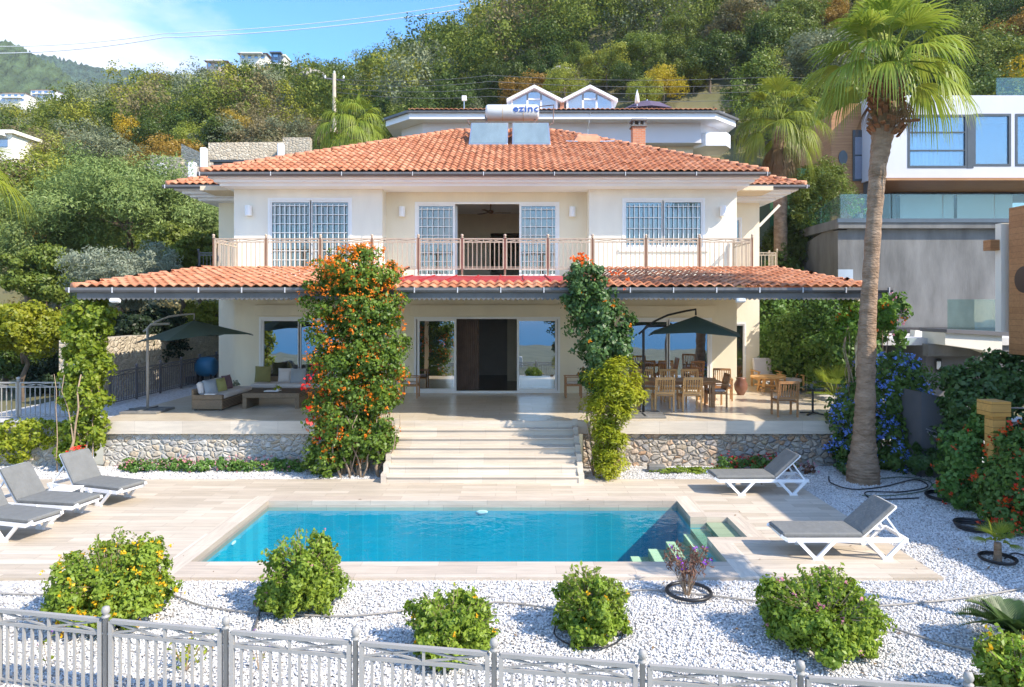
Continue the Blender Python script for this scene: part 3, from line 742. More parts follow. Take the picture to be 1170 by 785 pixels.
# slope and sea behind the viewer, seen only in the window panes
sl = MB(); rs_ = np.random.default_rng(44); gx_ = np.linspace(-420, 420, 60); gy_ = [5.19, -40, -80, -130, -180, -230, -280, -330, -420]; zb_ = [-.11, -3.5, -7, -10.5, -14, -17, -19, -20, -34]
for j, yy in enumerate(gy_):
    for i, xx in enumerate(gx_): sl.v.append((xx, yy, zb_[j] + (rs_.normal(0, .5) + 2.5 * math.sin(xx * .021 + 1) if 0 < j < 8 else 0) * j / 7))
for j in range(8):
    for i in range(59): a = j * 60 + i; sl.f.append((a, a + 60, a + 61, a + 1))
tag(sl.build('slope', mat('slope_scrub', (.035, .055, .025), .95, var=.3, vscale=.09, col2=(.13, .14, .085))), kind='structure')
se = MB(); se.poly([(-1500, -1600, -30.5), (1500, -1600, -30.5), (1500, -200, -30.5), (-1500, -200, -30.5)])
tag(se.build('sea', mat('sea_water', (.04, .17, .32), 1, var=.05, vscale=.001, spec=0)), kind='structure')

# ------------------------------------------------------------------ terrace with rubble wall and steps
TZ = 1.12
ter = T('stone_terrace', 'raised travertine terrace in front of the villa with rubble retaining wall', 'terrace', (0, 17.2, 0))
b = MB(); b.box(-10.55, 9.3, 17.2, 33, TZ - .30, TZ); b.build('slab', terr_m, ter)
b = MB(); b.box(-10.53, 9.28, 17.17, 17.199, TZ - .33, TZ - .012); b.build('edging', traver, ter)
b = MB(); b.box(-10.45, -3.2, 17.27, 17.5, -.1, TZ - .31); b.build('retaining_wall', stone_l, ter)
b = MB(); b.box(1.7, 9.25, 17.27, 17.5, -.1, TZ - .31); b.build('retaining_wall', stone_r, ter)
stp = T('garden_steps', 'wide flight of pale travertine steps rising to the terrace', 'steps', (-.76, 16.3, 0))
b = MB()
for i in range(7):
    y0 = 15.45 + .295 * i; b.box(-2.93, 1.40, y0, 17.16, .16 * i - (.1 if i == 0 else 0), .16 * (i + 1) - .04)
b.build('riser', traver, stp)
b = MB()
for i in range(7):
    y0 = 15.45 + .295 * i; b.obox((-.765, y0 + .15, .16 * (i + 1) - .0195), (4.34, .36, .038), bev=.006)
b.build('tread', traver, stp)
for sx in (-3.0, 1.47):
    b = MB()
    for i in range(7):
        y0 = 15.43 + .295 * i; b.box(sx - .065, sx + .065, y0, y0 + .293 if i < 6 else 17.16, -.1, .16 * (i + 1) + .05)
    b.build('stringer', traver, stp)

# ------------------------------------------------------------------ the villa
FD = 22.7
UZ, UT = 4.94, 7.9            # upper floor level, upper wall top
villa = T('villa', 'two storey cream villa with terracotta roofs and long balcony', 'villa', (-.9, FD, TZ))
hL, hC, hR = (-8.55, -5.9, 1.2, 3.65), (-3.4, 1.45, TZ, 3.65), (3.6, 6.5, 1.2, 3.62)
uL, uR, uC = (-8.26, -5.47, UZ + .02, 7.6), (3.52, 6.27, 5.9, 7.6), (-3.47, 1.47, UZ + .02, 7.57)
w = MB()
w.wall(-9.39, 7.33, TZ, 4.6, FD, FD + .25, [hL, hC, hR])
w.box(-9.39, -9.14, FD + .25, 25, TZ, UT); w.box(7.08, 7.33, FD + .25, 25, TZ, UT)
w.wall(-10.9, -9.39, TZ, UT, 25, 25.25, [(-10.2, -9.7, 6.2, 7.2)]); w.wall(7.33, 8.9, TZ, UT, 25, 25.25, [(7.75, 8.25, 6.3, 7.25), (7.75, 8.4, 1.3, 3.4)])
w.box(-10.9, -10.65, 25.25, 33, TZ, UT); w.box(8.65, 8.9, 25.25, 33, TZ, UT); w.box(-10.65, 8.65, 32.8, 33, TZ, UT)
w.build('wall', wall_cream, villa)
w = MB()
w.wall(-9.39, -4.46, 4.6, UT, FD, FD + .25, [uL]); w.box(-4.62, -4.461, FD + .251, FD + .649, UZ, UT); w.build('wall', wall_white, villa); w = MB(); w.wall(2.41, 7.33, 4.6, UT, FD, FD + .25, [uR])
w.box(2.411, 2.57, FD + .251, FD + .649, UZ, UT)
w.build('wall', wall_white, villa)
w = MB(); w.wall(-4.62, 2.57, UZ, UT, FD + .65, FD + .9, [uC]); w.build('wall', wall_cream, villa)
# floors and rooms
w = MB(); w.box(-9.14, 7.08, FD + .251, 32.79, 4.6, UZ - .002); w.box(-4.459, 2.409, FD - .0, FD + .25, 4.601, UZ - .001); w.build('upper_floor', mat('floor_board', (.24, .16, .09), .35, var=.2, vscale=3), villa)
w = MB(); w.box(-10.64, 8.64, FD + .26, 32.79, UT + .002, UT + .15); w.build('ceiling', room_m, villa)
w = MB()
w.box(-4.75, -4.63, FD + .91, 29, UZ, UT); w.box(2.58, 2.70, FD + .91, 29, UZ, UT); w.wall(-4.63, 2.58, UZ, UT, 28.0, 28.12, [(-1.05, .35, UZ, 7.0)])
w.box(-4.62, 2.57, FD + .91, 27.99, 7.84, 7.898)
w.build('room', room_m, villa)
w = MB()
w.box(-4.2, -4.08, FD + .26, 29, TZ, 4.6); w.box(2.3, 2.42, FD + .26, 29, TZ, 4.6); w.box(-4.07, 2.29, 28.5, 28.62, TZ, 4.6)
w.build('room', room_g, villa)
w = MB(); w.box(-.35, .15, 26.2, 26.6, TZ, 4.59); w.build('column', room_m, villa)
w = MB(); w.box(-4.07, 2.29, FD + .1, 28.49, TZ + .001, TZ + .012); w.build('room_floor', mat('dark_parquet', (.07, .045, .03), .15, var=.3, vscale=2), villa)
# dark curtain inside the open door, furniture silhouettes
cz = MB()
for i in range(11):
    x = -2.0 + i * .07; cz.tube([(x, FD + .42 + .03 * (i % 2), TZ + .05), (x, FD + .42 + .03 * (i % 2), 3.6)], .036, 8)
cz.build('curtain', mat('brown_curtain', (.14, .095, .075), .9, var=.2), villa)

def window(x0, x1, z0, z1, y, panels, fr=.07, dep=.10, glass=glass_dark, label=None, sliders=None, parent=None):
    """white window: outer frame, mullions; each pane and grille a sub-part. panels = list of (x0,x1) with panes"""
    parent = parent or villa
    b = MB()
    b.box(x0, x1, y, y + dep, z1 - fr, z1); b.box(x0, x1, y, y + dep, z0, z0 + fr)
    b.box(x0, x0 + fr, y, y + dep, z0 + fr, z1 - fr); b.box(x1 - fr, x1, y, y + dep, z0 + fr, z1 - fr)
    for a, c in panels:
        for xx in (a, c - fr): b.box(xx, xx + fr, y + .025, y + dep + .03, z0 + fr, z1 - fr)
        for zz in (z0 + fr, z1 - 2 * fr): b.box(a + fr, c - fr, y + .025, y + dep + .03, zz, zz + fr)
    o = b.build('window', pvc, parent)
    if label: o['label'] = label
    for a, c in panels:
        g_ = MB(); g_.box(a + fr, c - fr, y + .07, y + .085, z0 + 2 * fr, z1 - 2 * fr); g_.build('pane', glass, o)
    return o
def grille(o, x0, x1, z0, z1, y, nv, nh, rad=.013):
    b = MB()
    for i in range(nv):
        x = x0 + (x1 - x0) * (i + .5) / nv; b.bar((x, y, z0), (x, y, z1 - .06), rad * 1.6)
    for j in range(nh):
        z = z0 + (z1 - z0) * (j + .6) / nh; b.bar((x0, y - .015, z), (x1, y - .015, z), rad * 1.5)
    b.build('grille', pvc, o)
def curtain(x0, x1, z0, z1, y, m_=curtain_m, parent=None, n=None):
    n = n or int((x1 - x0) / .055); V = []
    for i in range(n + 1):
        x = x0 + (x1 - x0) * i / n; yy = y + .03 * math.sin(i * 1.9) + .012 * math.sin(i * .7); V += [(x, yy, z0), (x, yy, z1)]
    Fc = [(2 * i, 2 * i + 2, 2 * i + 3, 2 * i + 1) for i in range(n)]
    b = MB(); b.add(V, Fc); return b.build('curtain', m_, parent or villa, smooth=True)

o = window(*uL, FD - .02, [(-8.2, -6.82), (-6.86, -5.53)], label='double window door with white grille in the left upper wall')
grille(o, -8.1, -6.95, UZ + .12, 7.46, FD - .035, 7, 8); grille(o, -6.75, -5.62, UZ + .12, 7.46, FD - .035, 6, 8)
curtain(-8.2, -7.5, UZ + .05, 7.55, FD + .3)
o = window(*uR, FD - .02, [(3.58, 4.9), (4.86, 6.21)], label='double window with white grille in the right upper wall')
grille(o, 3.68, 4.8, 6.0, 7.46, FD - .035, 7, 4); grille(o, 4.98, 6.1, 6.0, 7.46, FD - .035, 7, 4)
curtain(3.6, 4.85, 5.9, 7.55, FD + .3)
o = window(*uC, FD + .63, [(-3.4, -2.1), (.10, 1.40)], label='wide open sliding door with grilles behind the balcony')
grille(o, -3.32, -2.2, UZ + .12, 7.43, FD + .61, 6, 8); grille(o, .2, 1.32, UZ + .12, 7.43, FD + .61, 6, 8)
curtain(-3.4, -2.05, UZ + .05, 7.5, FD + 1.05); curtain(.15, 1.42, UZ + .05, 7.5, FD + 1.05)
sb = MB(); sb.box(3.40, 6.39, FD - .06, FD - .001, 5.82, 5.898); sb.build('sill', trim_white, villa)
o = window(*hL, FD - .02, [(-8.48, -7.2), (-7.24, -5.97)], glass=glass_mirror, label='large glazed window behind the rattan sofas')
o = window(*hC, FD - .02, [(-3.3, -2.0), (.02, 1.36)], glass=glass_mirror, label='wide sliding door standing open onto the steps')
o = window(*hR, FD - .02, [(3.67, 5.08), (5.04, 6.43)], glass=glass_mirror, label='large glazed window behind the dining table')
window(7.75, 8.25, 6.3, 7.25, 24.98, [(7.79, 8.21)], fr=.05); window(7.75, 8.4, 1.3, 3.4, 24.98, [(7.79, 8.36)], fr=.05)
# roller shutter boxes over the ground floor openings
for h in (hL, hC, hR):
    b = MB(); b.obox(((h[0] + h[1]) / 2, FD - .05, h[3] + .22), (h[1] - h[0] + .25, .10, .36), bev=.01); b.build('shutter_box', wall_cream, villa)

# ---- roofs
def tile_plane(name, e0, e1, t0, t1, parent, w=.235, c=.36, amp=.062, lift=.045, m_=None):
    """tiled roof plane between eave e0-e1 and top edge t0-t1"""
    e0, e1, t0, t1 = map(Vector, (e0, e1, t0, t1))
    U = (e1 - e0).normalized(); L_ = (e1 - e0).length
    r0 = t0 - e0; a0 = r0.dot(U); Vv = r0 - U * a0; Hh = Vv.length; Vv.normalize(); Nn = U.cross(Vv)
    if Nn.z < 0: Nn = -Nn
    a1 = (t1 - e0).dot(U)
    nc = max(1, int(round(Hh / c))); c = Hh / nc; S = 8
    xmin, xmax = min(0, a0), max(L_, a1); cols = int(math.ceil((xmax - xmin) / w)) * S
    us = xmin + np.arange(cols + 1) * (w / S)
    V, UV, Fc = [], [], []
    fr_ = (us / w) % 1.0
    prof = amp * np.power(.5 + .5 * np.cos(2 * PI * fr_), .75)
    rng = np.random.default_rng(int(abs(e0.x * 100 + e0.y * 10)) + 1)
    e0n, Un, Vn, Nnn = map(np.array, (e0, U, Vv, Nn))
    for j in range(nc):
        v0, v1 = j * c, (j + 1) * c
        lo = a0 * (v0 + c * .5) / Hh; hi = L_ + (a1 - L_) * (v0 + c * .5) / Hh
        uc = np.clip(us, lo, hi)
        tj = np.repeat(rng.normal(0, .004, cols // S + 2), S)[:cols + 1]
        for vv, hh in ((v0 - .012, lift - .03), (v0 - .012, lift), (v0 + c * .5, lift * .55), (v1, .0)):
            pt = e0n + np.outer(uc, Un) + Vn * vv + np.outer(prof + hh + tj, Nnn)
            V.append(pt); UV.append(np.stack([us / w, np.full(cols + 1, (v0 + c * .3) / c)], 1))
    V = np.concatenate(V); UV = np.concatenate(UV); n1 = cols + 1
    for j in range(nc):
        for k in range(3):
            b0 = (j * 4 + k) * n1; i = np.arange(cols)
            Fc.append(np.stack([b0 + i, b0 + i + 1, b0 + n1 + i + 1, b0 + n1 + i], 1))
    Fc = np.concatenate(Fc)
    A = V[Fc]; ar = np.linalg.norm(np.cross(A[:, 2] - A[:, 0], A[:, 3] - A[:, 1]), axis=1)
    Fc = Fc[ar > 1e-6]
    return mesh_np(name, V, Fc, m_ or tile_m, parent, smooth=False, uv=UV)
def ridge(mb, p, q, r_=.11, step=.36):
    p = Vector(p); q = Vector(q); n = max(1, int((q - p).length / step))
    for i in range(n):
        a = p.lerp(q, i / n); b_ = p.lerp(q, (i + 1.1) / n)
        mb.tube([a + Vector((0, 0, .03)), b_ + Vector((0, 0, .0))], [r_ * 1.08, r_ * .9], 9)
def cornice(mb, x0, x1, yf, yb, z0, z1, inx, iny, steps=3):
    """stepped cove under an eave, on three sides"""
    for i in range(steps):
        t = i / steps
        a = z1 - (z1 - z0) * t; b_ = z1 - (z1 - z0) * (i + 1) / steps
        mb.box(x0 + inx * t, x1 - inx * t, yf + iny * t, yb, b_ + .0005 * i, a)
def gutter(x0, x1, y, z, parent, br=.95):
    b = MB(); n = 9
    pts = [(0, .055), (-.01, -.01), (.02, -.055), (.06, -.065), (.10, -.04), (.115, .05), (.10, .055)]
    b.prism([(x0, y + p_[0] - .06, z + p_[1]) for p_ in pts], (x1 - x0, 0, 0))
    g_ = b.build('gutter', gutter_m, parent)
    b = MB(); k = int((x1 - x0) / br)
    for i in range(k + 1):
        x = x0 + .1 + (x1 - x0 - .2) * i / max(1, k); b.box(x - .012, x + .012, y - .085, y - .064, z - .07, z + .06)
    b.build('gutter_bracket', gutter_bracket, g_)
    return g_

EZ, RZ = 8.28, 11.35
rE = [(-10.05, 21.7, EZ), (7.97, 21.7, EZ), (7.97, 35.7, EZ), (-10.05, 35.7, EZ)]; rT = [(-2.57, 28.7, RZ), (1.65, 28.7, RZ)]
roof = tile_plane('roof', rE[0], rE[1], rT[0], rT[1], villa)
tile_plane('roof', rE[3], rE[0], rT[0], rT[0], villa); tile_plane('roof', rE[1], rE[2], rT[1], rT[1], villa)
b = MB(); b.add([rE[2], rE[3], rT[0], rT[1]], [(0, 1, 2, 3)]); b.build('roof', tile_m, villa)
b = MB(); ridge(b, rE[0], rT[0]); ridge(b, rE[1], rT[1]); ridge(b, rT[0], rT[1]); b.build('ridge_cap', ridge_m, roof, smooth=True)
wE = [(-12.1, 23.6, 8.2), (10.0, 23.6, 8.2), (10.0, 33.8, 8.2), (-12.1, 33.8, 8.2)]; wT = [(-7.0, 28.7, 10.46), (4.9, 28.7, 10.46)]
wr = tile_plane('roof', wE[0], wE[1], wT[0], wT[1], villa)
tile_plane('roof', wE[3], wE[0], wT[0], wT[0], villa); tile_plane('roof', wE[1], wE[2], wT[1], wT[1], villa)
b = MB(); ridge(b, wE[0], wT[0]); b.build('ridge_cap', ridge_m, wr, smooth=True); b = MB(); ridge(b, wE[1], wT[1]); b.build('ridge_cap', ridge_m, wr, smooth=True)
b = MB(); cornice(b, -9.85, 7.77, 21.78, 25, 7.90, 8.20, .35, .5, 3); b.build('cornice', trim_white, villa)
b = MB(); cornice(b, -11.9, 9.8, 23.72, 33.7, 7.78, 8.12, .7, .9, 4); b.build('cornice', trim_white, villa)
gutter(-10.12, 8.04, 21.66, 8.2, villa, 2.1); gutter(-12.2, 10.1, 23.56, 8.13, villa, 2.1)
# struts under the wing eave
for sx, x in ((1, 8.92),):
    b = MB(); b.bar((x, 25.1, 6.95), (x + sx * .75, 25.1, 7.72), .09, .09); b.build('eave_strut', wall_white, villa)
# chimney, hatch
b = MB(); b.box(5.05, 5.60, 29.6, 30.1, 8.9, 11.85); ch = b.build('chimney', brick_red, roof)
b = MB(); b.box(4.99, 5.66, 29.54, 30.16, 12.05, 12.13)
for x in (5.05, 5.30, 5.52):
    for y in (29.6, 30.02): b.box(x, x + .08, y, y + .08, 11.851, 12.049)
b.box(4.99, 5.66, 29.54, 30.16, 11.80, 11.86); b.build('chimney_cap', conc, ch)
sl_ = (RZ - EZ) / 7.0
hp = lambda x, y, up: (x, y, EZ + (y - 21.7) * sl_ + up)
b = MB()
b.add([hp(2.2, 26.2, .06), hp(3.35, 26.2, .06), hp(3.25, 26.75, .12), hp(2.3, 26.75, .12), hp(2.35, 26.35, .24), hp(3.2, 26.35, .24), hp(3.15, 26.7, .26), hp(2.4, 26.7, .26)],
      [(0, 1, 5, 4), (1, 2, 6, 5), (2, 3, 7, 6), (3, 0, 4, 7), (4, 5, 6, 7)])
hat = b.build('roof_hatch', ridge_m, roof)
b = MB(); b.bar(hp(1.9, 26.15, .10), hp(2.35, 26.12, .09), .05, .03); b.bar(hp(3.2, 26.12, .09), hp(3.75, 26.15, .10), .05, .03); b.build('flashing', alu, hat)

# ---- balcony slab and railing
BD = 20.86
b = MB(); b.box(-9.35, 7.32, BD - .05, FD - .002, 4.66, UZ); b.box(-12.2, -10.92, 25.3, 27, 4.66, UZ); b.box(8.92, 10.1, 25.3, 27, 4.66, UZ); b.build('balcony', wall_cream, villa)
def rail_panel(mb, p, q, zb, zt, sp=.135, band=.10, th=.022, lowgap=.0):
    """wrought railing panel: top rail, crossed band, bars, bottom rail"""
    p = Vector(p); q = Vector(q); L_ = (q - p).length; d = (q - p) / L_
    P = lambda s, z: Vector((p.x + d.x * s, p.y + d.y * s, z))
    mb.bar(P(0, zt), P(L_, zt), th * 1.3, th * 1.1); mb.bar(P(0, zt - band), P(L_, zt - band), th, th)
    mb.bar(P(0, zb), P(L_, zb), th * 1.2, th)
    for s in (0, L_): mb.bar(P(s, zb), P(s, zt), th * 1.25)
    mb.bar(P(L_ / 2, zt - band), P(L_ / 2, zt), th * .8)
    for a, c in ((0, L_ / 2), (L_ / 2, L_)):
        mb.bar(P(a, zt - .01), P(c, zt - band + .01), th * .55); mb.bar(P(a, zt - band + .01), P(c, zt - .01), th * .55)
    k = max(2, int(round(L_ / sp)))
    for i in range(1, k): mb.bar(P(L_ * i / k, zb), P(L_ * i / k, zt - band), th * .72)
def railing(name, pts, z0, h, m_, parent, post=.05, sp=.135, ball=.045, low=.10, band=.10, th=.022, gap=.05):
    """posts at pts with panels between; returns the railing object holding posts as children"""
    pts = [Vector(p) for p in pts]
    b = MB()
    for a, c in zip(pts[:-1], pts[1:]):
        d = (c - a).normalized()
        z0a = a.z; g_ = d * gap; g_.z = 0
        rail_panel(b, (a.x + g_.x, a.y + g_.y, 0), (c.x - g_.x, c.y - g_.y, 0), z0a + low, z0a + h, sp, band, th)
        for zz in (z0a + h - band, z0a + low + .06): b.bar((a.x, a.y, zz), (c.x, c.y, zz), th * .6)
    o = b.build(name, m_, parent)
    for a in pts:
        b = MB(); b.lathe((a.x, a.y, a.z), [(post * .5, 0), (post * .5, h + .03), (post * .8, h + .035), (post * .8, h + .05), (post * .3, h + .06), (ball * .8, h + .075), (ball, h + .105), (ball * .8, h + .14), (ball * .2, h + .15)], 10)
        b.build('post', m_, o, smooth=True)
    return o
px_posts = [244, 304, 366, 425, 478, 528, 577, 626, 677, 738, 799, 859.5]
xs_ = [(p_ - VX) / F * BD for p_ in px_posts]
pts = [(-9.25, FD - .1, UZ)] + [(x, BD, UZ) for x in xs_] + [(7.2, FD - .1, UZ)]
railing('balcony_railing', pts, UZ, 1.12, rail_m, villa, post=.06, sp=.14, low=.20, th=.032)
railing('balcony_railing', [(8.95, 26.2, UZ), (10.0, 26.2, UZ), (10.0, 27, UZ)], UZ, 1.12, rail_m, villa, post=.045)
o = railing('balcony_railing', [(-12.2, 26.2, UZ), (-11.0, 26.2, UZ)], UZ, 1.12, fence_d, villa, post=.045)

# ---- canopy roof over the terrace
CY, CZ = 16.62, 4.46
def canopy(x0, x1, xt0, xt1, y1=BD - .02, z1=5.16, z0=CZ):
    return tile_plane('canopy_roof', (x0, CY, z0), (x1, CY, z0), (xt0, y1, z1), (xt1, y1, z1), villa, c=.37)
cr1 = canopy(-10.8, -3.25, -9.36, -3.25); cr2 = canopy(1.65, 8.65, 1.65, 7.75)
cr3 = canopy(-3.25, 1.65, -3.25, 1.65, CY + .85, 4.62, CZ - .04)
tile_plane('canopy_roof', (-10.8, 25, CZ), (-10.8, CY, CZ), (-9.36, 25, 5.16), (-9.36, BD, 5.16), villa)
tile_plane('canopy_roof', (8.65, CY, CZ), (8.65, 25, CZ), (7.75, BD, 5.16), (7.75, 25, 5.16), villa)
b = MB(); ridge(b, (-10.8, CY, CZ), (-9.36, BD, 5.16), .09); b.build('ridge_cap', ridge_m, cr1, smooth=True)
b = MB(); ridge(b, (8.65, CY, CZ), (7.75, BD, 5.16), .09); b.build('ridge_cap', ridge_m, cr2, smooth=True)
b = MB(); b.add([(-3.25, CY + .84, 4.66), (1.65, CY + .84, 4.66), (1.65, BD - .055, UZ - .01), (-3.25, BD - .055, UZ - .01), (-3.25, CY + .84, 4.60), (1.65, CY + .84, 4.60), (1.65, BD - .055, UZ - .07), (-3.25, BD - .055, UZ - .07)],
                [(0, 1, 2, 3), (7, 6, 5, 4), (0, 4, 5, 1), (0, 3, 7, 4), (1, 5, 6, 2)])
for i in range(8):
    x = -3.25 + .1 + i * .67; b.bar((x, CY + .84, 4.68), (x, BD - .06, UZ + .01), .03, .03)
b.build('metal_flashing', red_metal, villa)
gutter(-10.92, 9.12, CY - .04, CZ - .06, villa, 1.05)
b = MB(); b.box(-10.7, 8.6, CY + .05, FD - .002, 4.24, 4.30); b.build('canopy_ceiling', mat('soffit_paint', (.76, .70, .58), .8, var=.04), villa)
b = MB(); b.box(-10.7, 8.9, CY - .0, CY + .05, 4.20, 4.36); n = int(19.6 / .12)
for i in range(n):
    x = -10.7 + i * .12; b.add([(x, CY + .0, 4.20), (x + .12, CY + .0, 4.20), (x + .09, CY, 4.165), (x + .06, CY, 4.15), (x + .03, CY, 4.165)], [(0, 4, 3, 2, 1)])
b.build('scalloped_valance', gutter_m, villa)
for x, y in ((-10.85, 17.15), (-3.75, 16.95), (2.1, 16.9), (8.68, 17.25)):
    b = MB(); z0 = TZ if x > 8 else -.05; b.box(x - .08, x + .08, y - .08, y + .08, z0, 4.24); b.build('canopy_post', wall_cream, villa)
b = MB(); b.tube([(-10.62, 17.08, 0.05), (-10.62, 17.08, .85)], .045, 8); b.build('downpipe', pvc, villa)
# little lamps under the canopy edge
for x in (-9.75, 5.45):
    b = MB(); b.obox((x, CY - .03, 4.14), (.22, .12, .09), (R(-20), 0, 0), bev=.01); b.build('floodlight', pvc, villa)
# wall lamps
wl = T('wall_lamp', 'white half-round wall lamp at the left end of the upper facade', 'wall lamp', (0, 0, 0), 'white wall lamps on the facade')
b = MB(); b.lathe((0, 0, 0), [(.10, 0), (.11, .01), (.11, .33), (.10, .34)], 14); b.build('shade', white_plastic, wl, smooth=False)
b = MB(); b.box(-.07, .07, .09, .13, .08, .26); b.build('mount', alu, wl)
relabel(wl, wl['label'], loc=((285.5 - VX) / F * FD, FD - .131, 4 + 103 / 34.4 ))
for px_, yy, z, lb in ((460, FD + .65, 7.05, 'white half-round wall lamp left of the central balcony door'), (653.5, FD + .65, 7.05, 'white half-round wall lamp right of the central balcony door'), (825, FD, 6.98, 'white half-round wall lamp in sun at the right end of the upper facade')):
    relabel(copy_tree(wl), lb, loc=((px_ - VX) / F * yy, yy - .131, z))
# ceiling fan
fan = T('ceiling_fan', 'dark ceiling fan in the room behind the balcony door', 'ceiling fan', (-.95, 25.2, 7.84))
b = MB(); b.tube([(-.95, 25.2, 7.84), (-.95, 25.2, 7.55)], .02, 8); b.lathe((-.95, 25.2, 7.42), [(.05, 0), (.11, .03), (.11, .1), (.04, .14)], 12); b.build('motor', dark_wood, fan, smooth=True)
for k in range(3):
    a = 2 * PI * k / 3 + .2; b = MB(); b.obox((-.95 + .42 * math.cos(a), 25.2 + .42 * math.sin(a), 7.47), (.66, .12, .012), (R(8), 0, a)); b.build('blade', dark_wood, fan)

# ------------------------------------------------------------------ solar water heater on the roof
sw = T('solar_water_heater', 'rooftop solar water heater with white tank and two glass panels', 'water heater', (-1, 26.5, 10.4))
p0, p1 = Vector((0, 25.5, 10.02)), Vector((0, 27.0, 11.22)); dv = (p1 - p0).normalized(); nv = Vector((0, -dv.z, dv.y))
pan_m = mat('collector_glass', (.19, .25, .27), .22, var=.12, vscale=2.5, spec=.8, stretch=(1, .3, .3))
for xa, xb in ((-1.78, -.32), (-.16, 1.28)):
    L_ = (p1 - p0).length; c_ = (p0 + p1) / 2; ang = math.atan2(dv.z, dv.y)
    b = MB(); b.obox(((xa + xb) / 2, c_.y, c_.z), (xb - xa, L_, .09), (ang, 0, 0), bev=.01); f_ = b.build('collector_panel', alu, sw)
    b = MB(); b.obox(((xa + xb) / 2, c_.y + nv.y * .047, c_.z + nv.z * .047), (xb - xa - .1, L_ - .1, .006), (ang, 0, 0)); b.build('collector_glass', pan_m, f_)
b = MB()
for x in (-1.65, -.45, -.05, 1.15):
    b.bar((x, p0.y, p0.z - .05), (x, p1.y + .1, p1.z - .05), .04); b.bar((x, p1.y + .1, p1.z), (x, 27.2, 10.62), .04); b.bar((x, p0.y - .1, p0.z - .18), (x, p0.y + .05, p0.z - .03), .05)
b.bar((-1.7, p0.y, p0.z - .07), (1.2, p0.y, p0.z - .07), .04)
for x in (-1.2, .75):
    b.bar((x, 27.3, 10.6), (x, 27.4, 11.6), .05); b.bar((x, 27.9, 10.9), (x, 27.6, 11.5), .05)
b.tube([(-1.85, 26.9, 11.15), (-1.95, 27.1, 11.42), (-1.25, 27.4, 11.5), (-1.25, 27.5, 11.7)], .025, 6)
b.tube([(1.3, 26.9, 11.15), (1.45, 27.0, 11.25), (1.5, 27.3, 12.05), (.95, 27.5, 12.05), (.9, 27.5, 11.9)], .025, 6)
b.build('frame', mat('rusty_frame', (.16, .10, .08), .7, var=.3), sw)
b = MB(); prof = [(0, 0), (.20, .0), (.29, .04), (.315, .10), (.315, 2.05), (.29, 2.11), (.20, 2.15), (0, 2.15)]
tk = []
b2 = MB(); b2.lathe((0, 0, 0), prof[1:-1], 28); b.v = [(-1.24 + z, 27.5 + y, 11.80 + x) for x, y, z in b2.v]; b.f = b2.f
tank_m = mat('tank_enamel', (.66, .68, .70), .35, var=.08, vscale=1.2, col2=(.62, .60, .56))
tank = b.build('tank', tank_m, sw, smooth=True)
b = MB()
for x in (-.55, .28): b.tube([(x, 27.5 + .318 * math.cos(a_), 11.8 + .318 * math.sin(a_)) for a_ in np.linspace(0, 2 * PI, 25)], .012, 5, caps=False)
b.build('strap', mat('rust_strap', (.55, .40, .24), .6), tank)
cu = bpy.data.curves.new('lettering', 'FONT'); cu.body = 'ezinc'; cu.size = .36; cu.extrude = .006; cu.offset = .008; cu.space_character = 1.12; cu.align_x = 'CENTER'
cu.materials.append(mat('letter_blue', (.03, .10, .38), .5, var=.03))
tx0 = bpy.data.objects.new('lettering_curve', cu); COL.objects.link(tx0); bpy.context.view_layer.update(); tme = bpy.data.meshes.new_from_object(tx0); bpy.data.objects.remove(tx0); tx = bpy.data.objects.new('lettering', tme); COL.objects.link(tx); tx.parent = tank
tx.rotation_euler = (R(90), 0, 0); tx.scale = (1.25, 1, 1)
tx.location = Vector((.38, 27.5 - .322, 11.76)) - worigin(tank)

# ------------------------------------------------------------------ neighbouring villa up the slope
nb = T('neighbour_villa', 'pale neighbouring villa with two gabled dormers above the main roof', 'villa', (2, 42, 9))
lav = mat('lavender_render', (.66, .64, .66), .85, var=.03, vscale=.6)
def octo(x0, x1, y0, y1, c): return [(x0 - c[0], y0 + c[1]), (x0, y0), (x1, y0), (x1 + c[0], y0 + c[1]), (x1 + c[0], y1), (x0 - c[0], y1)]
def pr(mb, pts, z0, z1): mb.prism([(x, y, z0) for x, y in pts], (0, 0, z1 - z0))
b = MB(); pr(b, octo(-5.9, 11.6, 43.0, 54, (1.6, 1.6)), 14.3, 15.55); b.build('wall', lav, nb)
b = MB(); pr(b, octo(-5.9, 11.6, 45.2, 54, (1.6, 1.6)), 8, 14.299); b.box(9.0, 11.4, 44.0, 45.19, 8, 14.299); b.build('wall', wall_cream, nb)
b = MB(); pr(b, octo(11.9, 13.2, 42.9, 46, (.5, .8)), 14.1, 14.95); b.build('balcony', trim_white, nb)
b = MB(); pr(b, octo(-6.6, 12.3, 42.1, 55, (1.8, 1.8)), 15.551, 15.92); b.build('cornice', trim_white, nb)
b = MB(); pr(b, octo(-6.75, 12.45, 41.95, 55.2, (1.85, 1.85)), 15.921, 16.05); b.build('gutter', gutter_m, nb)
rf = tile_plane('roof', (-6.7, 41.9, 16.06), (12.4, 41.9, 16.06), (-6.0, 43.6, 16.45), (11.7, 43.6, 16.45), nb, w=.3, c=.4)
b = MB(); b.add([(-6.7, 41.95, 16.06), (-8.6, 43.8, 16.06), (-7.6, 45, 16.45), (-6.0, 43.6, 16.45)], [(0, 1, 2, 3)]); b.add([(12.4, 41.95, 16.06), (14.3, 43.8, 16.06), (13.3, 45, 16.45), (11.7, 43.6, 16.45)], [(3, 2, 1, 0)]); b.build('roof', tile_m, nb)
b = MB(); b.prism([(-6.0, 43.6, 16.2), (13.3, 43.6, 16.2), (13.3, 54, 16.2), (-7.5, 54, 16.2)], (0, 0, .22)); b.build('flat_roof', trim_white, nb)
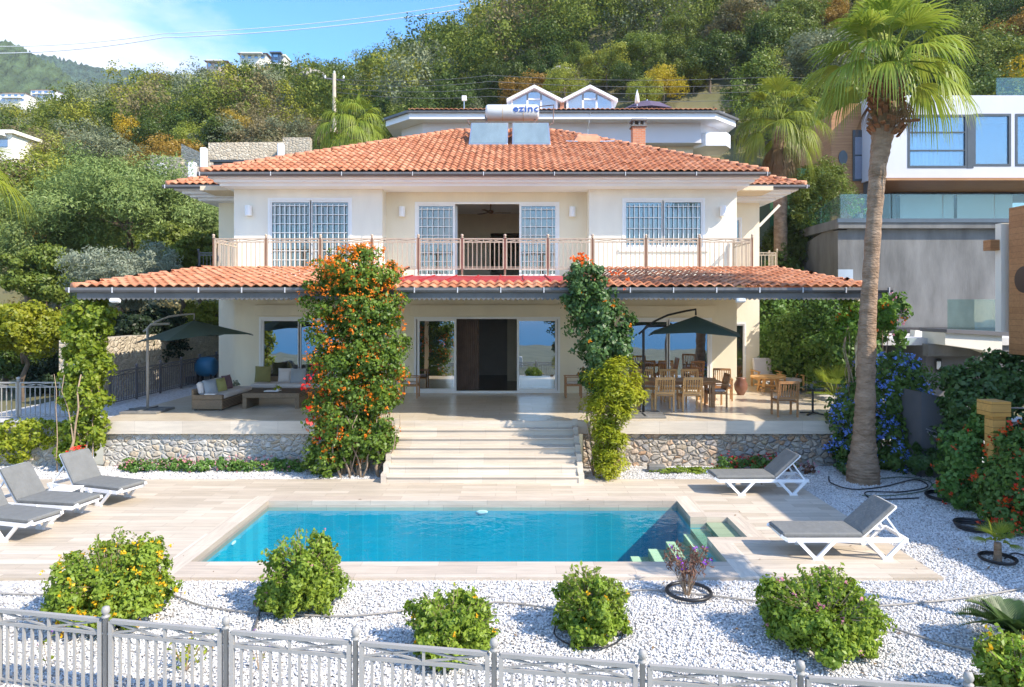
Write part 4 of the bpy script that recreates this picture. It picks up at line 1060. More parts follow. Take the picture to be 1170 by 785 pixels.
b = MB(); b.prism([(-4.6, 44, 16.45), (-1.0, 44, 16.45), (-1.0, 48, 17.4), (-2.8, 48, 17.4)], (0, 0, .08)); b.prism([(7.0, 46, 16.9), (11.6, 46, 16.9), (11.6, 48.5, 17.25), (7.0, 48.5, 17.25)], (0, 0, .08)); b.build('roof_slab', wall_white, nb)
b = MB(); b.box(-4.6, -.9, 44.1, 44.2, 16.421, 16.5); b.box(7.0, 11.6, 46, 46.12, 16.421, 16.899); b.build('parapet', wall_white, nb)
blue_pane = glassmat('blue_window_glass', tint=(.5, .7, .9), refl=.45, opac=.7, base=(.06, .14, .30))
for xc, lb in ((1.15, 'left gabled dormer with blue panes'), (4.72, 'right gabled dormer with blue panes')):
    y0 = 43.9; s = 17.75
    hw = 1.62; ze = 17.15; za = 18.05
    b = MB(); b.box(xc - hw + .15, xc + hw - .15, y0 + .1, y0 + 3, 16.421, 16.50)
    b.prism([(xc - hw + .12, y0, 16.421), (xc + hw - .12, y0, 16.421), (xc + hw - .12, y0, 16.62), (xc - hw + .12, y0, 16.62)], (0, .12, 0))
    for a, c in ((xc - hw + .12, xc - hw + .24), (xc - .5, xc - .38), (xc + .38, xc + .5), (xc + hw - .24, xc + hw - .12)): b.box(a, c, y0, y0 + .12, 16.621, 17.25)
    b.box(xc - .379, xc + .379, y0 + .01, y0 + .11, 17.28, 17.38)
    b.box(xc - hw + .121, xc - hw + .22, y0 + .121, y0 + 3, 16.51, 17.15); b.box(xc + hw - .22, xc + hw - .121, y0 + .121, y0 + 3, 16.51, 16.95)
    d = b.build('dormer', trim_white, nb); d['label'] = lb
    b = MB()
    for sg in (-1, 1):
        b.add([(xc, y0 - .25, za + .13), (xc + sg * (hw + .15), y0 - .25, ze + .13), (xc + sg * (hw + .15), y0 + 3, ze + .13), (xc, y0 + 3, za + .13), (xc, y0 - .25, za - .07), (xc + sg * (hw + .15), y0 - .25, ze - .07), (xc + sg * (hw + .15), y0 + 3, ze - .07), (xc, y0 + 3, za - .07)],
              [(0, 1, 2, 3), (4, 7, 6, 5), (0, 4, 5, 1), (1, 5, 6, 2), (3, 2, 6, 7)])
    b.build('dormer_roof', trim_white, d)
    b = MB()
    for a, c in ((xc - hw + .24, xc - .5), (xc - .38, xc + .38), (xc + .5, xc + hw - .24)):
        zz = lambda x: ze + (za - ze) * (1 - abs(x - xc) / (hw + .15)) - .08
        b.add([(a, y0 + .06, 16.62), (c, y0 + .06, 16.62), (c, y0 + .06, zz(c)), (a, y0 + .06, zz(a))], [(0, 1, 2, 3)])
    b.build('pane', blue_pane, d)
b = MB(); b.box(2.82, 3.06, 43.9, 44.6, 16.421, 17.2); b.build('roof_block', brick_red, nb)
b = MB(); b.tube([(4.6, 42.0, 16.0), (4.5, 42.3, 15.4), (4.5, 43.0, 15.2), (4.5, 42.98, 14.3)], .05, 6); b.build('downpipe', pvc, nb)
# air conditioners, tank box, parasol on that roof
ac = T('air_conditioner', 'small grey air conditioner box left of the left dormer', 'air conditioner', (-.75, 44.2, 16.42), 'air conditioners on the neighbouring roof')
b = MB(); b.obox((0, 0, .36), (.80, .34, .66), bev=.03); b.obox((0, -.02, .02), (.7, .3, .04)); b.build('body', white_plastic, ac)
b = MB(); b.lathe((0, 0, 0), [(.24, 0), (.24, .02), (.05, .02)], 18); b.v = [(x - .1, -.172 - z, y + .38) for x, y, z in b.v]; b.build('grille', frame_dark, ac)
ac.location = (-.75, 44.9, 16.42)
ac2 = relabel(copy_tree(ac), 'white air conditioner with dark fan right of the right dormer', loc=(6.75, 44.6, 16.42), s=1.15)
pu = T('parasol', 'purple parasol open on the neighbouring roof terrace', 'parasol', (8.6, 46, 16.42))
b = MB(); n = 8; V = [(8.6, 44.9, 17.55)] + [(8.6 + 1.95 * math.cos(2 * PI * k / n), 44.9 + 1.5 * math.sin(2 * PI * k / n), 16.78) for k in range(n)] + [(8.6 + 1.0 * math.cos(2 * PI * k / n + .0), 44.9 + .8 * math.sin(2 * PI * k / n), 17.28) for k in range(n)]
b.add(V, [(0, 9 + k, 9 + (k + 1) % n) for k in range(n)] + [(9 + k, 1 + k, 1 + (k + 1) % n, 9 + (k + 1) % n) for k in range(n)]); b.build('canopy', umb_p, pu)
b = MB(); b.tube([(8.6, 44.9, 16.42), (8.6, 44.9, 17.6)], .04, 8); b.build('pole', alu, pu)
po = T('roof_parasol', 'folded white parasol standing beside the purple one', 'parasol', (7.75, 43.8, 16.42))
b = MB(); b.tube([(7.75, 43.8, 16.42), (7.75, 43.8, 17.9)], .03, 8); b.build('pole', alu, po)
b = MB(); b.lathe((7.75, 43.8, 17.0), [(.05, 0), (.16, .1), (.12, .5), (.03, .8)], 10); b.build('canopy', wall_white, po, smooth=True)
mst = T('roof_antenna', 'thin white mast with a small box left of the dormers', 'antenna', (-3.35, 43.8, 16.42))
b = MB(); b.tube([(-3.35, 43.8, 16.42), (-3.35, 43.8, 17.3)], .03, 6); b.build('pole', alu, mst); b = MB(); b.obox((-3.35, 43.8, 17.35), (.3, .2, .3), bev=.02); b.build('housing', pvc, mst)

# ------------------------------------------------------------------ modern house up on the right
mh = T('modern_house', 'white modern house with wide blue windows above a grey retaining wall', 'house', (16, 33, 7.3))
wD = 33.0; sx = lambda px_, D: (px_ - VX) / F * D; sz = lambda py_, D: H - (py_ - VY) / F * D
x0, x1 = sx(996, wD), 36
holes = [(sx(1037, wD), sx(1105, wD), sz(192, wD), sz(131, wD)), (sx(1112, wD), sx(1155, wD), sz(190, wD), sz(130, wD)), (sx(1160, wD), sx(1220, wD), sz(190, wD), sz(130, wD))]
b = MB(); b.wall(x0, x1, 10.14, 14.2, wD, wD + .3, holes); b.box(x0, x0 + .3, wD + .3, 46, 10.14, 14.2); b.box(x0 + .3, x1, wD + .3, 46, 13.95, 14.2); b.box(x0 + .3, x1, wD + .301, 46, 10.14, 10.3); b.build('wall', mat('modern_shaded_render', (.60, .61, .64), .8, var=.04, vscale=.5), mh)  # white render greyed: the facade's shade is put into its colour
b = MB(); b.box(x0 + .3, x1, 37, 37.2, 10.3, 13.9); b.build('room', room_g, mh)
for k, h in enumerate(holes):
    b = MB(); t = .11
    b.box(h[0], h[1], wD - .02, wD + .14, h[3] - t, h[3]); b.box(h[0], h[1], wD - .02, wD + .14, h[2], h[2] + t); b.box(h[0], h[0] + t, wD - .02, wD + .14, h[2] + t, h[3] - t); b.box(h[1] - t, h[1], wD - .02, wD + .14, h[2] + t, h[3] - t)
    if k == 0:
        for f in (.33, .67): zz = h[2] + (h[3] - h[2]) * f; b.box(h[0] + t, h[1] - t, wD - .01, wD + .12, zz - .03, zz + .03)
    o = b.build('window', frame_dark, mh)
    b = MB(); b.box(h[0] + t, h[1] - t, wD + .04, wD + .055, h[2] + t, h[3] - t); b.build('pane', glassmat('blue_pane_%d' % k, tint=(.72, .88, .97), refl=.24, opac=.25, base=(.12, .30, .48)), o)
curtain(holes[0][0] + .1, holes[0][1] - .1, holes[0][2], holes[0][3], wD + .5, parent=mh, n=46)
b = MB(); b.box(holes[0][1] - .0, holes[1][0], wD - .03, wD - .002, holes[0][2], holes[0][3]); b.build('panel', frame_dark, mh)
b = MB(); b.box(x0 + .5, x1, wD - .4, 37, 10.02, 10.139); b.build('timber_soffit', wood_clad, mh)
b = MB(); b.box(sx(1018, 36), 40, 36.2, 46, 7.3, 10.01); b.build('lower_wall', conc_d, mh)
gx0, gx1 = sx(1022, 36), sx(1200, 36)
b = MB()
for x in np.linspace(gx0, gx1, 5): b.box(x - .06, x + .06, 36.0, 36.14, 7.3, 10.0)
b.box(gx0, gx1, 36.0, 36.12, 9.9, 10.0); b.build('glazing_frame', frame_dark, mh)
b = MB(); b.box(gx0, gx1, 36.15, 36.17, 7.3, 9.9); b.build('glazing', glass_mirror, mh)
b = MB(); b.box(sx(1028, 35.9), sx(1089, 35.9), 35.85, 35.88, 7.5, 9.85); b.box(sx(1093, 35.9), sx(1156, 35.9), 35.85, 35.88, 7.5, 9.85); b.build('roller_blind', mat('pale_blind', (.62, .72, .80), .6, var=.02), mh)
# brown clad wing with slanted roof
bx0, bx1 = sx(950, 34), sx(992, 34)
b = MB(); b.prism([(bx0, 34, sz(205, 34) - 3), (bx1, 34, sz(205, 34) - 3), (bx1, 34, sz(118, 34)), (sx(970, 34), 34, sz(118, 34)), (bx0, 34, sz(130, 34))], (0, 8, 0)); cw = b.build('timber_wing', wood_clad, mh)
b = MB(); a, c = sx(974, 34), sx(989, 34); z0, z1 = sz(207, 34), sz(149, 34); b.box(a, c, 33.93, 33.999, z0, z1); o = b.build('window', frame_dark, mh)
b = MB(); b.box(a + .08, c - .08, 33.915, 33.929, z0 + .1, (z0 + z1) / 2 - .04); b.box(a + .08, c - .08, 33.915, 33.929, (z0 + z1) / 2 + .04, z1 - .35); b.build('pane', blue_pane, o)
b = MB(); b.lathe((0, 0, 0), [(.22, 0), (.22, .04)], 16); b.v = [(sx(963, 34) + x, 33.999 - z, sz(180, 34) + y * 1.6) for x, y, z in b.v]; b.build('round_window', frame_dark, mh)
b = MB(); b.box(sx(991, 34) + .02, x0 + .1, 33.2, 40, 7.3, 13.2); b.build('wall', conc, mh)
b = MB(); b.box(sx(1132, 34), x1, 33.6, 33.63, 14.2, 15.25); b.build('balustrade', glass_rail, mh)
# retaining wall with terrace and glass balustrade
rw = T('retaining_wall', 'tall grey concrete retaining wall topped with a glass balustrade', 'wall', (12.3, 26, 1))
X0 = 12.25
b = MB(); b.box(X0, 22, 26, 26.4, .5, 6.9); b.build('wall', conc, rw)
b = MB(); b.prism([(X0, 26.4, .5), (X0, 26.4, 7.1), (X0, 33, 6.0), (X0, 33, .5)], (.35, 0, 0)); b.build('side_wall', conc, rw)
b = MB(); b.box(X0 - .1, 22, 25.75, 36, 6.95, 7.3); b.box(X0 + .35, 22, 26.0, 26.4, 6.901, 6.949); b.build('terrace_slab', conc, rw)
b = MB()
for i in range(5):
    a = X0 + .02 + i * 1.95; b.box(a, a + 1.92, 25.85, 25.87, 7.301, 8.25)
b.build('glass_panel', glass_rail, rw)
b = MB()
for i in range(4):
    y = 26.0 + i * 1.6; zt = lambda yy: 7.3 - (yy - 26) * .17
    b.prism([(X0 + .05, y, zt(y)), (X0 + .05, y + 1.55, zt(y + 1.55)), (X0 + .05, y + 1.55, zt(y + 1.55) + .95), (X0 + .05, y, zt(y) + .95)], (.02, 0, 0))
b.build('glass_panel', glass_rail, rw)
b = MB(); b.box(sx(957, 25.7), 22, 25.70, 25.749, 7.16, 7.31); b.build('edge_strip', mat('blue_steel', (.07, .10, .13), .5), rw)
b = MB(); b.box(sx(957, 25.95), sx(974, 25.95), 25.90, 25.999, sz(320, 26), sz(308, 26)); b.build('service_box', alu, rw)
b = MB(); b.box(X0 + .02, 22, 25.9, 25.999, sz(389, 26) , sz(374, 26)); b.build('tile_band', brickmat('dark_tile_band', (.05, .05, .055), (.08, .07, .07), (.03, .03, .03), .5, .5, .01, .4, plane='xz'), rw)
pl_ = T('planter', 'pale flowering potted plant on the terrace above the retaining wall', 'plant', (sx(980, 27), 27, 7.3), None)
foliage('leaf_cluster', [(sx(980, 27), 27, 7.9, .4, .4, .45)], 260, .13, lf_bush, pl_, k=8)
b = MB(); b.lathe((sx(980, 27), 27, 7.3), [(.14, 0), (.2, .35)], 12); b.build('pot', conc_d, pl_)
# lower annexe: light roof, white parapet, glass
an = T('garden_annexe', 'low grey concrete annexe with white parapet below the retaining wall', 'building', (15, 22, 0))
b = MB(); b.box(sx(1058, 22), 20, 22, 25.6, -.2, 2.75); b.build('wall', conc_d, an)
b = MB(); b.box(sx(1006, 22), 20, 21.9, 25.7, 2.751, 2.98); b.build('roof_slab', mat('pale_screed', (.62, .60, .58), .8), an)
b = MB(); b.box(sx(1060, 21.6), sx(1122, 21.6), 21.55, 21.89, sz(407, 21.6), sz(393, 21.6)); b.build('lintel', conc, an)
b = MB(); b.prism([(sx(1080, 21), 21, sz(380, 21)), (sx(1145, 21), 21, sz(383, 21)), (sx(1145, 21), 21, sz(408, 21)), (sx(1122, 21), 21, sz(400, 21)), (sx(1080, 21), 21, sz(394, 21))], (0, 1.2, 0)); b.build('parapet', wall_white, an)
b = MB(); b.prism([(sx(1080, 20.98), 20.9, sz(376, 21)), (sx(1152, 20.98), 20.9, sz(379, 21)), (sx(1152, 20.98), 20.9, sz(384, 21)), (sx(1080, 20.98), 20.9, sz(380, 21))], (0, 1.4, 0)); b.build('coping', conc_d, an)
b = MB(); b.box(sx(1083, 21.3), sx(1152, 21.3), 21.3, 21.32, sz(379, 21), sz(342, 21)); b.build('balustrade', glass_rail, an)
b = MB(); b.prism([(sx(1045, 23), 23, 2.981), (sx(1078, 23), 23, 2.981), (sx(1074, 23), 23, 3.12), (sx(1046, 23), 23, 3.2)], (0, .3, 0)); b.build('kerb', wall_white, an)
lp = T('bulkhead_lamp', 'oval dark bulkhead lamp on the grey annexe wall', 'wall lamp', (sx(1072, 21.95), 21.9, sz(417, 22)))
b = MB(); b.obox((sx(1072, 21.95), 21.94, sz(417, 22)), (.22, .1, .42), bev=.04); b.build('housing', black_m, lp); b = MB(); b.obox((sx(1072, 21.9), 21.87, sz(417, 22)), (.13, .05, .26), bev=.02); b.build('lens', white_plastic, lp)
# timber clad house at the right edge, and its part beyond the frame whose shade falls on the deck
tb = T('timber_house', 'brown timber clad house block with a round black window at the frame edge', 'house', (10.3, 13.6, 3))
tD = 15.8
b = MB(); b.box(11.4, 18, 8.84, tD, 2.9, 6.27); b.build('wall', brickmat('timber_side_cladding', (.42, .20, .08), (.47, .24, .10), (.22, .10, .045), .14, 40.0, .004, .5, plane='xz', veins=.2, offset=0) if False else wood_clad, tb)
b = MB(); b.box(sx(1144, 16.0), 11.9, 16.0, 16.2, 3.4, 5.95); b.build('wall', wall_white, tb)
b = MB(); b.lathe((0, 0, 0), [(.30, 0), (.30, .05), (.22, .051)], 28); b.v = [(11.4 - z, 15.26 + x, 4.6 + y) for x, y, z in b.v]; b.build('round_window', black_m, tb)
b = MB(); b.box(sx(1130, 16.1), sx(1144, 16.1) - .01, 16.05, 16.3, sz(286, 16.1), sz(274, 16.1)); b.build('beam', wood_clad, tb)
b = MB(); b.box(11.9, 18, 8.9, 15.7, -.1, 2.899); b.box(11.4, 18, 7.0, 8.83, -.1, 4.4); b.build('lower_wall', conc, tb)
# low concrete block, louvre and yellow timber gate post
lb_ = T('concrete_pier', 'low grey concrete pier with handrail pipe beside the blue flowering shrub', 'pier', (9.9, 16.2, 0))
b = MB(); b.prism([(9.55, 16.1, -.1), (10.5, 16.1, -.1), (10.5, 16.1, 1.75), (9.55, 16.1, 1.98)], (0, 1.3, 0)); b.build('block', conc_d, lb_)
b = MB(); b.tube([onz(1036, 478, 1.1) + Vector((0, .0, .3)), at(1063, 497, 15.9), at(1085, 505, 15.7)], .018, 6); b.tube([at(1058, 490, 16.0), at(1086, 500, 15.8)], .014, 6); b.build('handrail', alu, lb_)
gp = T('gate_post', 'yellow timber gate post with projecting cap among red flowers', 'post', (sx(1143, 13.2), 13.2, 0))
b = MB(); b.box(sx(1135, 13.2), sx(1149, 13.2), 13.2, 13.45, -.05, 2.0); b.build('post', wood_post, gp)
b = MB(); b.box(sx(1132, 13.2), sx(1154, 13.2), 13.17, 13.6, sz(476, 13.2), sz(459, 13.2)); b.build('cap', wood_post, gp)
b = MB(); b.tube([at(1152, 466, 13.3), at(1230, 467, 13.3)], .012, 6); b.build('cable', alu, gp)

# ------------------------------------------------------------------ palms
def palm_trunk(name, pts, rad, parent, m_=palm_bark, n=20, seed=0):
    rng = random.Random(seed); P, Rr = [], []
    for i in range(len(pts) - 1):
        k = 16
        for j in range(k):
            t = j / k; P.append(Vector(pts[i]).lerp(Vector(pts[i + 1]), t)); Rr.append((rad[i] + (rad[i + 1] - rad[i]) * t) * rng.uniform(.93, 1.06))
    P.append(Vector(pts[-1])); Rr.append(rad[-1])
    b = MB(); b.tube(P, Rr, n)
    for q in range(0, len(b.v)):
        x, y, z = b.v[q]; b.v[q] = (x + rng.uniform(-.008, .008), y + rng.uniform(-.008, .008), z)
    return b.build(name, m_, parent, smooth=True)
def boots(parent, c, r_, z0, z1, n=60, seed=2):
    rng = random.Random(seed); b = MB()
    for i in range(n):
        a = i * 2.4; t = i / n; z = z0 + (z1 - z0) * t; rr = r_ * (1 - .1 * t)
        p_ = Vector((c[0] + math.cos(a) * rr * .8, c[1] + math.sin(a) * rr * .8, z)); q = p_ + Vector((math.cos(a) * .16, math.sin(a) * .16, rng.uniform(.05, .22)))
        b.bar(p_, q, .10, .04)
    return b.build('leaf_boots', palm_boot, parent)
pD = 15.7
bp_ = T('tall_palm', 'tall fan palm with swollen base rising beside the pool deck', 'palm', (sx(986, pD), pD, 0))
pp = [(sx(986, pD), pD, -.05), (sx(986, pD), pD, .25), (sx(987, pD), pD, .9), (sx(988.5, pD), pD, 1.7), (sx(991, pD), pD, 3.6), (sx(998, pD), pD, 5.8), (sx(1003, pD), pD, 7.2), (sx(1011, pD), pD, 8.3), (sx(1016, pD), pD, 9.3)]
tr_ = palm_trunk('trunk', pp, [.36, .34, .25, .215, .185, .16, .18, .26, .29], bp_)
boots(bp_, (sx(1013, pD), pD), .31, 7.9, 9.35, 130)
b = MB(); b.bar((sx(1016, pD), pD - .2, sz(142, pD)), (sx(1042, pD), pD - .3, sz(141, pD)), .09, .05); b.build('old_stalk', palm_boot, bp_)
palm_crown('crown', (sx(1015, pD), pD, 9.5), 1.24, 32, lf_palm, bp_, seed=4, pet=.95, emin=-20, emax=88, droop=.72, cut=.58, nseg=30, spread=2.4)
palm_crown('dead_skirt', (sx(1015, pD), pD, 9.1), .7, 9, thatch, bp_, seed=14, pet=.45, emin=-70, emax=-40, droop=.6, nseg=14, spread=1.3)
sD = 29
sp2 = T('bushy_palm', 'shorter fan palm with brown dead skirt behind the villa roof', 'palm', (sx(893, sD), sD, 1))
palm_trunk('trunk', [(sx(893, sD), sD, .9), (sx(892, sD), sD, 6), (sx(891, sD), sD, 11.6)], [.30, .26, .30], sp2, seed=3)
palm_crown('crown', (sx(891, sD), sD, 11.9), 1.35, 40, lf_palm, sp2, seed=9, pet=1.15, emin=-50, emax=84, droop=.8, nseg=24)
palm_crown('dead_skirt', (sx(891, sD), sD, 11.3), 1.25, 26, thatch, sp2, seed=12, pet=.55, emin=-86, emax=-50, droop=.5, nseg=16, spread=1.2)
cD = 35
cp_ = T('palm_clump', 'low fan palm with drooping bright fronds behind the left roof ridge', 'palm', (sx(400, cD), cD, 2))
palm_trunk('trunk', [(sx(402, cD), cD, 1.5), (sx(402, cD), cD, 12.6)], [.3, .3], cp_, seed=5)
palm_crown('crown', (sx(402, cD), cD, 13.2), 1.6, 34, lf_palm, cp_, seed=21, pet=1.0, emin=-50, emax=80, droop=1.0, nseg=22)
ep = T('edge_palm', 'yellow-green palm fronds hanging in at the left edge', 'palm', (-8.5, 10, 0))
palm_trunk('trunk', [(-8.25, 9.75, -.1), (-8.2, 9.75, 5.8)], [.25, .2], ep, seed=6)
palm_crown('crown', (-8.2, 9.75, 5.95), .80, 22, lf_palm_y, ep, seed=31, pet=.45, emin=-30, emax=80, droop=.8, nseg=20)
fp = T('fan_palm_shrub', 'stemless fan palm at the back of the right terrace', 'palm', (sx(955, 21), 21, 1.0))
palm_crown('crown', (sx(953, 21), 21, 1.25), .62, 16, lf_palm, fp, seed=41, pet=.55, emin=0, emax=80, droop=.12, nseg=18, spread=2.4)
def small_palm(name, label, c, Rr, n, seed, m_=lf_palm):
    o = T(name, label, 'palm', c); b = MB(); b.tube([(c[0], c[1], -.03), (c[0], c[1], .28)], [.06, .05], 8); b.build('trunk', palm_bark, o)
    palm_crown('crown', (c[0], c[1], .28), Rr, n, m_, o, seed=seed, pet=.16, emin=0, emax=80, droop=.1, nseg=16, spread=2.4); return o
g1 = onz(1140, 640, 0); small_palm('young_palm', 'young fan palm planted inside a black hose ring', (g1.x, g1.y, 0), .28, 12, 51)
# sago palm at the right edge: stiff feather fronds
def sago(c, n, Ln, seed):
    rng = random.Random(seed); o = T('sago_palm', 'stiff feather-leaved sago palm in the gravel at the right edge', 'palm', c)
    b = MB(); b.lathe((c[0], c[1], -.03), [(.12, 0), (.16, .08), (.12, .2)], 12); b.build('trunk', palm_boot, o, smooth=True)
    V, Fc = [], []
    for i in range(n):
        az = i * 2.4; el = R(rng.uniform(18, 62)); d = Vector((math.cos(az) * math.cos(el), math.sin(az) * math.cos(el), math.sin(el))); side = d.cross(Vector((0, 0, 1))).normalized(); up = side.cross(d)
        L_ = Ln * rng.uniform(.85, 1.1)
        prev = None
        for k in range(30):
            t = (k + 2) / 32; p_ = Vector(c) + Vector((0, 0, .15)) + d * L_ * t + Vector((0, 0, -.5 * L_ * t * t))
            ll = .17 * math.sin(PI * min(1, t * .9 + .12)) + .02
            for sg in (-1, 1):
                q = p_ + side * sg * ll + d * ll * .55 + up * ll * .35; b0 = len(V)
                V += [p_ - d * .012, p_ + d * .012, q + d * .002, q]; Fc.append((b0, b0 + 1, b0 + 2, b0 + 3))
    mesh_np('frond', [tuple(v) for v in V], Fc, lf_ivy, o)
g1 = onz(1160, 742, 0); sago((g1.x, g1.y, 0), 26, .78, 3)

# ------------------------------------------------------------------ creepers on the canopy posts
def stems(parent, x0, x1, y, z1, n, seed, r_=.028, sprd=.25):
    rng = random.Random(seed); b = MB()
    for i in range(n):
        x = rng.uniform(x0, x1); yy = y + rng.uniform(-.22, .12); P = [Vector((x, yy, -.05))]
        for k in range(6): P.append(P[-1] + Vector((rng.uniform(-sprd, sprd) * .5, rng.uniform(-.08, .08), z1 / 6)))
        rr = r_ * rng.uniform(.5, 1.3); b.tube(P, [rr * (1 - .1 * k) for k in range(7)], 6)
    return b.build('stem', stem_m, parent, smooth=True)
rv = np.random.default_rng(101)
def creeper(name, label, cat, blobs, n, size, m_, x, y, seed, st=None, flowers=None, k=40, cr=.28):
    o = T(name, label, cat, (x, y, 0))
    fo = foliage('leaves', blobs, n, size, m_, o, k=k, cr=cr, aspect=.72, rng=np.random.default_rng(seed))
    if st: stems(o, *st)
    if flowers:
        for (fm, nf, fs, sub) in flowers:
            P, Nn = cloud(sub or blobs, nf, k=60, cr=.16, inner=0, rng=np.random.default_rng(seed + 7))
            cen = np.array([b_[:3] for b_ in (sub or blobs)]).mean(0)
            P = P + Nn * .08
            petals('blossoms', P, fm, o, fs, rng=np.random.default_rng(seed + 9))
    return o
B = []
for (px_, py_, rx, rz) in [(406, 312, 1.05, .65), (402, 345, 1.28, .85), (408, 385, 1.30, .9), (410, 425, 1.22, .9), (404, 465, 1.15, .85), (400, 500, 1.0, .65), (374, 525, .6, .45), (432, 505, .45, .5)]:
    c = at(px_, py_, 16.35); B.append((c.x, c.y, c.z, rx, .72, rz))
creeper('trumpet_vine', 'huge orange-flowered creeper left of the garden steps', 'creeper', B, 38000, .085, lf_vine, -3.9, 16.35, 1,
        st=(-4.2, -3.0, 16.25, 1.5, 16, 4, .035), flowers=[(fl_orange, 1700, .048, B[:6]), (fl_orange, 380, .052, [(B[0][0], B[0][1], B[0][2] + .12, 1.0, .7, .55)]), (fl_red, 20, .10, [(B[3][0] - 1.0, 16.1, 1.6, .25, .3, 1.2)])], k=90, cr=.2)
B = []
for (px_, py_, rx, rz) in [(668, 318, .48, .42), (672, 345, .68, .55), (688, 372, .78, .62), (690, 402, .70, .60), (686, 435, .50, .55)]:
    c = at(px_, py_, 16.5); B.append((c.x, c.y, c.z, rx, .58, rz))
creeper('dark_creeper', 'dark green creeper with few orange flowers right of the steps', 'creeper', B, 13000, .095, lf_ivy, 2.0, 16.5, 2,
        st=(1.75, 2.2, 16.5, 2.2, 5, 8), flowers=[(fl_orange, 26, .07, B[1:]), (fl_orange, 34, .08, [(B[0][0] - .05, B[0][1], B[0][2] + .25, .28, .3, .28)]), (fl_orange, 14, .06, [(at(706, 318, 16.3).x, 16.3, at(708, 318, 16.3).z, .22, .3, .18)])], k=50, cr=.26)
B = []
for (px_, py_, rx, rz) in [(702, 435, .66, .55), (695, 465, .62, .5), (694, 500, .42, .5), (696, 528, .40, .38), (716, 450, .5, .4)]:
    c = at(px_, py_, 16.0); B.append((c.x, c.y, c.z, rx, .50, rz))
gs = T('golden_conifer', 'feathery yellow-green shrub standing under the dark creeper', 'shrub', (2.2, 16, 0))
P, Nn = cloud(B, 17000, 60, .30, .12, np.random.default_rng(8)); V, Fc = leaf_arrays(P, Nn + np.array([0, 0, 1.1]), .11, .26, .6, rng=np.random.default_rng(9)); mesh_np('leaves', V, Fc, lf_gold, gs)
trunk('stem', (2.15, 16.1, -.05), (2.2, 16.05, 1.6), .05, gs, [(1.9, 16, 2), (2.5, 16, 2.2)])
B = []
for (px_, py_, rx, rz) in [(104, 358, .58, .45), (100, 385, .62, .55), (98, 420, .60, .65), (98, 455, .56, .6), (98, 490, .5, .55), (88, 516, .45, .35)]:
    c = at(px_, py_, 17.0); B.append((c.x, c.y, c.z, rx, .5, rz))
creeper('lime_creeper', 'sunlit lime green creeper covering the left canopy post', 'creeper', B, 12500, .105, lf_vine_l, -10.8, 17, 3, st=(-11.2, -10.4, 16.7, 2.4, 6, 5, .03), flowers=[(fl_red, 3, .12, [(at(88, 511, 16.5).x, 16.5, at(88, 511, 16.5).z, .06, .06, .05)])], k=50, cr=.25)
B = []
for (px_, py_, rx, rz) in [(985, 345, .55, .35), (975, 372, .45, .5), (1008, 356, .42, .4)]:
    c = at(px_, py_, 17.4); B.append((c.x, c.y, c.z, rx, .5, rz))
creeper('post_creeper', 'sparse creeper with dry stems on the right canopy end behind the palm', 'creeper', B, 3800, .10, lf_vine, 8.6, 17.4, 4, st=(8.3, 8.8, 17.3, 3.6, 8, 9, .02, .3), flowers=[(fl_orange, 22, .08, B)], k=26, cr=.3)
# tall hedge behind the right terrace
B = []
for (px_, py_, D, rx, rz) in [(895, 395, 25, .9, 1.5), (925, 385, 24, 1.1, 1.5), (955, 372, 23, 1.1, 1.3), (945, 410, 22.5, 1.0, .9), (905, 425, 24.5, .9, .7), (975, 400, 21.5, .9, 1.2), (880, 370, 27, .8, 1.6)]:
    c = at(px_, py_, D); B.append((c.x, c.y, c.z, rx, .9, rz))
creeper('garden_hedge', 'tall rounded green hedge behind the right terrace', 'hedge', B, 20000, .13, lf_bush_d, 9.8, 23, 5, k=46, cr=.3, st=(9.0, 11.5, 23.5, 2.5, 6, 10))
# plumbago
B = []
for (px_, py_, D, rx, rz) in [(1012, 425, 17.6, .9, .55), (1030, 455, 17.3, .75, .8), (995, 460, 17.4, .9, .8), (968, 480, 17.0, .45, .55), (1010, 500, 17.0, .85, .6), (965, 510, 16.9, .35, .4), (1020, 525, 16.9, .5, .35)]:
    c = at(px_, py_, D); B.append((c.x, c.y, c.z, rx, .6, rz))
creeper('plumbago', 'blue-flowered shrub spilling down behind the tall palm', 'shrub', B, 15000, .10, lf_bush_d, 8.9, 17.2, 6, flowers=[(fl_blue, 1100, .07, None)], k=44, cr=.28, st=(8.4, 9.4, 17.2, 1.2, 5, 2))
# dark shrubs and red flowered bushes on the right
B = [(*at(1125, 440, 15.5), .95, .7, .6), (*at(1165, 430, 15.5), .9, .8, .7), (*at(1105, 470, 15), .5, .6, .5), (*at(1170, 480, 15), .9, .7, .9), (*at(1095, 505, 15.2), .5, .5, .8)]
creeper('dark_hedge', 'deep green shaded hedge below the timber house', 'hedge', B, 13000, .11, lf_ivy, 10.3, 15.4, 7, k=40, cr=.3, st=(9.8, 11, 15.3, 1, 4, 2))
B = [(*at(1100, 525, 13.9), .45, .5, .65), (*at(1110, 560, 13.6), .5, .5, .45), (*at(1128, 490, 13.9), .35, .4, .5), (*at(1090, 560, 13.9), .35, .4, .35)]
creeper('red_bush', 'red-flowered bush growing against the concrete pier', 'bush', B, 8000, .095, lf_bush_d, 9.0, 13.8, 8, k=36, cr=.3, flowers=[(fl_red, 60, .06, None)], st=(8.7, 9.4, 13.7, .7, 4, 3))
B = [(*at(1152, 560, 12.6), .55, .55, .62), (*at(1165, 520, 12.9), .5, .5, .55), (*at(1150, 600, 12.3), .45, .45, .35), (*at(1185, 560, 12.2), .5, .5, .8)]
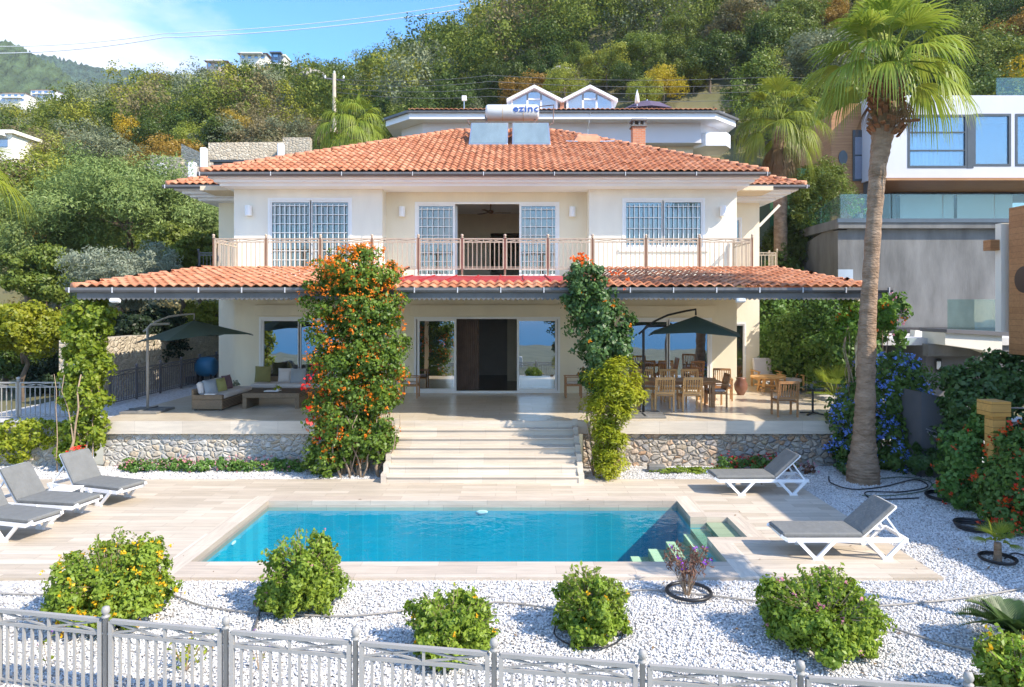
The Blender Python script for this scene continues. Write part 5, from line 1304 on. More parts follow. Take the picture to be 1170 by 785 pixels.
creeper('bougainvillea', 'orange-red flowering bush in front of the yellow gate post', 'bush', B, 10000, .095, lf_bush_d, 9.4, 12.5, 9, k=40, cr=.3, flowers=[(fl_red, 150, .065, None), (fl_orange, 110, .065, None)], st=(9.0, 9.8, 12.5, .7, 4, 3))
creeper('low_fern', 'small leafy clump at the foot of the palm shade', 'plant', [(*at(1055, 525, 15.9), .35, .4, .35), (*at(968, 535, 16.4), .25, .3, .2)], 1900, .09, lf_ivy, 9.4, 16, 12, k=16)
creeper('young_shrub', 'thin pink-flowered shrub standing behind the palm trunk', 'shrub', [(*at(1014, 365, 19), .55, .5, .75)], 900, .16, lf_bush_d, sx(1014, 19), 19, 14, k=16, cr=.3, flowers=[(fl_pink, 24, .06, None)], st=(sx(1014, 19) - .03, sx(1014, 19) + .03, 19, 3.4, 2, 3))
# hedge over the low wall on the far left, and the wall
lw = T('low_stone_wall', 'low rubble wall under the hedge left of the terrace', 'wall', (-14, 17.5, 0))
b = MB(); b.box(-24, -11.2, 17.35, 17.6, -.1, 1.0); b.build('wall', stone_l, lw)
B = [(-14.6 + i * .62, 17.2, .78 + .1 * math.sin(i * 2.1), .5, .32, .36) for i in range(6)] + [(-12.6, 17.15, .35, .5, .25, .35), (-13.8, 17.1, .25, .4, .25, .3)]
creeper('wall_creeper', 'yellow-green creeper spilling over the low wall on the left', 'creeper', B, 7500, .085, lf_lime, -13, 17.2, 15, k=30, flowers=[(fl_orange, 10, .05, B[-1:])])
# flower borders under the terrace wall
B = [(x, 16.75 + .1 * math.sin(x * 5), .09, .28, .22, .17) for x in np.arange(-9.6, -5.2, .33)]
creeper('flower_border', 'low pink flower border along the left rubble wall', 'flower bed', B, 6500, .06, lf_bush_d, -7.5, 16.75, 16, k=18, flowers=[(fl_pink, 150, .035, None)])
B = [(x, 16.8, .12, .28, .22, .2) for x in np.arange(5.15, 6.7, .3)]
creeper('flower_border', 'low red and green flower border along the right rubble wall', 'flower bed', B, 2600, .06, lf_bush_d, 5.9, 16.8, 17, k=18, flowers=[(fl_red, 130, .035, None)])
creeper('creeping_grass', 'patch of green groundcover between right wall and deck', 'groundcover', [(x, 16.6, .01, .4, .3, .07) for x in np.arange(3.6, 5.3, .5)], 1800, .06, lf_bush, 4.4, 16.6, 18, k=14)
creeper('red_seedling', 'tiny red-leaved plant by the head of the far lounger', 'plant', [(7.0, 16.4, .1, .2, .15, .12), (6.6, 16.6, .08, .15, .12, .1)], 500, .06, lf_dry, 7, 16.4, 19, k=10, flowers=[(fl_pink, 20, .04, None)])

# ------------------------------------------------------------------ round bushes in the front gravel bed
def bush(label, px_, basey, rx, h, n, m_, flow, seed, size=.075, name='flowering_bush'):
    g_ = onz(px_, basey, 0); x, y = g_.x, g_.y + .0; rng = random.Random(seed)
    o = T(name, label, 'bush', (x, y, 0)); B = [(x, y, h * .44, rx * .66, rx * .6, h * .40)]
    for i in range(11):
        a = i * .6 + rng.random(); q = rng.uniform(.34, .74)
        B.append((x + math.cos(a) * rx * q, y + math.sin(a) * rx * q, h * rng.uniform(.26, .76), rx * rng.uniform(.22, .42), rx * rng.uniform(.22, .4), h * rng.uniform(.16, .32)))
    for i in range(8):
        a = i * .79 + rng.random(); q = rng.uniform(.50, .72); B.append((x + math.cos(a) * rx * q, y + math.sin(a) * rx * q, h * rng.uniform(.14, .26), rx * rng.uniform(.26, .38), rx * .32, h * .20))
    foliage('leaves', B, int(n * 1.35), size * .80, m_, o, k=11, cr=.44, aspect=.62, rng=np.random.default_rng(seed), inner=.16)
    # loose shoots sticking out
    P, Nn = [], []; r2 = np.random.default_rng(seed + 1); b = MB()
    for i in range(95):
        d = sphere_pts(1, r2)[0]; d[2] = abs(d[2]) * .9 + .15; d /= np.linalg.norm(d)
        base = np.array([x, y, h * .45]) + d * np.array([rx * .72, rx * .7, h * .45]); Ls = r2.uniform(.02, .13) * (1 + d[2])
        b.tube([tuple(base - d * .2), tuple(base + d * Ls)], [.006, .003], 4)
        for k in range(12): P.append(base + d * Ls * (k / 11) + r2.normal(0, .020, 3)); Nn.append(r2.normal(0, 1, 3))
    b.tube([(x, y, -.04), (x, y, h * .5)], [.035, .02], 6)
    for i in range(7):
        a = i * .9; b.tube([(x, y, .02), (x + math.cos(a) * rx * .4, y + math.sin(a) * rx * .4, h * .45)], [.018, .008], 5)
    b.build('stem', stem_m, o)
    V, Fc = leaf_arrays(np.array(P), nrm(np.array(Nn)), size * .9, .5, .8, rng=r2); mesh_np('foliage', V, Fc, m_, o)
    for fm, nf, fs in flow:
        P, Nn = cloud(B, nf, 30, .2, 0, np.random.default_rng(seed + 5)); petals('blossoms', P + Nn * .07, fm, o, fs * 1.5, 7, np.random.default_rng(seed + 6))
    return o
bush('large round bush covered with yellow flowers behind the fence', 124, 706, .83, .98, 17000, lf_bush, [(fl_yellow, 300, .026)], 61)
bush('tall loose bush with faint pink flowers at the pool front edge', 345, 692, .62, .88, 12000, lf_bush, [(fl_pink, 18, .018)], 62)
bush('low wide bush with few yellow flowers in front of the pool middle', 517, 741, .58, .53, 10500, lf_bush, [(fl_yellow, 20, .022)], 63)
bush('compact round bush with yellow blooms right of the pool middle', 675, 722, .50, .66, 9500, lf_bush, [(fl_yellow, 34, .024)], 64)
bush('wide green bush with pink blossoms in the right gravel bed', 940, 731, .76, .74, 16500, lf_bush, [(fl_pink, 70, .022)], 65)
bush('leafy bush cut by the lower right corner', 1165, 806, .42, .62, 5000, lf_bush, [(fl_yellow, 6, .03)], 66)
# spindly purple-flowered plant
g1 = onz(785, 678, 0); o = T('ruellia', 'sparse reddish plant with purple flowers by the pool steps', 'plant', (g1.x, g1.y, 0)); r2 = np.random.default_rng(3); b = MB(); P = []; tips = []
for i in range(26):
    a = r2.uniform(0, 2 * PI); q = r2.uniform(.08, .36); hh = r2.uniform(.35, .68); pts_ = [(g1.x + .03 * math.cos(a), g1.y + .03 * math.sin(a), -.02), (g1.x + q * .45 * math.cos(a), g1.y + q * .45 * math.sin(a), hh * .55), (g1.x + q * math.cos(a), g1.y + q * math.sin(a), hh)]
    b.tube(pts_, [.006, .005, .003], 4); tips.append(pts_[-1])
    for k in range(22):
        t = r2.uniform(.2, 1.02); p_ = np.array(pts_[1]) * (1 - t) * 1.0 + np.array(pts_[2]) * t; P.append(p_ + r2.normal(0, .028, 3))
b.build('stem', stem_m, o); V, Fc = leaf_arrays(np.array(P), sphere_pts(len(P), r2), .085, .22, 1, rng=r2, droop=.3); mesh_np('leaves', V, Fc, lf_dry, o)
petals('blossoms', np.array(tips)[::3] + np.array([0, -.02, .01]), fl_purple, o, .04, 6, r2)
# weeds by the fence foot
for px_, lb, seed in ((205, 'straggly weed with yellow buds against the front fence', 71), (45, 'thin weed with purple petals at the left fence panel', 72), (290, 'thin weed with magenta petals beside a fence post', 73)):
    g1 = onz(px_, 772, 0); o = T('fence_weed', lb, 'weed', (g1.x, g1.y + .15, 0)); r2 = np.random.default_rng(seed); b = MB(); P = []; tips = []
    for i in range(9 if seed == 71 else 4):
        a = r2.uniform(0, 2 * PI); q = r2.uniform(.05, .3 if seed == 71 else .14); hh = r2.uniform(.15, .42); e_ = (g1.x + q * math.cos(a), g1.y + .15 + q * math.sin(a) * .6, hh); b.tube([(g1.x, g1.y + .15, -.02), e_], [.006, .003], 4); tips.append(e_)
        for k in range(16 if seed == 71 else 3): t = r2.uniform(.3, 1); P.append(np.array([g1.x, g1.y + .15, 0]) * (1 - t) + np.array(e_) * t + r2.normal(0, .03, 3))
    b.build('stem', stem_m, o); V, Fc = leaf_arrays(np.array(P), sphere_pts(len(P), r2), .06, .5, 1, rng=r2); mesh_np('leaves', V, Fc, lf_lime, o)
    petals('blossoms', np.array(tips), fl_yellow if seed == 71 else fl_purple, o, .022, 4, r2)

# ------------------------------------------------------------------ trees
def tree(name, label, px_, py_, D, rx, rz, n, size, m_, seed, cat='tree', nb_=9, group=None, base=None, k=22, aspect=.55, ry=None, tr=.12, cr=.34):
    c = at(px_, py_, D); base = hill_z(c.x, D).item() if base is None else base
    o = T(name, label, cat, (c.x, D, base), group); rng = random.Random(seed); ry = ry or rx
    B = [(c.x, D, c.z, rx * .7, ry * .7, rz * .7)]; ends = []
    for i in range(nb_):
        a = i * 2.4 + rng.random(); zz = rng.uniform(-.6, .75); q = math.sqrt(max(.1, 1 - zz * zz)) * .62
        bb = (c.x + math.cos(a) * rx * q, D + math.sin(a) * ry * q, c.z + zz * rz * .62, rx * rng.uniform(.30, .44), ry * rng.uniform(.3, .44), rz * rng.uniform(.26, .40)); B.append(bb); ends.append(bb[:3])
    foliage('crown', B, n, size, m_, o, k=k, cr=cr, aspect=aspect, rng=np.random.default_rng(seed))
    trunk('trunk', (c.x, D, base - .2), (c.x, D, c.z - rz * .1), tr, o, ends[:6])
    return o
tree('feathery_tree', 'big soft feathery green tree behind the left canopy', 148, 240, 31, 4.3, 3.2, 70000, .17, lf_feather, 81, nb_=20, k=10, cr=.48, aspect=.28, tr=.25, base=1)
tree('feathery_tree', 'feathery green tree crown at the left edge beside the big one', 30, 268, 30, 3.0, 2.9, 36000, .17, lf_feather, 82, nb_=14, k=10, cr=.48, aspect=.28, tr=.2, base=1)
tree('bushy_tree', 'dense green tree lower left under the feathery crowns', 205, 285, 29, 1.9, 1.4, 15000, .14, lf_hill[1], 83, nb_=8, base=1)
tree('olive_tree', 'silver-grey olive tree behind the left canopy corner', 142, 318, 25.5, 2.4, 1.75, 24000, .13, lf_silver, 84, nb_=12, aspect=.25, base=1)
tree('yellow_tree', 'bright yellow-green tree behind the left fence', 26, 378, 21.5, 1.6, 1.3, 22000, .12, lf_lime, 85, nb_=9, base=1, tr=.09)
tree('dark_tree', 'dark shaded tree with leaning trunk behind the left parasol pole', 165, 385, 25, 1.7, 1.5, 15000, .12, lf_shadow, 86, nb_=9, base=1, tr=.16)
tree('bushy_tree', 'dense mid green tree under the left feathery crown', 60, 320, 28, 2.2, 1.7, 17000, .15, lf_hill[1], 95, nb_=9, base=1, k=10)
tree('bushy_tree', 'dark green tree low between fence and yellow tree', 8, 405, 24, 1.3, 1.2, 9000, .13, lf_hill[0], 96, nb_=7, base=1)
tree('feathery_tree', 'feathery green crown low beside the villa wing', 232, 262, 33, 2.0, 2.2, 18000, .17, lf_feather, 97, nb_=10, k=10, cr=.48, aspect=.28, base=1)
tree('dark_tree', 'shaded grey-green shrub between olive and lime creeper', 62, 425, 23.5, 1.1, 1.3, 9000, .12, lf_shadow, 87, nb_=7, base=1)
tree('leafy_tree', 'yellow-flecked tree over the sunlit wall beside the villa corner', 236, 362, 29, 1.2, .9, 7000, .13, lf_hill[3], 88, nb_=7, base=1.2)
tree('pine_shrub', 'soft green conifer shrub left of the modern house', 935, 225, 29, 1.5, 2.1, 16000, .14, lf_hill[1], 89, nb_=12, aspect=.25, base=1)
tree('pine_shrub', 'dark conifer below the bushy palm by the side wall', 905, 275, 29.5, 1.2, 1.9, 12000, .14, lf_hill[0], 90, nb_=10, aspect=.3, base=1)
tree('bushy_tree', 'dark green tree between villa wing and hedge', 890, 330, 28, 1.1, 1.9, 9000, .14, lf_hill[0], 91, nb_=8, base=1)
# tree beyond the right edge whose shade reaches the gravel
tree('garden_tree', 'leafy garden tree just beyond the right edge of the view', 1500, 180, 7.2, .85, .8, 2600, .12, lf_bush_d, 92, nb_=6, base=0, tr=.07)
b = MB(); b.box(12.2, 12.4, 27, 33, 1, 7); g_ = b.build('green_screen', mat('green_mesh', (.02, .10, .045), .8), None)
g_.data.transform(Matrix.Translation((0, 0, 0)))
tag(g_, 'green mesh screen behind the conifers', 'screen'); g_.location = (0, 0, 0)
g_.data.clear_geometry(); bb = MB(); bb.box(sx(880, 31), sx(948, 31), 31, 31.05, 4, sz(192, 31)); g_.data.from_pydata([tuple(v) for v in bb.v], [], bb.f)

# hillside trees: five shapes, copied with their trunks
protos = []
def proto(seed, rx, rz, n, size, shape):
    o = T('hill_tree', 'tree', 'tree', (0, 0, 0)); rng = random.Random(seed)
    B = [(0, 0, .52, rx * .7, rx * .7, rz * .75)]
    for i in range(9):
        a = i * 2.4 + rng.random(); zz = rng.uniform(-.7, .85); q = math.sqrt(max(.12, 1 - zz * zz)) * .6
        if shape == 'cone': q *= max(.25, .9 - zz * .7)
        B.append((math.cos(a) * rx * q, math.sin(a) * rx * q, .52 + zz * rz * .62, rx * rng.uniform(.30, .48), rx * rng.uniform(.3, .48), rz * rng.uniform(.24, .42)))
    foliage('crown', B, n, size, lf_hill[0], o, k=7, cr=.50, rng=np.random.default_rng(seed))
    trunk('trunk', (0, 0, -.05), (0, 0, .5), .02, o, [b_[:3] for b_ in B[1:5]])
    return o
protos = [proto(201, .44, .46, 9000, .030, 'round'), proto(202, .55, .42, 9000, .031, 'round'), proto(203, .38, .50, 8000, .030, 'cone'), proto(204, .50, .44, 8500, .031, 'round'), proto(205, .52, .42, 9500, .029, 'round')]
KIND = ['dark green', 'mid green', 'grey olive', 'yellow-green', 'rust autumn', 'brown dry', 'golden']
def zone(px_):
    for lim, t in ((70, 'above the white hut at the left edge'), (130, 'above the feathery trees near the left'), (200, 'above the big feathery tree'), (270, 'over the stone retaining walls'), (330, 'above the rubble wall left of the roof'), (375, 'left of the wooden power pole'), (440, 'right of the wooden power pole'), (500, 'above the left end of the neighbouring villa'),
                   (580, 'above the solar water heater'), (650, 'behind the left dormer'), (715, 'behind the right dormer'), (790, 'behind the purple parasol'), (860, 'left of the bushy palm'), (940, 'above the bushy palm'), (1030, 'behind the tall palm crown'), (1100, 'right of the tall palm crown')):
        if px_ < lim: return t
    return 'at the upper right edge'
used = set(); rng = random.Random(77); cnt = 0
def put_tree(x, y, h, kind, shp, prefix='hillside'):
    global cnt
    base = hill_z(x, y).item(); px_ = VX + x / y * F
    src = protos[shp]
    depth = 'low' if y < 43 else 'mid' if y < 54 else 'high'
    lb = '%s tree %s, %s on the hillside' % (KIND[kind], zone(px_), {'low': 'low', 'mid': 'halfway', 'high': 'higher'}[depth])
    if src.name not in used: used.add(src.name); o = src
    else: o = copy_tree(src)
    relabel(o, lb, group=lb, loc=(x, y, base - .1), rz=rng.uniform(0, 6.28), s=(h * rng.uniform(.9, 1.25), h * rng.uniform(.9, 1.25), h))
    for c in o.children:
        if c.name.startswith('crown'):
            c.material_slots[0].link = 'OBJECT'; c.material_slots[0].material = lf_hill[kind]
    cnt += 1
    return o
def blocked(x, y):
    px_ = VX + x / y * F
    if -10.5 < x < 17 and 38 < y < 56: return True
    if x > 11 and y < 47: return True
    if -9 < x and y < 37 and x < 12: return True
    if 205 < px_ < 352 and y < 52: return True     # open terraces with stone walls
    if 120 < px_ <= 205 and y < 44: return True
    if px_ < 72 and y < 62: return True
    return False
y = 36.0
while y < 72:
    stp_ = 3.0 + (y - 36) * .055; x = -.80 * y + rng.uniform(0, 2)
    while x < .80 * y:
        xx, yy = x + rng.uniform(-.9, .9), y + rng.uniform(-1.2, 1.2)
        px_ = VX + xx / yy * F
        if not blocked(xx, yy) and -60 < px_ < 1230:
            left = px_ < 450
            kd = rng.choices(range(7), weights=[2.4, 3.2, 2.6, 3.0, 2.0, 1.2, .5] if left else [4, 4.6, 1.4, 2.6, .3, .5, .2])[0]
            h = rng.uniform(3.4, 7.4) * (.88 if left else 1.08)
            put_tree(xx, yy, h, kd, rng.randrange(5))
        x += stp_ * rng.uniform(.8, 1.25)
    y += 2.9 + (y - 36) * .05
for px_, D, h, kd in ((758, 58, 4.2, 6), (737, 57.5, 3.6, 3), (792, 60, 3.5, 3), (305, 66, 3.6, 6), (320, 55, 3.6, 4), (160, 48, 3.2, 4), (137, 47, 3.0, 4), (333, 60, 6.0, 2), (262, 62, 6.0, 2), (208, 70, 6.5, 0), (60, 66, 6.5, 5), (30, 68, 6.2, 5), (-14, 48, 7.2, 3), (8, 50, 7.4, 5), (34, 47, 7.2, 1), (60, 50, 7.0, 3), (80, 48, 6.0, 1)):
    put_tree((px_ - VX) / F * D, D, h, kd, 4 if kd == 6 else rng.randrange(5), )
print('hillside trees', cnt)
# far woods: one mass on the upper hill
lodv = []
def far_wood():
    r2 = np.random.default_rng(9); mats_ = [0, 1, 2, 3, 5]; acc = {i: [] for i in mats_}
    y = 70.0
    while y < 172:
        sp_ = 4.6 + (y - 70) * .03; x = -.86 * y
        while x < .86 * y:
            xx, yy = x + r2.uniform(-1.2, 1.2), y + r2.uniform(-1.6, 1.6); px_ = VX + xx / yy * F
            kd = r2.choice(mats_, p=[.34, .36, .10, .16, .04] if px_ > 430 else [.24, .32, .18, .18, .08])
            acc[kd].append((xx, yy, hill_z(xx, yy).item(), r2.uniform(5.5, 11.0) * (1 if px_ > 430 else .78)))
            x += sp_ * r2.uniform(.75, 1.3)
        y += 3.6 + (y - 70) * .035
    for kd, L_ in acc.items():
        Ps, Ns, Ss = [], [], []
        for (x, y_, z, h) in L_:
            nb_ = 5; B = [(x, y_, z + h * .5, h * .36, h * .36, h * .42)]
            for i in range(nb_): a = r2.uniform(0, 6.28); B.append((x + math.cos(a) * h * .26, y_ + math.sin(a) * h * .26, z + h * r2.uniform(.35, .85), h * .22, h * .22, h * .2))
            P, Nn = cloud(B, 1900 if y_ < 110 else 1300, 7, .42, .06, r2); Ps.append(P); Ns.append(Nn); Ss.append(np.full((len(P), 1), .030 * h + .06))
        P = np.concatenate(Ps); Nn = np.concatenate(Ns); S = np.concatenate(Ss)
        V, Fc = leaf_arrays(P, Nn, 1.0, .6, .9, rng=r2) if False else leaf_arrays(P, Nn, S, .6, .9, rng=r2)
        o = mesh_np('far_woods', V, Fc, lf_far[kd]); tag(o, ['distant dark green treetops covering the upper hill', 'distant mid green treetops covering the upper hill', 'distant olive treetops scattered over the upper hill', 'distant yellow-green treetops scattered over the upper hill', '', 'distant brown dry treetops scattered over the upper hill'][kd], 'woods', kind='stuff')
far_wood()
# low scrub on the nearer slope
r2 = np.random.default_rng(19); n = 700; xs = r2.uniform(-1, 1, n); ysr = r2.uniform(34, 75, n); B = []
for a, y_ in zip(xs, ysr):
    x = a * .8 * y_
    if -10.5 < x < 16 and 38 < y_ < 56: continue
    if x > 11 and y_ < 47: continue
    if abs(x + 1) < 13 and y_ < 36: continue
    B.append((x, y_, hill_z(x, y_).item() + .15, .7, .7, .35))
o = foliage('undergrowth', B, 90000, .17, lf_hill[5], None, k=8, cr=.5); tag(o, 'dry scrub and grass between the hillside trees', 'undergrowth', kind='stuff')

# ------------------------------------------------------------------ things on the hillside
def ground_pt(px_, D): x = (px_ - VX) / F * D; return x, D, hill_z(x, D).item()
def hwall(label, pA, pB, yA, yB, hA, hB, th=.5, group=None):
    """rubble wall on the slope between two seen points"""
    A = at(pA[0], yA, pA[1]); Bq = at(pB[0], yB, pB[1]); o = T('hill_wall', label, 'wall', (A.x, A.y, A.z - hA), group)
    b = MB(); b.add([A, Bq, Bq + Vector((0, th, 0)), A + Vector((0, th, 0)), A - Vector((0, 0, hA)), Bq - Vector((0, 0, hB)), Bq + Vector((0, th, -hB)), A + Vector((0, th, -hA))],
                  [(0, 1, 2, 3), (4, 7, 6, 5), (0, 4, 5, 1), (1, 5, 6, 2), (2, 6, 7, 3), (3, 7, 4, 0)]); b.build('masonry', stone_h, o); return o
hwall('long pale rubble wall on the slope above the left roof', (238, 44), (325, 45), 163, 162, 2.4, 2.4)
hwall('raised end of the pale rubble wall near the palm clump', (323, 44), (354, 44), 157, 157, 3.5, 3.5)
hwall('slanted rubble wall left of the long one', (207, 42), (233, 41), 164, 176, 2.5, 2.2)
hwall('lower rubble terrace wall beside the feathery tree', (165, 37), (226, 36), 186, 190, 2.6, 2.8)
hwall('short rubble wall between two concrete blocks', (172, 39), (206, 38.5), 177, 180, 2.0, 2.0)
for px_, py_, D, lb in ((220, 190, 35.5, 'pale concrete block at the end of the lower hill wall'), (233, 173, 40, 'pale concrete block beside the slanted hill wall'), (185, 192, 35.5, 'pale concrete block in the middle of the lower hill wall'), (321, 168, 42, 'pale concrete block before the long rubble wall')):
    A = at(px_, py_, D); b = MB(); b.obox((A.x, A.y, A.z - .8), (.34, .34, 2.0), bev=.03); tag(b.build('concrete_block', trim_white), lb, 'block')
# greenhouse-like roof strip behind the left roof
A = at(250, 181, 38); o = T('shed', 'low grey roofed shed behind the left end of the main roof', 'shed', (A.x, 38, A.z - 2)); b = MB(); b.obox((A.x + 1.2, 39, A.z - 1.0), (3.0, 2, 1.8)); b.build('wall', conc, o); b = MB(); b.obox((A.x + 1.2, 39, A.z), (3.3, 2.3, .12), (R(8), 0, 0)); b.build('roof', frame_dark, o)
# power pole and wires
A = at(382, 84, 52); gz = hill_z(A.x, 52).item()
o = T('power_pole', 'wooden power pole with insulators above the roof ridge', 'power pole', (A.x, 52, gz)); b = MB(); b.tube([(A.x, 52, gz - .3), (A.x, 52, A.z)], [.17, .13], 10); b.build('pole', mat('weathered_pole', (.42, .36, .28), .85, var=.15), o, smooth=True)
b = MB(); b.bar((A.x - .75, 52, A.z - .35), (A.x + .75, 52, A.z - .55), .10, .10); b.bar((A.x - .75, 52, A.z - .35), (A.x - .9, 52, A.z - .05), .06); b.build('crossarm', conc_d, o)
for dx in (-.7, 0, .7):
    b = MB(); b.lathe((A.x + dx, 52, A.z - .40 + (.35 if dx == 0 else 0)), [(.04, 0), (.09, .05), (.05, .1), (.09, .15), (.03, .25)], 8); b.build('insulator', pvc, o, smooth=True)
wire_m = mat('wire_metal', (.62, .64, .66), .5); wire_d = mat('dark_wire', (.10, .10, .10), .6)
def wire(label, pts, r_, m_, grp=None, sag=.6):
    P = []
    for (a, c) in zip(pts[:-1], pts[1:]):
        A, Bq = at(*a), at(*c)
        for k in range(12): t = k / 12; P.append(A.lerp(Bq, t) - Vector((0, 0, 4 * sag * t * (1 - t))))
    P.append(at(*pts[-1])); b = MB(); b.tube(P, r_, 5); tag(b.build('power_line', m_, smooth=True), label, 'power line', grp)
wire('upper pale power line crossing the sky on the left', [(-80, 50, 300), (186, 38.5, 300), (600, -8, 300)], .16, wire_m, None, 3)
wire('lower pale power line crossing the sky on the left', [(-80, 59, 290), (186, 43, 290), (600, -2, 290)], .20, wire_m, None, 3)
for k, (ya, yb) in enumerate(((86, 88), (93, 96), (101, 104), (110, 113))):
    wire(['topmost', 'second', 'third', 'lowest'][k] + ' dark power line strung above the neighbouring roof', [(382, 90 + k * 5, 52), (560, ya, 50), (880, yb, 50), (1200, yb - 8, 50)], .018, wire_d, None, .3)
for px_, lb, hh in ((757, 'left lattice pylon on the upper hill', 38), (767, 'right lattice pylon on the upper hill', 44)):
    A = at(px_, 40, 150); gz = A.z - 1.5; o = T('pylon', lb, 'pylon', (A.x, 150, gz)); b = MB(); top = gz + hh * .32; q = 1.0
    for sx_ in (-1, 1):
        for sy_ in (-1, 1): b.bar((A.x + sx_ * q, 150 + sy_ * q, gz), (A.x + sx_ * .25, 150 + sy_ * .25, top), .14)
    for k in range(9):
        t = k / 9; t2 = (k + 1) / 9; wq = lambda t: q + (.25 - q) * t
        z0_, z1_ = gz + (top - gz) * t, gz + (top - gz) * t2
        b.bar((A.x - wq(t), 149.6, z0_), (A.x + wq(t2), 149.6, z1_), .1); b.bar((A.x + wq(t), 149.6, z0_), (A.x - wq(t2), 149.6, z1_), .1)
    b.build('lattice', alu, o)
    b = MB(); b.bar((A.x - 2.2, 150, top - .9), (A.x + 2.2, 150, top - .9), .16); b.bar((A.x - 1.6, 150, top - 2.4), (A.x + 1.6, 150, top - 2.4), .16); b.build('crossarm', alu, o)
# houses on the hill and in the valley
def house(label, px0, px1, ytop, ybot, D, roofm, wallm, rows=2, cols=4, flat=False, name='hill_house'):
    x0_, x1_ = (px0 - VX) / F * D, (px1 - VX) / F * D; zt, zb_ = H + (VY - ytop) / F * D, H + (VY - ybot) / F * D
    w_ = x1_ - x0_; hz_ = zt - zb_; dep = max(4, w_ * .7); o = T(name, label, 'house', ((x0_ + x1_) / 2, D, zb_))
    rh = 0 if flat else hz_ * .25
    b = MB(); b.box(x0_, x1_, D, D + dep, zb_ - 4, zt - rh); b.build('wall', wallm, o)
    b = MB()
    if flat: b.box(x0_ - .3, x1_ + .3, D - .3, D + dep + .3, zt + .001, zt + .3)
    else:
        e = .5; r_ = [(x0_ - e, D - e, zt - rh), (x1_ + e, D - e, zt - rh), (x1_ + e, D + dep + e, zt - rh), (x0_ - e, D + dep + e, zt - rh), (x0_ + w_ * .3, D + dep / 2, zt), (x1_ - w_ * .3, D + dep / 2, zt)]
        b.add(r_, [(0, 1, 5, 4), (1, 2, 5), (2, 3, 4, 5), (3, 0, 4), (3, 2, 1, 0)])
    b.build('roof', roofm, o)
    hh = (zt - rh - zb_)
    for i in range(rows):
        for j in range(cols):
            xa = x0_ + w_ * (j + .25) / cols; za = zb_ + hh * (i + .3) / rows
            b = MB(); b.box(xa, xa + w_ / cols * .5, D - .06, D - .01, za, za + hh / rows * .45); b.build('window', blue_pane if name != 'tower' else frame_dark, o)
    b = MB(); b.box(x0_ + w_ * .1, x1_ - w_ * .1, D - 1.2, D - .02, zb_ + hh / rows - .25, zb_ + hh / rows - .05); b.build('balcony', trim_white, o)
    return o
pinkw = mat('pink_render', (.62, .46, .40), .8, var=.05)
rt = mat('far_roof_tile', (.52, .24, .14), .8, var=.15)
house('pinkish house with red roof on the left skyline', 236, 258, 67, 79, 150, rt, pinkw, 1, 3)
house('long pale pink house with terrace roof on the skyline', 274, 304, 59, 69, 150, rt, wall_white, 1, 4)
house('narrow dark blue tower house on the left skyline', 310, 320, 61, 80, 148, frame_dark, mat('blue_cladding', (.05, .09, .16), .5), 3, 1, True, 'tower_house')
house('white house with balconies right of the dark tower', 319, 325, 64, 79, 149, wall_white, wall_white, 3, 1, True)
house('white house with curved roofs on the hill crest', 598, 616, 3, 14, 140, wall_white, wall_white, 1, 3, True)
house('white house with terraces at the top of the hill', 616, 632, 8, 22, 138, wall_white, wall_white, 2, 2, True)
house('white valley house with red roof at the far left', 0, 29, 103, 117, 260, rt, wall_white, 2, 4)
house('pale valley house with low red roof left of the brown trees', 35, 63, 100, 112, 275, rt, trim_white, 2, 4)
house('white flat hut with dark opening low at the left edge', -45, 14, 153, 174, 60, wall_white, wall_white, 1, 3, True)
house('pale house among trees at the right skyline', 338, 350, 86, 97, 140, rt, wall_white, 2, 2)
for k, (px_, py_, D, s_) in enumerate(((800, 0, 120, 3.4), (660, 8, 125, 3.0), (850, 6, 115, 2.6), (905, 12, 118, 2.2), (1120, 14, 110, 2.6), (760, 84, 62, 1.3), (640, 78, 64, 1.4), (722, 60, 72, 1.6), (356, 82, 90, 2.0))):
    A = at(px_, py_, D); rg = np.random.default_rng(k); V = sphere_pts(40, rg) * rg.uniform(.6, 1.15, (40, 1)) * np.array([s_ * .9, s_ * .8, s_ * .5]) + np.array(A) - np.array([0, 0, s_ * .35])
    import bmesh
    bm = bmesh.new(); vs = [bm.verts.new(v) for v in V]; bmesh.ops.convex_hull(bm, input=vs); bmesh.ops.delete(bm, geom=[v for v in bm.verts if not v.link_faces], context='VERTS')
    me = bpy.data.meshes.new('rock'); bm.to_mesh(me); bm.free(); me.materials.append(MATS.get('cliff') or mat('cliff', (.26, .24, .21), .95, var=.3, vscale=.8, bump=1, bscale=1.5, col2=(.46, .42, .37)))
    o = bpy.data.objects.new('rock_outcrop', me); COL.objects.link(o); tag(o, ['bare rock patch at the top edge right of centre', 'rock patch beside the white house on the crest', 'grey rock left of the bushy palm on the upper hill', 'grey rock above the bushy palm', 'reddish rock at the upper right', 'rock behind the right dormer', 'rock behind the solar tank', 'grey rock between trees above the dormers', 'pale rock left of the power pole'][k], 'rock')

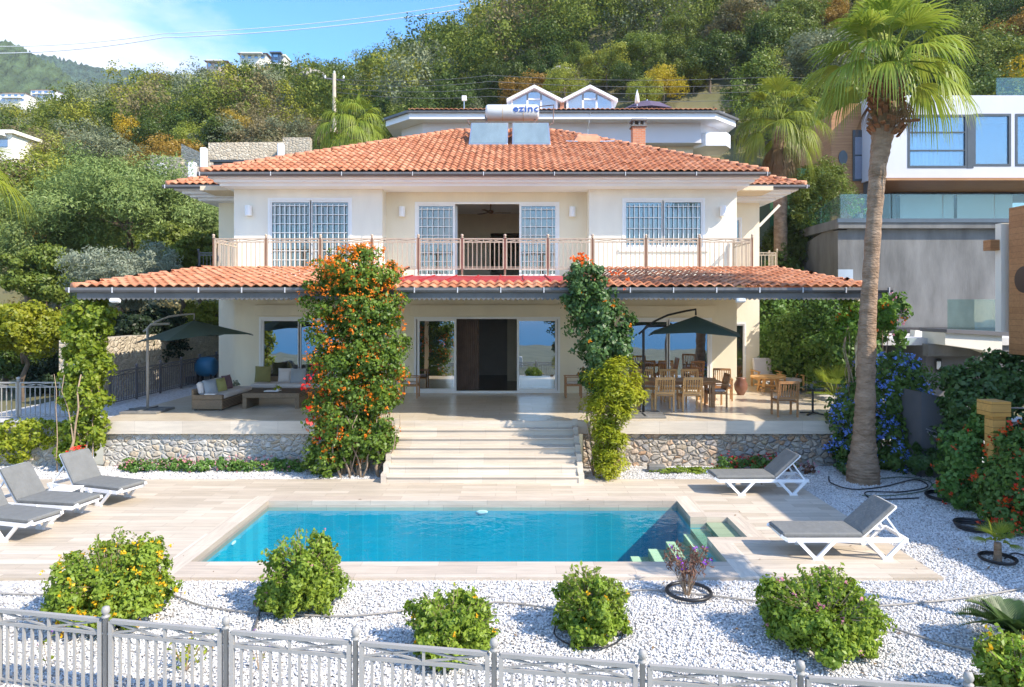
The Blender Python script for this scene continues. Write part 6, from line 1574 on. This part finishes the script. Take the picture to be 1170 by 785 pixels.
# ------------------------------------------------------------------ fences
# front fence: posts every 1.36 m, running nearer to the right
cF = 3.1; zt = H - cF - .15
fx = [(-1.805 + .4345 * i) * cF for i in range(-1, 9)]; fd = [(2.36 - .083 * i + .0018 * i * i) * cF for i in range(-1, 9)]
ff = T('front_fence', 'grey metal garden fence with ball-topped posts and crossed upper band', 'fence', (0, 6.5, -.12))
P = [(x, y_, -.12) for x, y_ in zip(fx, fd)]
railing('fence_panel', P, -.12, .87, fence_m, ff, post=.052, sp=.105, ball=.042, low=.08, band=.135, th=.034, gap=.065)
lf = T('left_fence', 'grey metal fence behind the low wall at the left edge', 'fence', (-14, 18, 1))
railing('fence_panel', [(-19.2, 18.1, 1.0), (-17.5, 18.1, 1.0), (-15.7, 18.1, 1.0), (-13.2, 18.1, 1.0), (-11.4, 18.1, 1.0)], 1, .98, fence_m, lf, post=.06, sp=.13, ball=.05, low=.08, band=.12, th=.028)
bf = T('side_fence', 'dark metal fence along the gravel strip beside the villa', 'fence', (-12.1, 24, 1))
railing('fence_panel', [(-12.15, 20.4 + i * 1.45, 1.02) for i in range(7)], 1, 1.0, fence_d, bf, post=.07, sp=.14, ball=.05, low=.08, band=.13, th=.03)
sw_ = T('side_wall', 'tall sunlit rubble wall behind the side fence', 'wall', (-13.2, 26, 1)); b = MB(); b.box(-13.4, -12.9, 20, 33.5, .9, 3.0); b.build('masonry', stone_h, sw_)
b = MB(); b.box(-12.899, -10.3, 33.2, 33.5, .9, 3.2); b.build('masonry', stone_h, sw_)
ws = T('stone_block', 'small stone block on the gravel before the right rubble wall', 'block', (3.5, 17.0, 0)); b = MB(); A = onz(750, 537, 0); b.obox((A.x, A.y, .06), (.42, .26, .14), bev=.02); b.build('stone', conc, ws)

# ------------------------------------------------------------------ sun loungers
def lounger():
    o = T('sun_lounger', 'lounger', 'sun lounger', (0, 0, 0))
    # local: foot end +x, head end -x, seat height .36
    b = MB()
    for sy in (-1, 1):
        y = sy * .31
        b.bar((-.98, y, .30), (.93, y, .30), .045, .065); b.bar((.93, y, .30), (1.02, y * .9, .36), .045, .05)
    for x in (-.97, .93): b.bar((x, -.31, .30), (x, .31, .30), .045, .05)
    b.bar((-.3, -.31, .30), (-.3, .31, .30), .04, .04)
    b.build('frame', white_plastic, o)
    for sy in (-1, 1):
        for xc, wq in ((.48, .30), (-.62, .30)):
            b = MB(); y = sy * .335
            b.bar((xc - wq, y, .31), (xc - .02, y, .02), .04, .055); b.bar((xc - .10, y, .018), (xc + .06, y, .018), .045, .036); b.bar((xc + wq, y, .31), (xc + .02, y, .02), .04, .055)
            b.build('leg', white_plastic, o)
    b = MB(); b.obox((.36, 0, .375), (1.28, .64, .075), bev=.022); c = b.build('seat_cushion', mesh_grey, o)
    return o
def backrest(o, ang):
    """backrest hinged at x=-.28, rising towards the head at the given angle"""
    h = Vector((-.28, 0, .345)); d = Vector((-math.cos(ang), 0, math.sin(ang))); n_ = Vector((math.sin(ang), 0, math.cos(ang)))
    b = MB(); c = h + d * .35 + n_ * .04; b.obox(tuple(c), (.70, .64, .075), (0, ang, 0), bev=.022); bk = b.build('backrest', mesh_grey, o)
    b = MB()
    for sy in (-1, 1): b.bar(h + Vector((0, sy * .29, -.0)), h + d * .70 + Vector((0, sy * .29, 0)), .035, .03)
    b.bar(h + d * .70 + Vector((0, -.29, 0)), h + d * .70 + Vector((0, .29, 0)), .035)
    q = h + d * .5
    for sy in (-1, 1): b.bar(q + Vector((0, sy * .25, -.01)), (-.9, sy * .29, .31), .03)
    b.bar(q + Vector((0, -.25, 0)), q + Vector((0, .25, 0)), .03)
    b.build('backrest_frame', white_plastic, bk)
L0 = lounger(); L1 = copy_tree(L0); backrest(L0, R(42)); backrest(L1, R(57))
def lplace(o, label, x, y_, a): relabel(o, label, 'sun loungers round the pool', (x, y_, 0), a)
lplace(L0, 'grey and white sun lounger at the right front corner of the pool deck', 5.22, 11.12, PI)
lplace(copy_tree(L0), 'grey and white sun lounger near the palm at the far right of the deck', 5.22, 14.78, PI + R(1))
lplace(L1, 'farthest of the three left loungers, beside the white side table', -8.70, 14.15, -R(19))
lplace(copy_tree(L1), 'middle one of the three loungers on the left deck', -9.00, 12.98, -R(10))
lplace(copy_tree(L1), 'nearest left lounger, cut by the left picture edge', -9.08, 12.05, -R(15))
st_ = T('side_table', 'small low white side table between two left loungers', 'side table', (-9.0, 13.65, 0))
b = MB(); b.obox((-9.0, 13.62, .36), (.5, .42, .035), bev=.01); b.build('table_top', white_plastic, st_)
for sx_ in (-1, 1):
    for sy_ in (-1, 1): b = MB(); b.bar((-9 + sx_ * .21, 13.62 + sy_ * .17, .345), (-9 + sx_ * .23, 13.62 + sy_ * .19, 0), .035); b.build('leg', white_plastic, st_)

# ------------------------------------------------------------------ terrace furniture
def cparasol(label, base, apex, half, rot, tilt, armto, poletop):
    o = T('cantilever_parasol', label, 'parasol', base)
    bx, by, bz = base
    b = MB(); b.obox((bx, by, bz + .03), (1.0, 1.0, .06), bev=.01); b.bar((bx - .5, by, bz + .075), (bx + .5, by, bz + .075), .06, .03); b.bar((bx, by - .5, bz + .075), (bx, by + .5, bz + .075), .06, .03); b.build('base_plate', conc, o)
    b = MB(); b.tube([(bx, by, bz + .06), (bx, by, poletop - .12), (bx + .08, by, poletop - .02), (bx + .6, by, poletop)], .035, 10); b.build('pole', fence_m if bx < 0 else black_m, o, smooth=True)
    ax = Vector(apex); A0 = Vector((bx - .12, by, poletop - .22)); mid = (A0 + ax) / 2 + Vector((0, 0, .26))
    b = MB(); b.tube([A0, A0.lerp(mid, .5) + Vector((0, 0, .07)), mid, mid.lerp(ax, .6) + Vector((0, 0, .12)), ax + Vector((0, 0, .18)), ax + Vector((0, 0, .02))], .028, 8); b.build('arm', fence_m if bx < 0 else black_m, o, smooth=True)
    V = [ax]; n = 4
    for k in range(n):
        a = rot + k * PI / 2; V.append(ax + Vector((math.cos(a) * half, math.sin(a) * half, -.50 + tilt * math.cos(a) * half)))
    for k in range(n): V.append((V[1 + k] + V[1 + (k + 1) % n]) / 2 * .97 + ax * .03 + Vector((0, 0, .06)))
    ring = []
    order = []
    for k in range(n): order += [1 + k, 5 + k]
    b = MB(); fs = []
    for k in range(8): fs.append((0, order[k], order[(k + 1) % 8]))
    b.add(V, fs); c = b.build('canopy', umb_m, o)
    b = MB()
    for k in range(n): b.bar(ax + Vector((0, 0, -.06)), Vector(V[1 + k]) + Vector((0, 0, -.03)), .02)
    for k in range(n): b.bar(ax + Vector((0, 0, -.25)), (Vector(V[1 + k]) + ax) / 2 + Vector((0, 0, -.04)), .014)
    b.build('rib', black_m, c)
    b = MB(); b.tube([ax, ax + Vector((0, 0, -.38))], .03, 8); b.build('hub', black_m, o)
    return o
cparasol('dark green square parasol hanging over the rattan sofas', (-10.1, 18.7, TZ), tuple(at(222, 366, 19.0)), 1.62, R(-88), .07, None, at(150, 370, 18.7).z)
cparasol('dark green square parasol hanging over the dining table', (3.35, 18.0, TZ), tuple(at(795, 361, 18.6)), 1.62, R(-62), -.02, None, at(735, 372, 18.0).z)

def garden_chair(arms=True, mt=teak, cushion=True, high=.93):
    """slatted wooden chair: faces -y"""
    o = T('garden_chair', 'chair', 'chair', (0, 0, 0)); hw, d = .25, .24
    for sx_ in (-1, 1):
        b = MB(); b.bar((sx_ * hw, -d, 0), (sx_ * hw, -d, .64 if arms else .44), .045); b.build('leg', mt, o)
        b = MB(); b.bar((sx_ * hw, d, 0), (sx_ * hw, d, .44), .045); b.build('leg', mt, o)
    b = MB()
    for i in range(6): b.box(-hw + .02, hw - .02, -d + i * .082, -d + i * .082 + .065, .42, .44)
    for sx_ in (-1, 1): b.box(sx_ * hw - .018, sx_ * hw + .018, -d + .023, d - .023, .37, .419)
    b.box(-hw + .023, hw - .023, -d - .015, -d + .02, .37, .419); b.build('seat', mt, o)
    b = MB(); t = .10
    for sx_ in (-1, 1): b.bar((sx_ * hw, d, .441), (sx_ * hw, d + t, high), .04)
    for z in (.50, high - .02): y_ = d + t * (z - .44) / (high - .44); b.bar((-hw, y_, z), (hw, y_, z), .03, .07)
    for i in range(7):
        x = -hw + .05 + i * (2 * hw - .1) / 6; b.bar((x, d + t * .12, .52), (x, d + t * .95, high - .04), .028, .012)
    b.build('backrest', mt, o)
    if arms:
        for sx_ in (-1, 1): b = MB(); b.box(sx_ * hw - .03, sx_ * hw + .03, -d - .04, d + .03, .641, .668); b.build('armrest', mt, o)
    if cushion: b = MB(); b.obox((0, -.01, .468), (.44, .44, .05), bev=.015); b.build('seat_cushion', cush_w, o)
    return o
ch = garden_chair(); relabel(ch, 'teak armchair left of the central sliding door', 'teak garden chairs', (-3.35, 21.6, TZ), PI / 2)
def cc(label, x, y_, rz): return relabel(copy_tree(ch), label, 'teak garden chairs', (x, y_, TZ), rz)
cc('teak armchair right of the central sliding door', 1.80, 21.7, -PI / 2)
cc('teak armchair at the right head of the dining table', 5.75, 19.7, -PI / 2 )
cc('teak armchair by the villa corner with sunlit backrest', 6.35, 21.0, R(-12))
cc('slatted teak chair with its back to the pool beside the bistro table', 7.05, 17.95, R(178))
cc('teak armchair half hidden by the blue shrub', 9.0, 18.3, -PI / 2)
ch2 = garden_chair(arms=False, mt=teak_l); relabel(ch2, 'light slatted dining chair, left of the two with backs to the pool', 'light dining chairs', (4.06, 18.95, TZ), PI)
relabel(copy_tree(ch2), 'light slatted dining chair, right of the two with backs to the pool', 'light dining chairs', (4.82, 18.95, TZ), PI)
for x, lb in ((3.95, 'left teak dining chair on the house side of the table'), (4.7, 'middle teak dining chair on the house side of the table'), (5.35, 'right teak dining chair on the house side of the table')):
    relabel(copy_tree(ch2), lb, 'light dining chairs', (x, 20.75, TZ), 0)
dt = T('dining_table', 'long dark teak dining table under the right parasol', 'table', (4.6, 19.8, TZ))
b = MB(); b.obox((4.55, 19.8, TZ + .74), (2.5, 1.0, .045), bev=.01); b.box(3.45, 5.65, 19.4, 20.2, TZ + .64, TZ + .715); b.build('table_top', teak, dt)
for x in (3.5, 5.6):
    for y_ in (19.45, 20.15): b = MB(); b.box(x - .045, x + .045, y_ - .045, y_ + .045, TZ, TZ + .639); b.build('leg', teak, dt)
# low light table, lounge chair
ot = T('octagonal_table', 'low octagonal light wood table in the sun', 'table', (8.55, 23.2, TZ)); n = 8
b = MB(); b.prism([(8.55 + .58 * math.cos(PI / 8 + k * PI / 4), 23.2 + .58 * math.sin(PI / 8 + k * PI / 4), TZ + .46) for k in range(n)], (0, 0, .05)); b.build('table_top', teak_l, ot)
for k in range(4):
    a = PI / 4 + k * PI / 2; b = MB(); b.bar((8.55 + .36 * math.cos(a), 23.2 + .36 * math.sin(a), TZ), (8.55 + .26 * math.cos(a), 23.2 + .26 * math.sin(a), TZ + .459), .10, .06); b.build('leg', teak_l, ot)
b = MB(); b.bar((8.2, 22.9, TZ + .14), (8.9, 23.5, TZ + .14), .06); b.bar((8.9, 22.9, TZ + .20), (8.2, 23.5, TZ + .20), .06); b.build('stretcher', teak_l, ot)
lc = T('lounge_chair', 'wooden lounge chair with thick cream cushions by the hedge', 'lounge chair', (8.75, 24.3, TZ))
cx, cy = 8.9, 24.35
for sx_ in (-1, 1):
    for y_ in (-.35, .35): b = MB(); b.box(cx + sx_ * .38 - .03, cx + sx_ * .38 + .03, cy + y_ - .03, cy + y_ + .03, TZ, TZ + .56); b.build('leg', teak_l, lc)
    b = MB(); b.box(cx + sx_ * .38 - .045, cx + sx_ * .38 + .045, cy - .42, cy + .40, TZ + .561, TZ + .59); b.build('armrest', teak_l, lc)
b = MB(); b.box(cx - .349, cx + .349, cy - .38, cy + .35, TZ + .26, TZ + .32); b.build('seat', teak_l, lc)
b = MB(); b.obox((cx, cy - .03, TZ + .39), (.66, .68, .13), bev=.03); b.build('seat_cushion', cush_w, lc)
b = MB(); b.obox((cx, cy + .36, TZ + .70), (.66, .13, .62), (R(-14), 0, 0), bev=.03); b.build('back_cushion', cush_w, lc)
sc_ = T('lounge_chair', 'second cream cushioned wooden armchair beside the lounge chair', 'lounge chair', (9.35, 23.7, TZ))
cx, cy = 9.5, 23.65
for sx_ in (-1, 1):
    for y_ in (-.3, .3): b = MB(); b.box(cx + sx_ * .32 - .025, cx + sx_ * .32 + .025, cy + y_ - .025, cy + y_ + .025, TZ, TZ + .5); b.build('leg', teak_l, sc_)
    b = MB(); b.box(cx + sx_ * .32 - .04, cx + sx_ * .32 + .04, cy - .36, cy + .34, TZ + .501, TZ + .525); b.build('armrest', teak_l, sc_)
b = MB(); b.obox((cx, cy, TZ + .34), (.58, .6, .12), bev=.03); b.build('seat_cushion', cush_w, sc_)
bt = T('bistro_table', 'thin round bistro table on a black cross foot', 'table', (7.9, 18.2, TZ)); b = MB(); b.lathe((7.9, 18.2, TZ + .70), [(.30, 0), (.31, .008), (.31, .02), (.30, .025)], 24); b.build('table_top', glass_rail, bt)
b = MB(); b.tube([(7.9, 18.2, TZ + .03), (7.9, 18.2, TZ + .70)], .03, 8)
for k in range(4): a = PI / 4 + k * PI / 2; b.bar((7.9, 18.2, TZ + .05), (7.9 + .34 * math.cos(a), 18.2 + .34 * math.sin(a), TZ + .02), .05, .03)
b.build('foot', black_m, bt)
cu_ = T('flower_cup', 'small cup on the bistro table', 'cup', (7.85, 18.15, TZ + .725)); b = MB(); b.lathe((7.85, 18.15, TZ + .725), [(.03, 0), (.045, .09)], 12); b.build('cup', conc, cu_)
pot = T('terracotta_pot', 'brown decorative pot between armchair and lounge chair', 'pot', (7.3, 22.2, TZ)); b = MB(); b.lathe((7.3, 22.2, TZ), [(.10, 0), (.2, .18), (.22, .34), (.14, .5), (.17, .56)], 18); b.build('pot', mat('brown_glaze', (.20, .09, .06), .4), pot, smooth=True)

# rattan lounge set
def rsofa(label, x0_, x1_, y0_, y1_, along, cush=True):
    o = T('rattan_sofa', label, 'sofa', (x0_, y0_, TZ)); b = MB()
    b.obox(((x0_ + x1_) / 2, (y0_ + y1_) / 2, TZ + .17), (x1_ - x0_, y1_ - y0_, .26), bev=.015); b.build('base', rattan, o)
    for x in (x0_ + .08, x1_ - .08):
        for y_ in (y0_ + .08, y1_ - .08): b = MB(); b.box(x - .03, x + .03, y_ - .03, y_ + .03, TZ, TZ + .039); b.build('foot', black_m, o)
    b = MB()
    if along == 'y':
        b.obox(((x0_ + x1_) / 2, y0_ + .06, TZ + .37), (x1_ - x0_, .12, .14), bev=.015); b.build('arm', rattan, o)
        b = MB(); n = 2; L_ = (y1_ - y0_ - .16) / n
        for i in range(n): c = MB(); c.obox(((x0_ + x1_) / 2 + .05, y0_ + .14 + L_ * (i + .5), TZ + .37), (x1_ - x0_ - .12, L_ - .02, .13), bev=.03); c.build('seat_cushion', cush_w, o)
        for i in range(n): c = MB(); c.obox((x0_ + .14, y0_ + .14 + L_ * (i + .5), TZ + .60), (.15, L_ - .04, .34), (0, R(-10), 0), bev=.04); c.build('back_cushion', cush_w, o)
        b.obox((x0_ + .03, (y0_ + y1_) / 2, TZ + .44), (.06, y1_ - y0_, .30), bev=.01); b.build('backrest', rattan, o)
    else:
        n = 3; L_ = (x1_ - x0_ - .04) / n
        for i in range(n): c = MB(); c.obox((x0_ + .02 + L_ * (i + .5), (y0_ + y1_) / 2 - .04, TZ + .37), (L_ - .02, y1_ - y0_ - .1, .13), bev=.03); c.build('seat_cushion', cush_w, o)
        for i in range(1, n): c = MB(); c.obox((x0_ + .02 + L_ * (i + .5), y1_ - .16, TZ + .60), (L_ - .04, .15, .36), (R(-10), 0, 0), bev=.04); c.build('back_cushion', cush_w, o)
        b.obox(((x0_ + x1_) / 2, y1_ - .03, TZ + .44), (x1_ - x0_, .06, .30), bev=.01); b.build('backrest', rattan, o)
    return o
rsofa('rattan sofa set sideways at the left end of the terrace', -8.95, -8.1, 18.8, 21.0, 'y')
rsofa('rattan sofa with cushions against the villa wall', -8.4, -5.9, 21.45, 22.35, 'x')
ct = T('rattan_coffee_table', 'low rattan coffee table in front of the sofas', 'coffee table', (-6.9, 19.7, TZ))
b = MB(); b.obox((-6.9, 19.65, TZ + .37), (1.6, .95, .14), bev=.012); b.build('table_top', rattan, ct)
for x in (-7.64, -6.16): b = MB(); b.box(x - .055, x + .055, 19.18, 20.12, TZ, TZ + .299); b.build('side_panel', rattan, ct)
def pillow(label, c, s_, rot, m_):
    b = MB(); n = 8; V = []
    for i in range(n + 1):
        for j in range(n + 1):
            u, v = i / n * 2 - 1, j / n * 2 - 1; t = (1 - u ** 4) * (1 - v ** 4); k = 1 - .06 * (1 - abs(u)) * 0; V.append((u * s_ / 2 * (1 - .05 * (1 - v * v)), 0, v * s_ / 2 * (1 - .05 * (1 - u * u)), t))
    f_ = [(a, -t * .09, z) for a, _, z, t in V]; g_ = [(a, t * .09, z) for a, _, z, t in V]; m1 = (n + 1) ** 2
    fs = []
    for i in range(n):
        for j in range(n):
            q = [i * (n + 1) + j, (i + 1) * (n + 1) + j, (i + 1) * (n + 1) + j + 1, i * (n + 1) + j + 1]; fs.append(tuple(q)); fs.append(tuple(m1 + k for k in reversed(q)))
    b.add(f_ + g_, fs); o = b.build('throw_pillow', m_, None, smooth=True); o.location = c; o.rotation_euler = rot; tag(o, label, 'pillow', 'throw pillows on the sofas')
pillow('olive square pillow leaning upright on the wall sofa', (-8.15, 21.95, TZ + .70), .52, (R(-10), 0, 0), cush_o)
pillow('large grey pillow in the middle of the wall sofa', (-7.0, 21.9, TZ + .64), .50, (R(-12), 0, 0), cush_g)
pillow('white pillow behind the grey one on the wall sofa', (-7.45, 22.02, TZ + .66), .46, (R(-10), 0, R(4)), cush_w)
pillow('round-cornered slate pillow at the right of the wall sofa', (-6.45, 21.9, TZ + .62), .42, (R(-10), 0, 0), mat('slate_cushion', (.16, .17, .20), .9))
pillow('pale grey pillow at the near end of the side sofa', (-8.62, 19.25, TZ + .60), .44, (R(-18), 0, R(62)), cush_g)
pillow('yellow-green pillow in the middle of the side sofa', (-8.55, 19.75, TZ + .60), .42, (R(-18), 0, R(70)), mat('lime_cushion', (.42, .40, .14), .9))
pillow('plum pillow at the far end of the side sofa', (-8.6, 20.3, TZ + .62), .44, (R(-14), 0, R(80)), cush_p)
tr0 = T('tray', 'white tray with small flowers on the rattan coffee table', 'tray', (-6.9, 19.6, TZ + .44)); b = MB(); b.obox((-7.0, 19.6, TZ + .455), (.42, .28, .025), bev=.008); b.build('tray', white_plastic, tr0)
foliage('blossoms', [(-6.85, 19.6, TZ + .53, .10, .09, .07)], 160, .05, lf_gold, tr0, k=8)
b = MB(); b.lathe((-6.85, 19.6, TZ + .468), [(.04, 0), (.06, .05)], 12); b.build('bowl', pvc, tr0)
tb0 = T('tea_tray', 'white paper tray on the arm of the side sofa', 'tray', (-8.5, 18.9, TZ + .44)); b = MB(); b.obox((-8.45, 18.86, TZ + .455), (.30, .12, .02), bev=.004); b.build('tray', pvc, tb0)
sb_ = T('wicker_basket', 'small wicker basket with plant between the sofas', 'basket', (-8.45, 21.2, TZ + .31)); b = MB(); b.lathe((-8.75, 21.25, TZ), [(.14, 0), (.17, .32), (.15, .34)], 14); b.build('basket', rattan, sb_, smooth=True); foliage('plant', [(-8.75, 21.25, TZ + .45, .14, .14, .14)], 120, .07, lf_silver, sb_, k=8); sb_.location.z = TZ; 
for c_ in sb_.children: c_.data.transform(Matrix.Translation((0, 0, .31)))
# blue barrel composter behind
bb_ = T('blue_drum', 'blue drum on a dark stand by the side fence', 'drum', (-11.5, 26.5, 1.03)); A = at(236, 419, 26.2)
b = MB(); b.v = []; q = MB(); q.lathe((0, 0, 0), [(.28, 0), (.36, .08), (.38, .35), (.36, .62), (.28, .7)], 20); b.v = [(A.x - .35 + z, 26.2 + y_, A.z + x) for x, y_, z in q.v]; b.f = q.f; b.build('drum', mat('blue_plastic', (.03, .17, .32), .4), bb_, smooth=True)
b = MB()
for x in (-.25, .25): b.bar((A.x + x, 26.0, 1.03), (A.x + x, 26.0, A.z - .2), .06); b.bar((A.x + x, 26.4, 1.03), (A.x + x, 26.4, A.z - .2), .06)
b.obox((A.x - .5, 26.1, 1.18), (.4, .3, .3), bev=.03); b.build('stand', black_m, bb_)

# ------------------------------------------------------------------ hoses
def hose(label, pts, r_, m_, cat='hose', group=None, name='garden_hose', closed=False):
    P = [onz(px_, py_, r_ - .01) for px_, py_ in pts]; out_ = []
    n = len(P)
    for i in range(n if closed else n - 1):
        p0_, p1_, p2_, p3_ = P[(i - 1) % n if closed else max(i - 1, 0)], P[i], P[(i + 1) % n], P[(i + 2) % n if closed else min(i + 2, n - 1)]
        for k in range(6):
            t = k / 6; out_.append(.5 * ((2 * p1_) + (-p0_ + p2_) * t + (2 * p0_ - 5 * p1_ + 4 * p2_ - p3_) * t * t + (-p0_ + 3 * p1_ - 3 * p2_ + p3_) * t ** 3))
    out_.append(P[0] if closed else P[-1]); b = MB(); b.tube(out_, r_, 6); return tag(b.build(name, m_, smooth=True), label, cat, group)
def ring(label, px_, py_, rad, r_=.018, turns=1, m_=hose_m):
    c = onz(px_, py_, 0); b = MB(); rg = random.Random(int(px_))
    for t in range(turns):
        rr = rad * (1 + .07 * t); P = [(c.x + rr * math.cos(a) * rg.uniform(.98, 1.02), c.y + rr * math.sin(a) * rg.uniform(.98, 1.02), r_ * (1 + 1.6 * t)) for a in np.linspace(0, 2 * PI, 26)]; b.tube(P, r_, 6)
    return tag(b.build('hose_ring', m_, smooth=True), label, 'hose')
ring('black hose ring round the young fan palm', 1140, 640, .24, .016, 2); ring('coiled black hose lying on gravel beside the flowering bush', 1112, 604, .26, .022, 3); ring('coiled black hose lying under the red bush', 1080, 569, .34, .022, 2)
c = onz(787, 678, 0); b = MB(); b.tube([(c.x + .30 * math.cos(a), c.y + .30 * math.sin(a), .03) for a in np.linspace(0, 2 * PI, 30)], .026, 8); tag(b.build('plant_ring', hose_m, smooth=True), 'dark ring laid round the purple-flowered plant', 'ring')
ring('black hose ring half hidden under the compact bush', 672, 722, .42, .010, 1)
hose('dark hose looping round the foot of the tall palm', [(947, 544), (950, 552), (975, 559), (1010, 556), (1045, 548), (1060, 556), (1030, 562), (990, 562), (1000, 570), (1050, 569)], .014, hose_m)
hose('green hose curling on the gravel right of the palm', [(1000, 548), (1030, 545), (1062, 550), (1058, 560), (1020, 566), (985, 566)], .012, mat('green_hose', (.12, .16, .11), .6))
hose('black hose leading right from the young palm', [(1148, 638), (1160, 632), (1185, 640)], .012, hose_m)
dg = 'grey drip lines on the gravel'
hose('grey drip line left of the yellow-flowered bush', [(-20, 677), (30, 679), (70, 678)], .012, hose_g, 'drip line', None, 'drip_line')
hose('grey drip line between the two left bushes', [(190, 676), (225, 690), (270, 698), (320, 701), (390, 704), (450, 699), (480, 694)], .012, hose_g, 'drip line', None, 'drip_line')
hose('grey drip line between the two middle bushes', [(545, 690), (570, 688), (610, 692), (650, 700)], .012, hose_g, 'drip line', None, 'drip_line')
hose('grey drip line running right to the picture edge', [(700, 677), (740, 674), (800, 679), (860, 686), (940, 694), (1020, 691), (1110, 682), (1180, 670)], .012, hose_g, 'drip line', None, 'drip_line')
hose('grey drip line crossing the lower right gravel', [(1000, 710), (1040, 724), (1090, 738), (1140, 750), (1180, 765)], .014, hose_g, 'drip line', None, 'drip_line')
hose('short dark pipe crossing the gravel behind the fence', [(299, 682), (296, 700), (290, 720)], .016, gutter_m, 'pipe', None, 'irrigation_pipe')

# dry leaves blown over gravel and deck
r2 = np.random.default_rng(88); n = 420
P = np.stack([r2.uniform(-7, 9, n), r2.uniform(6.6, 16.9, n), np.zeros(n)], 1)
keep = np.array([not in_water(x, y_) and not (-12 < x < 6.3 and 10.06 < y_ < 15.8 and r2.random() > .12) for x, y_, _ in P]); P = P[keep]
P[:, 2] = np.where((P[:, 0] < 6.3) & (P[:, 1] > 10.06) & (P[:, 1] < 15.8), .012, -.005)
V, Fc = leaf_arrays(P, np.tile([0, 0, 1.0], (len(P), 1)), .06, .5, .4, rng=r2); tag(mesh_np('fallen_leaves', V, Fc, thatch), 'scattered dry leaves on the gravel and the pool deck', 'leaves', kind='stuff')
# ------------------------------------------------------------------ air
hz = MB(); hz.box(-1510, 1510, -1610, 725, -36, 300)
m, nt, out = _new('haze_air'); pv = nt.nodes.new('ShaderNodeVolumePrincipled'); pv.inputs['Color'].default_value = (.80, .88, 1, 1); pv.inputs['Density'].default_value = .00022; pv.inputs['Anisotropy'].default_value = .2
nt.links.new(pv.outputs[0], out.inputs['Volume'])
HAZE = True
if HAZE:
    o = hz.build('haze', m); tag(o, 'thin blue haze in the air', 'haze', kind='stuff')
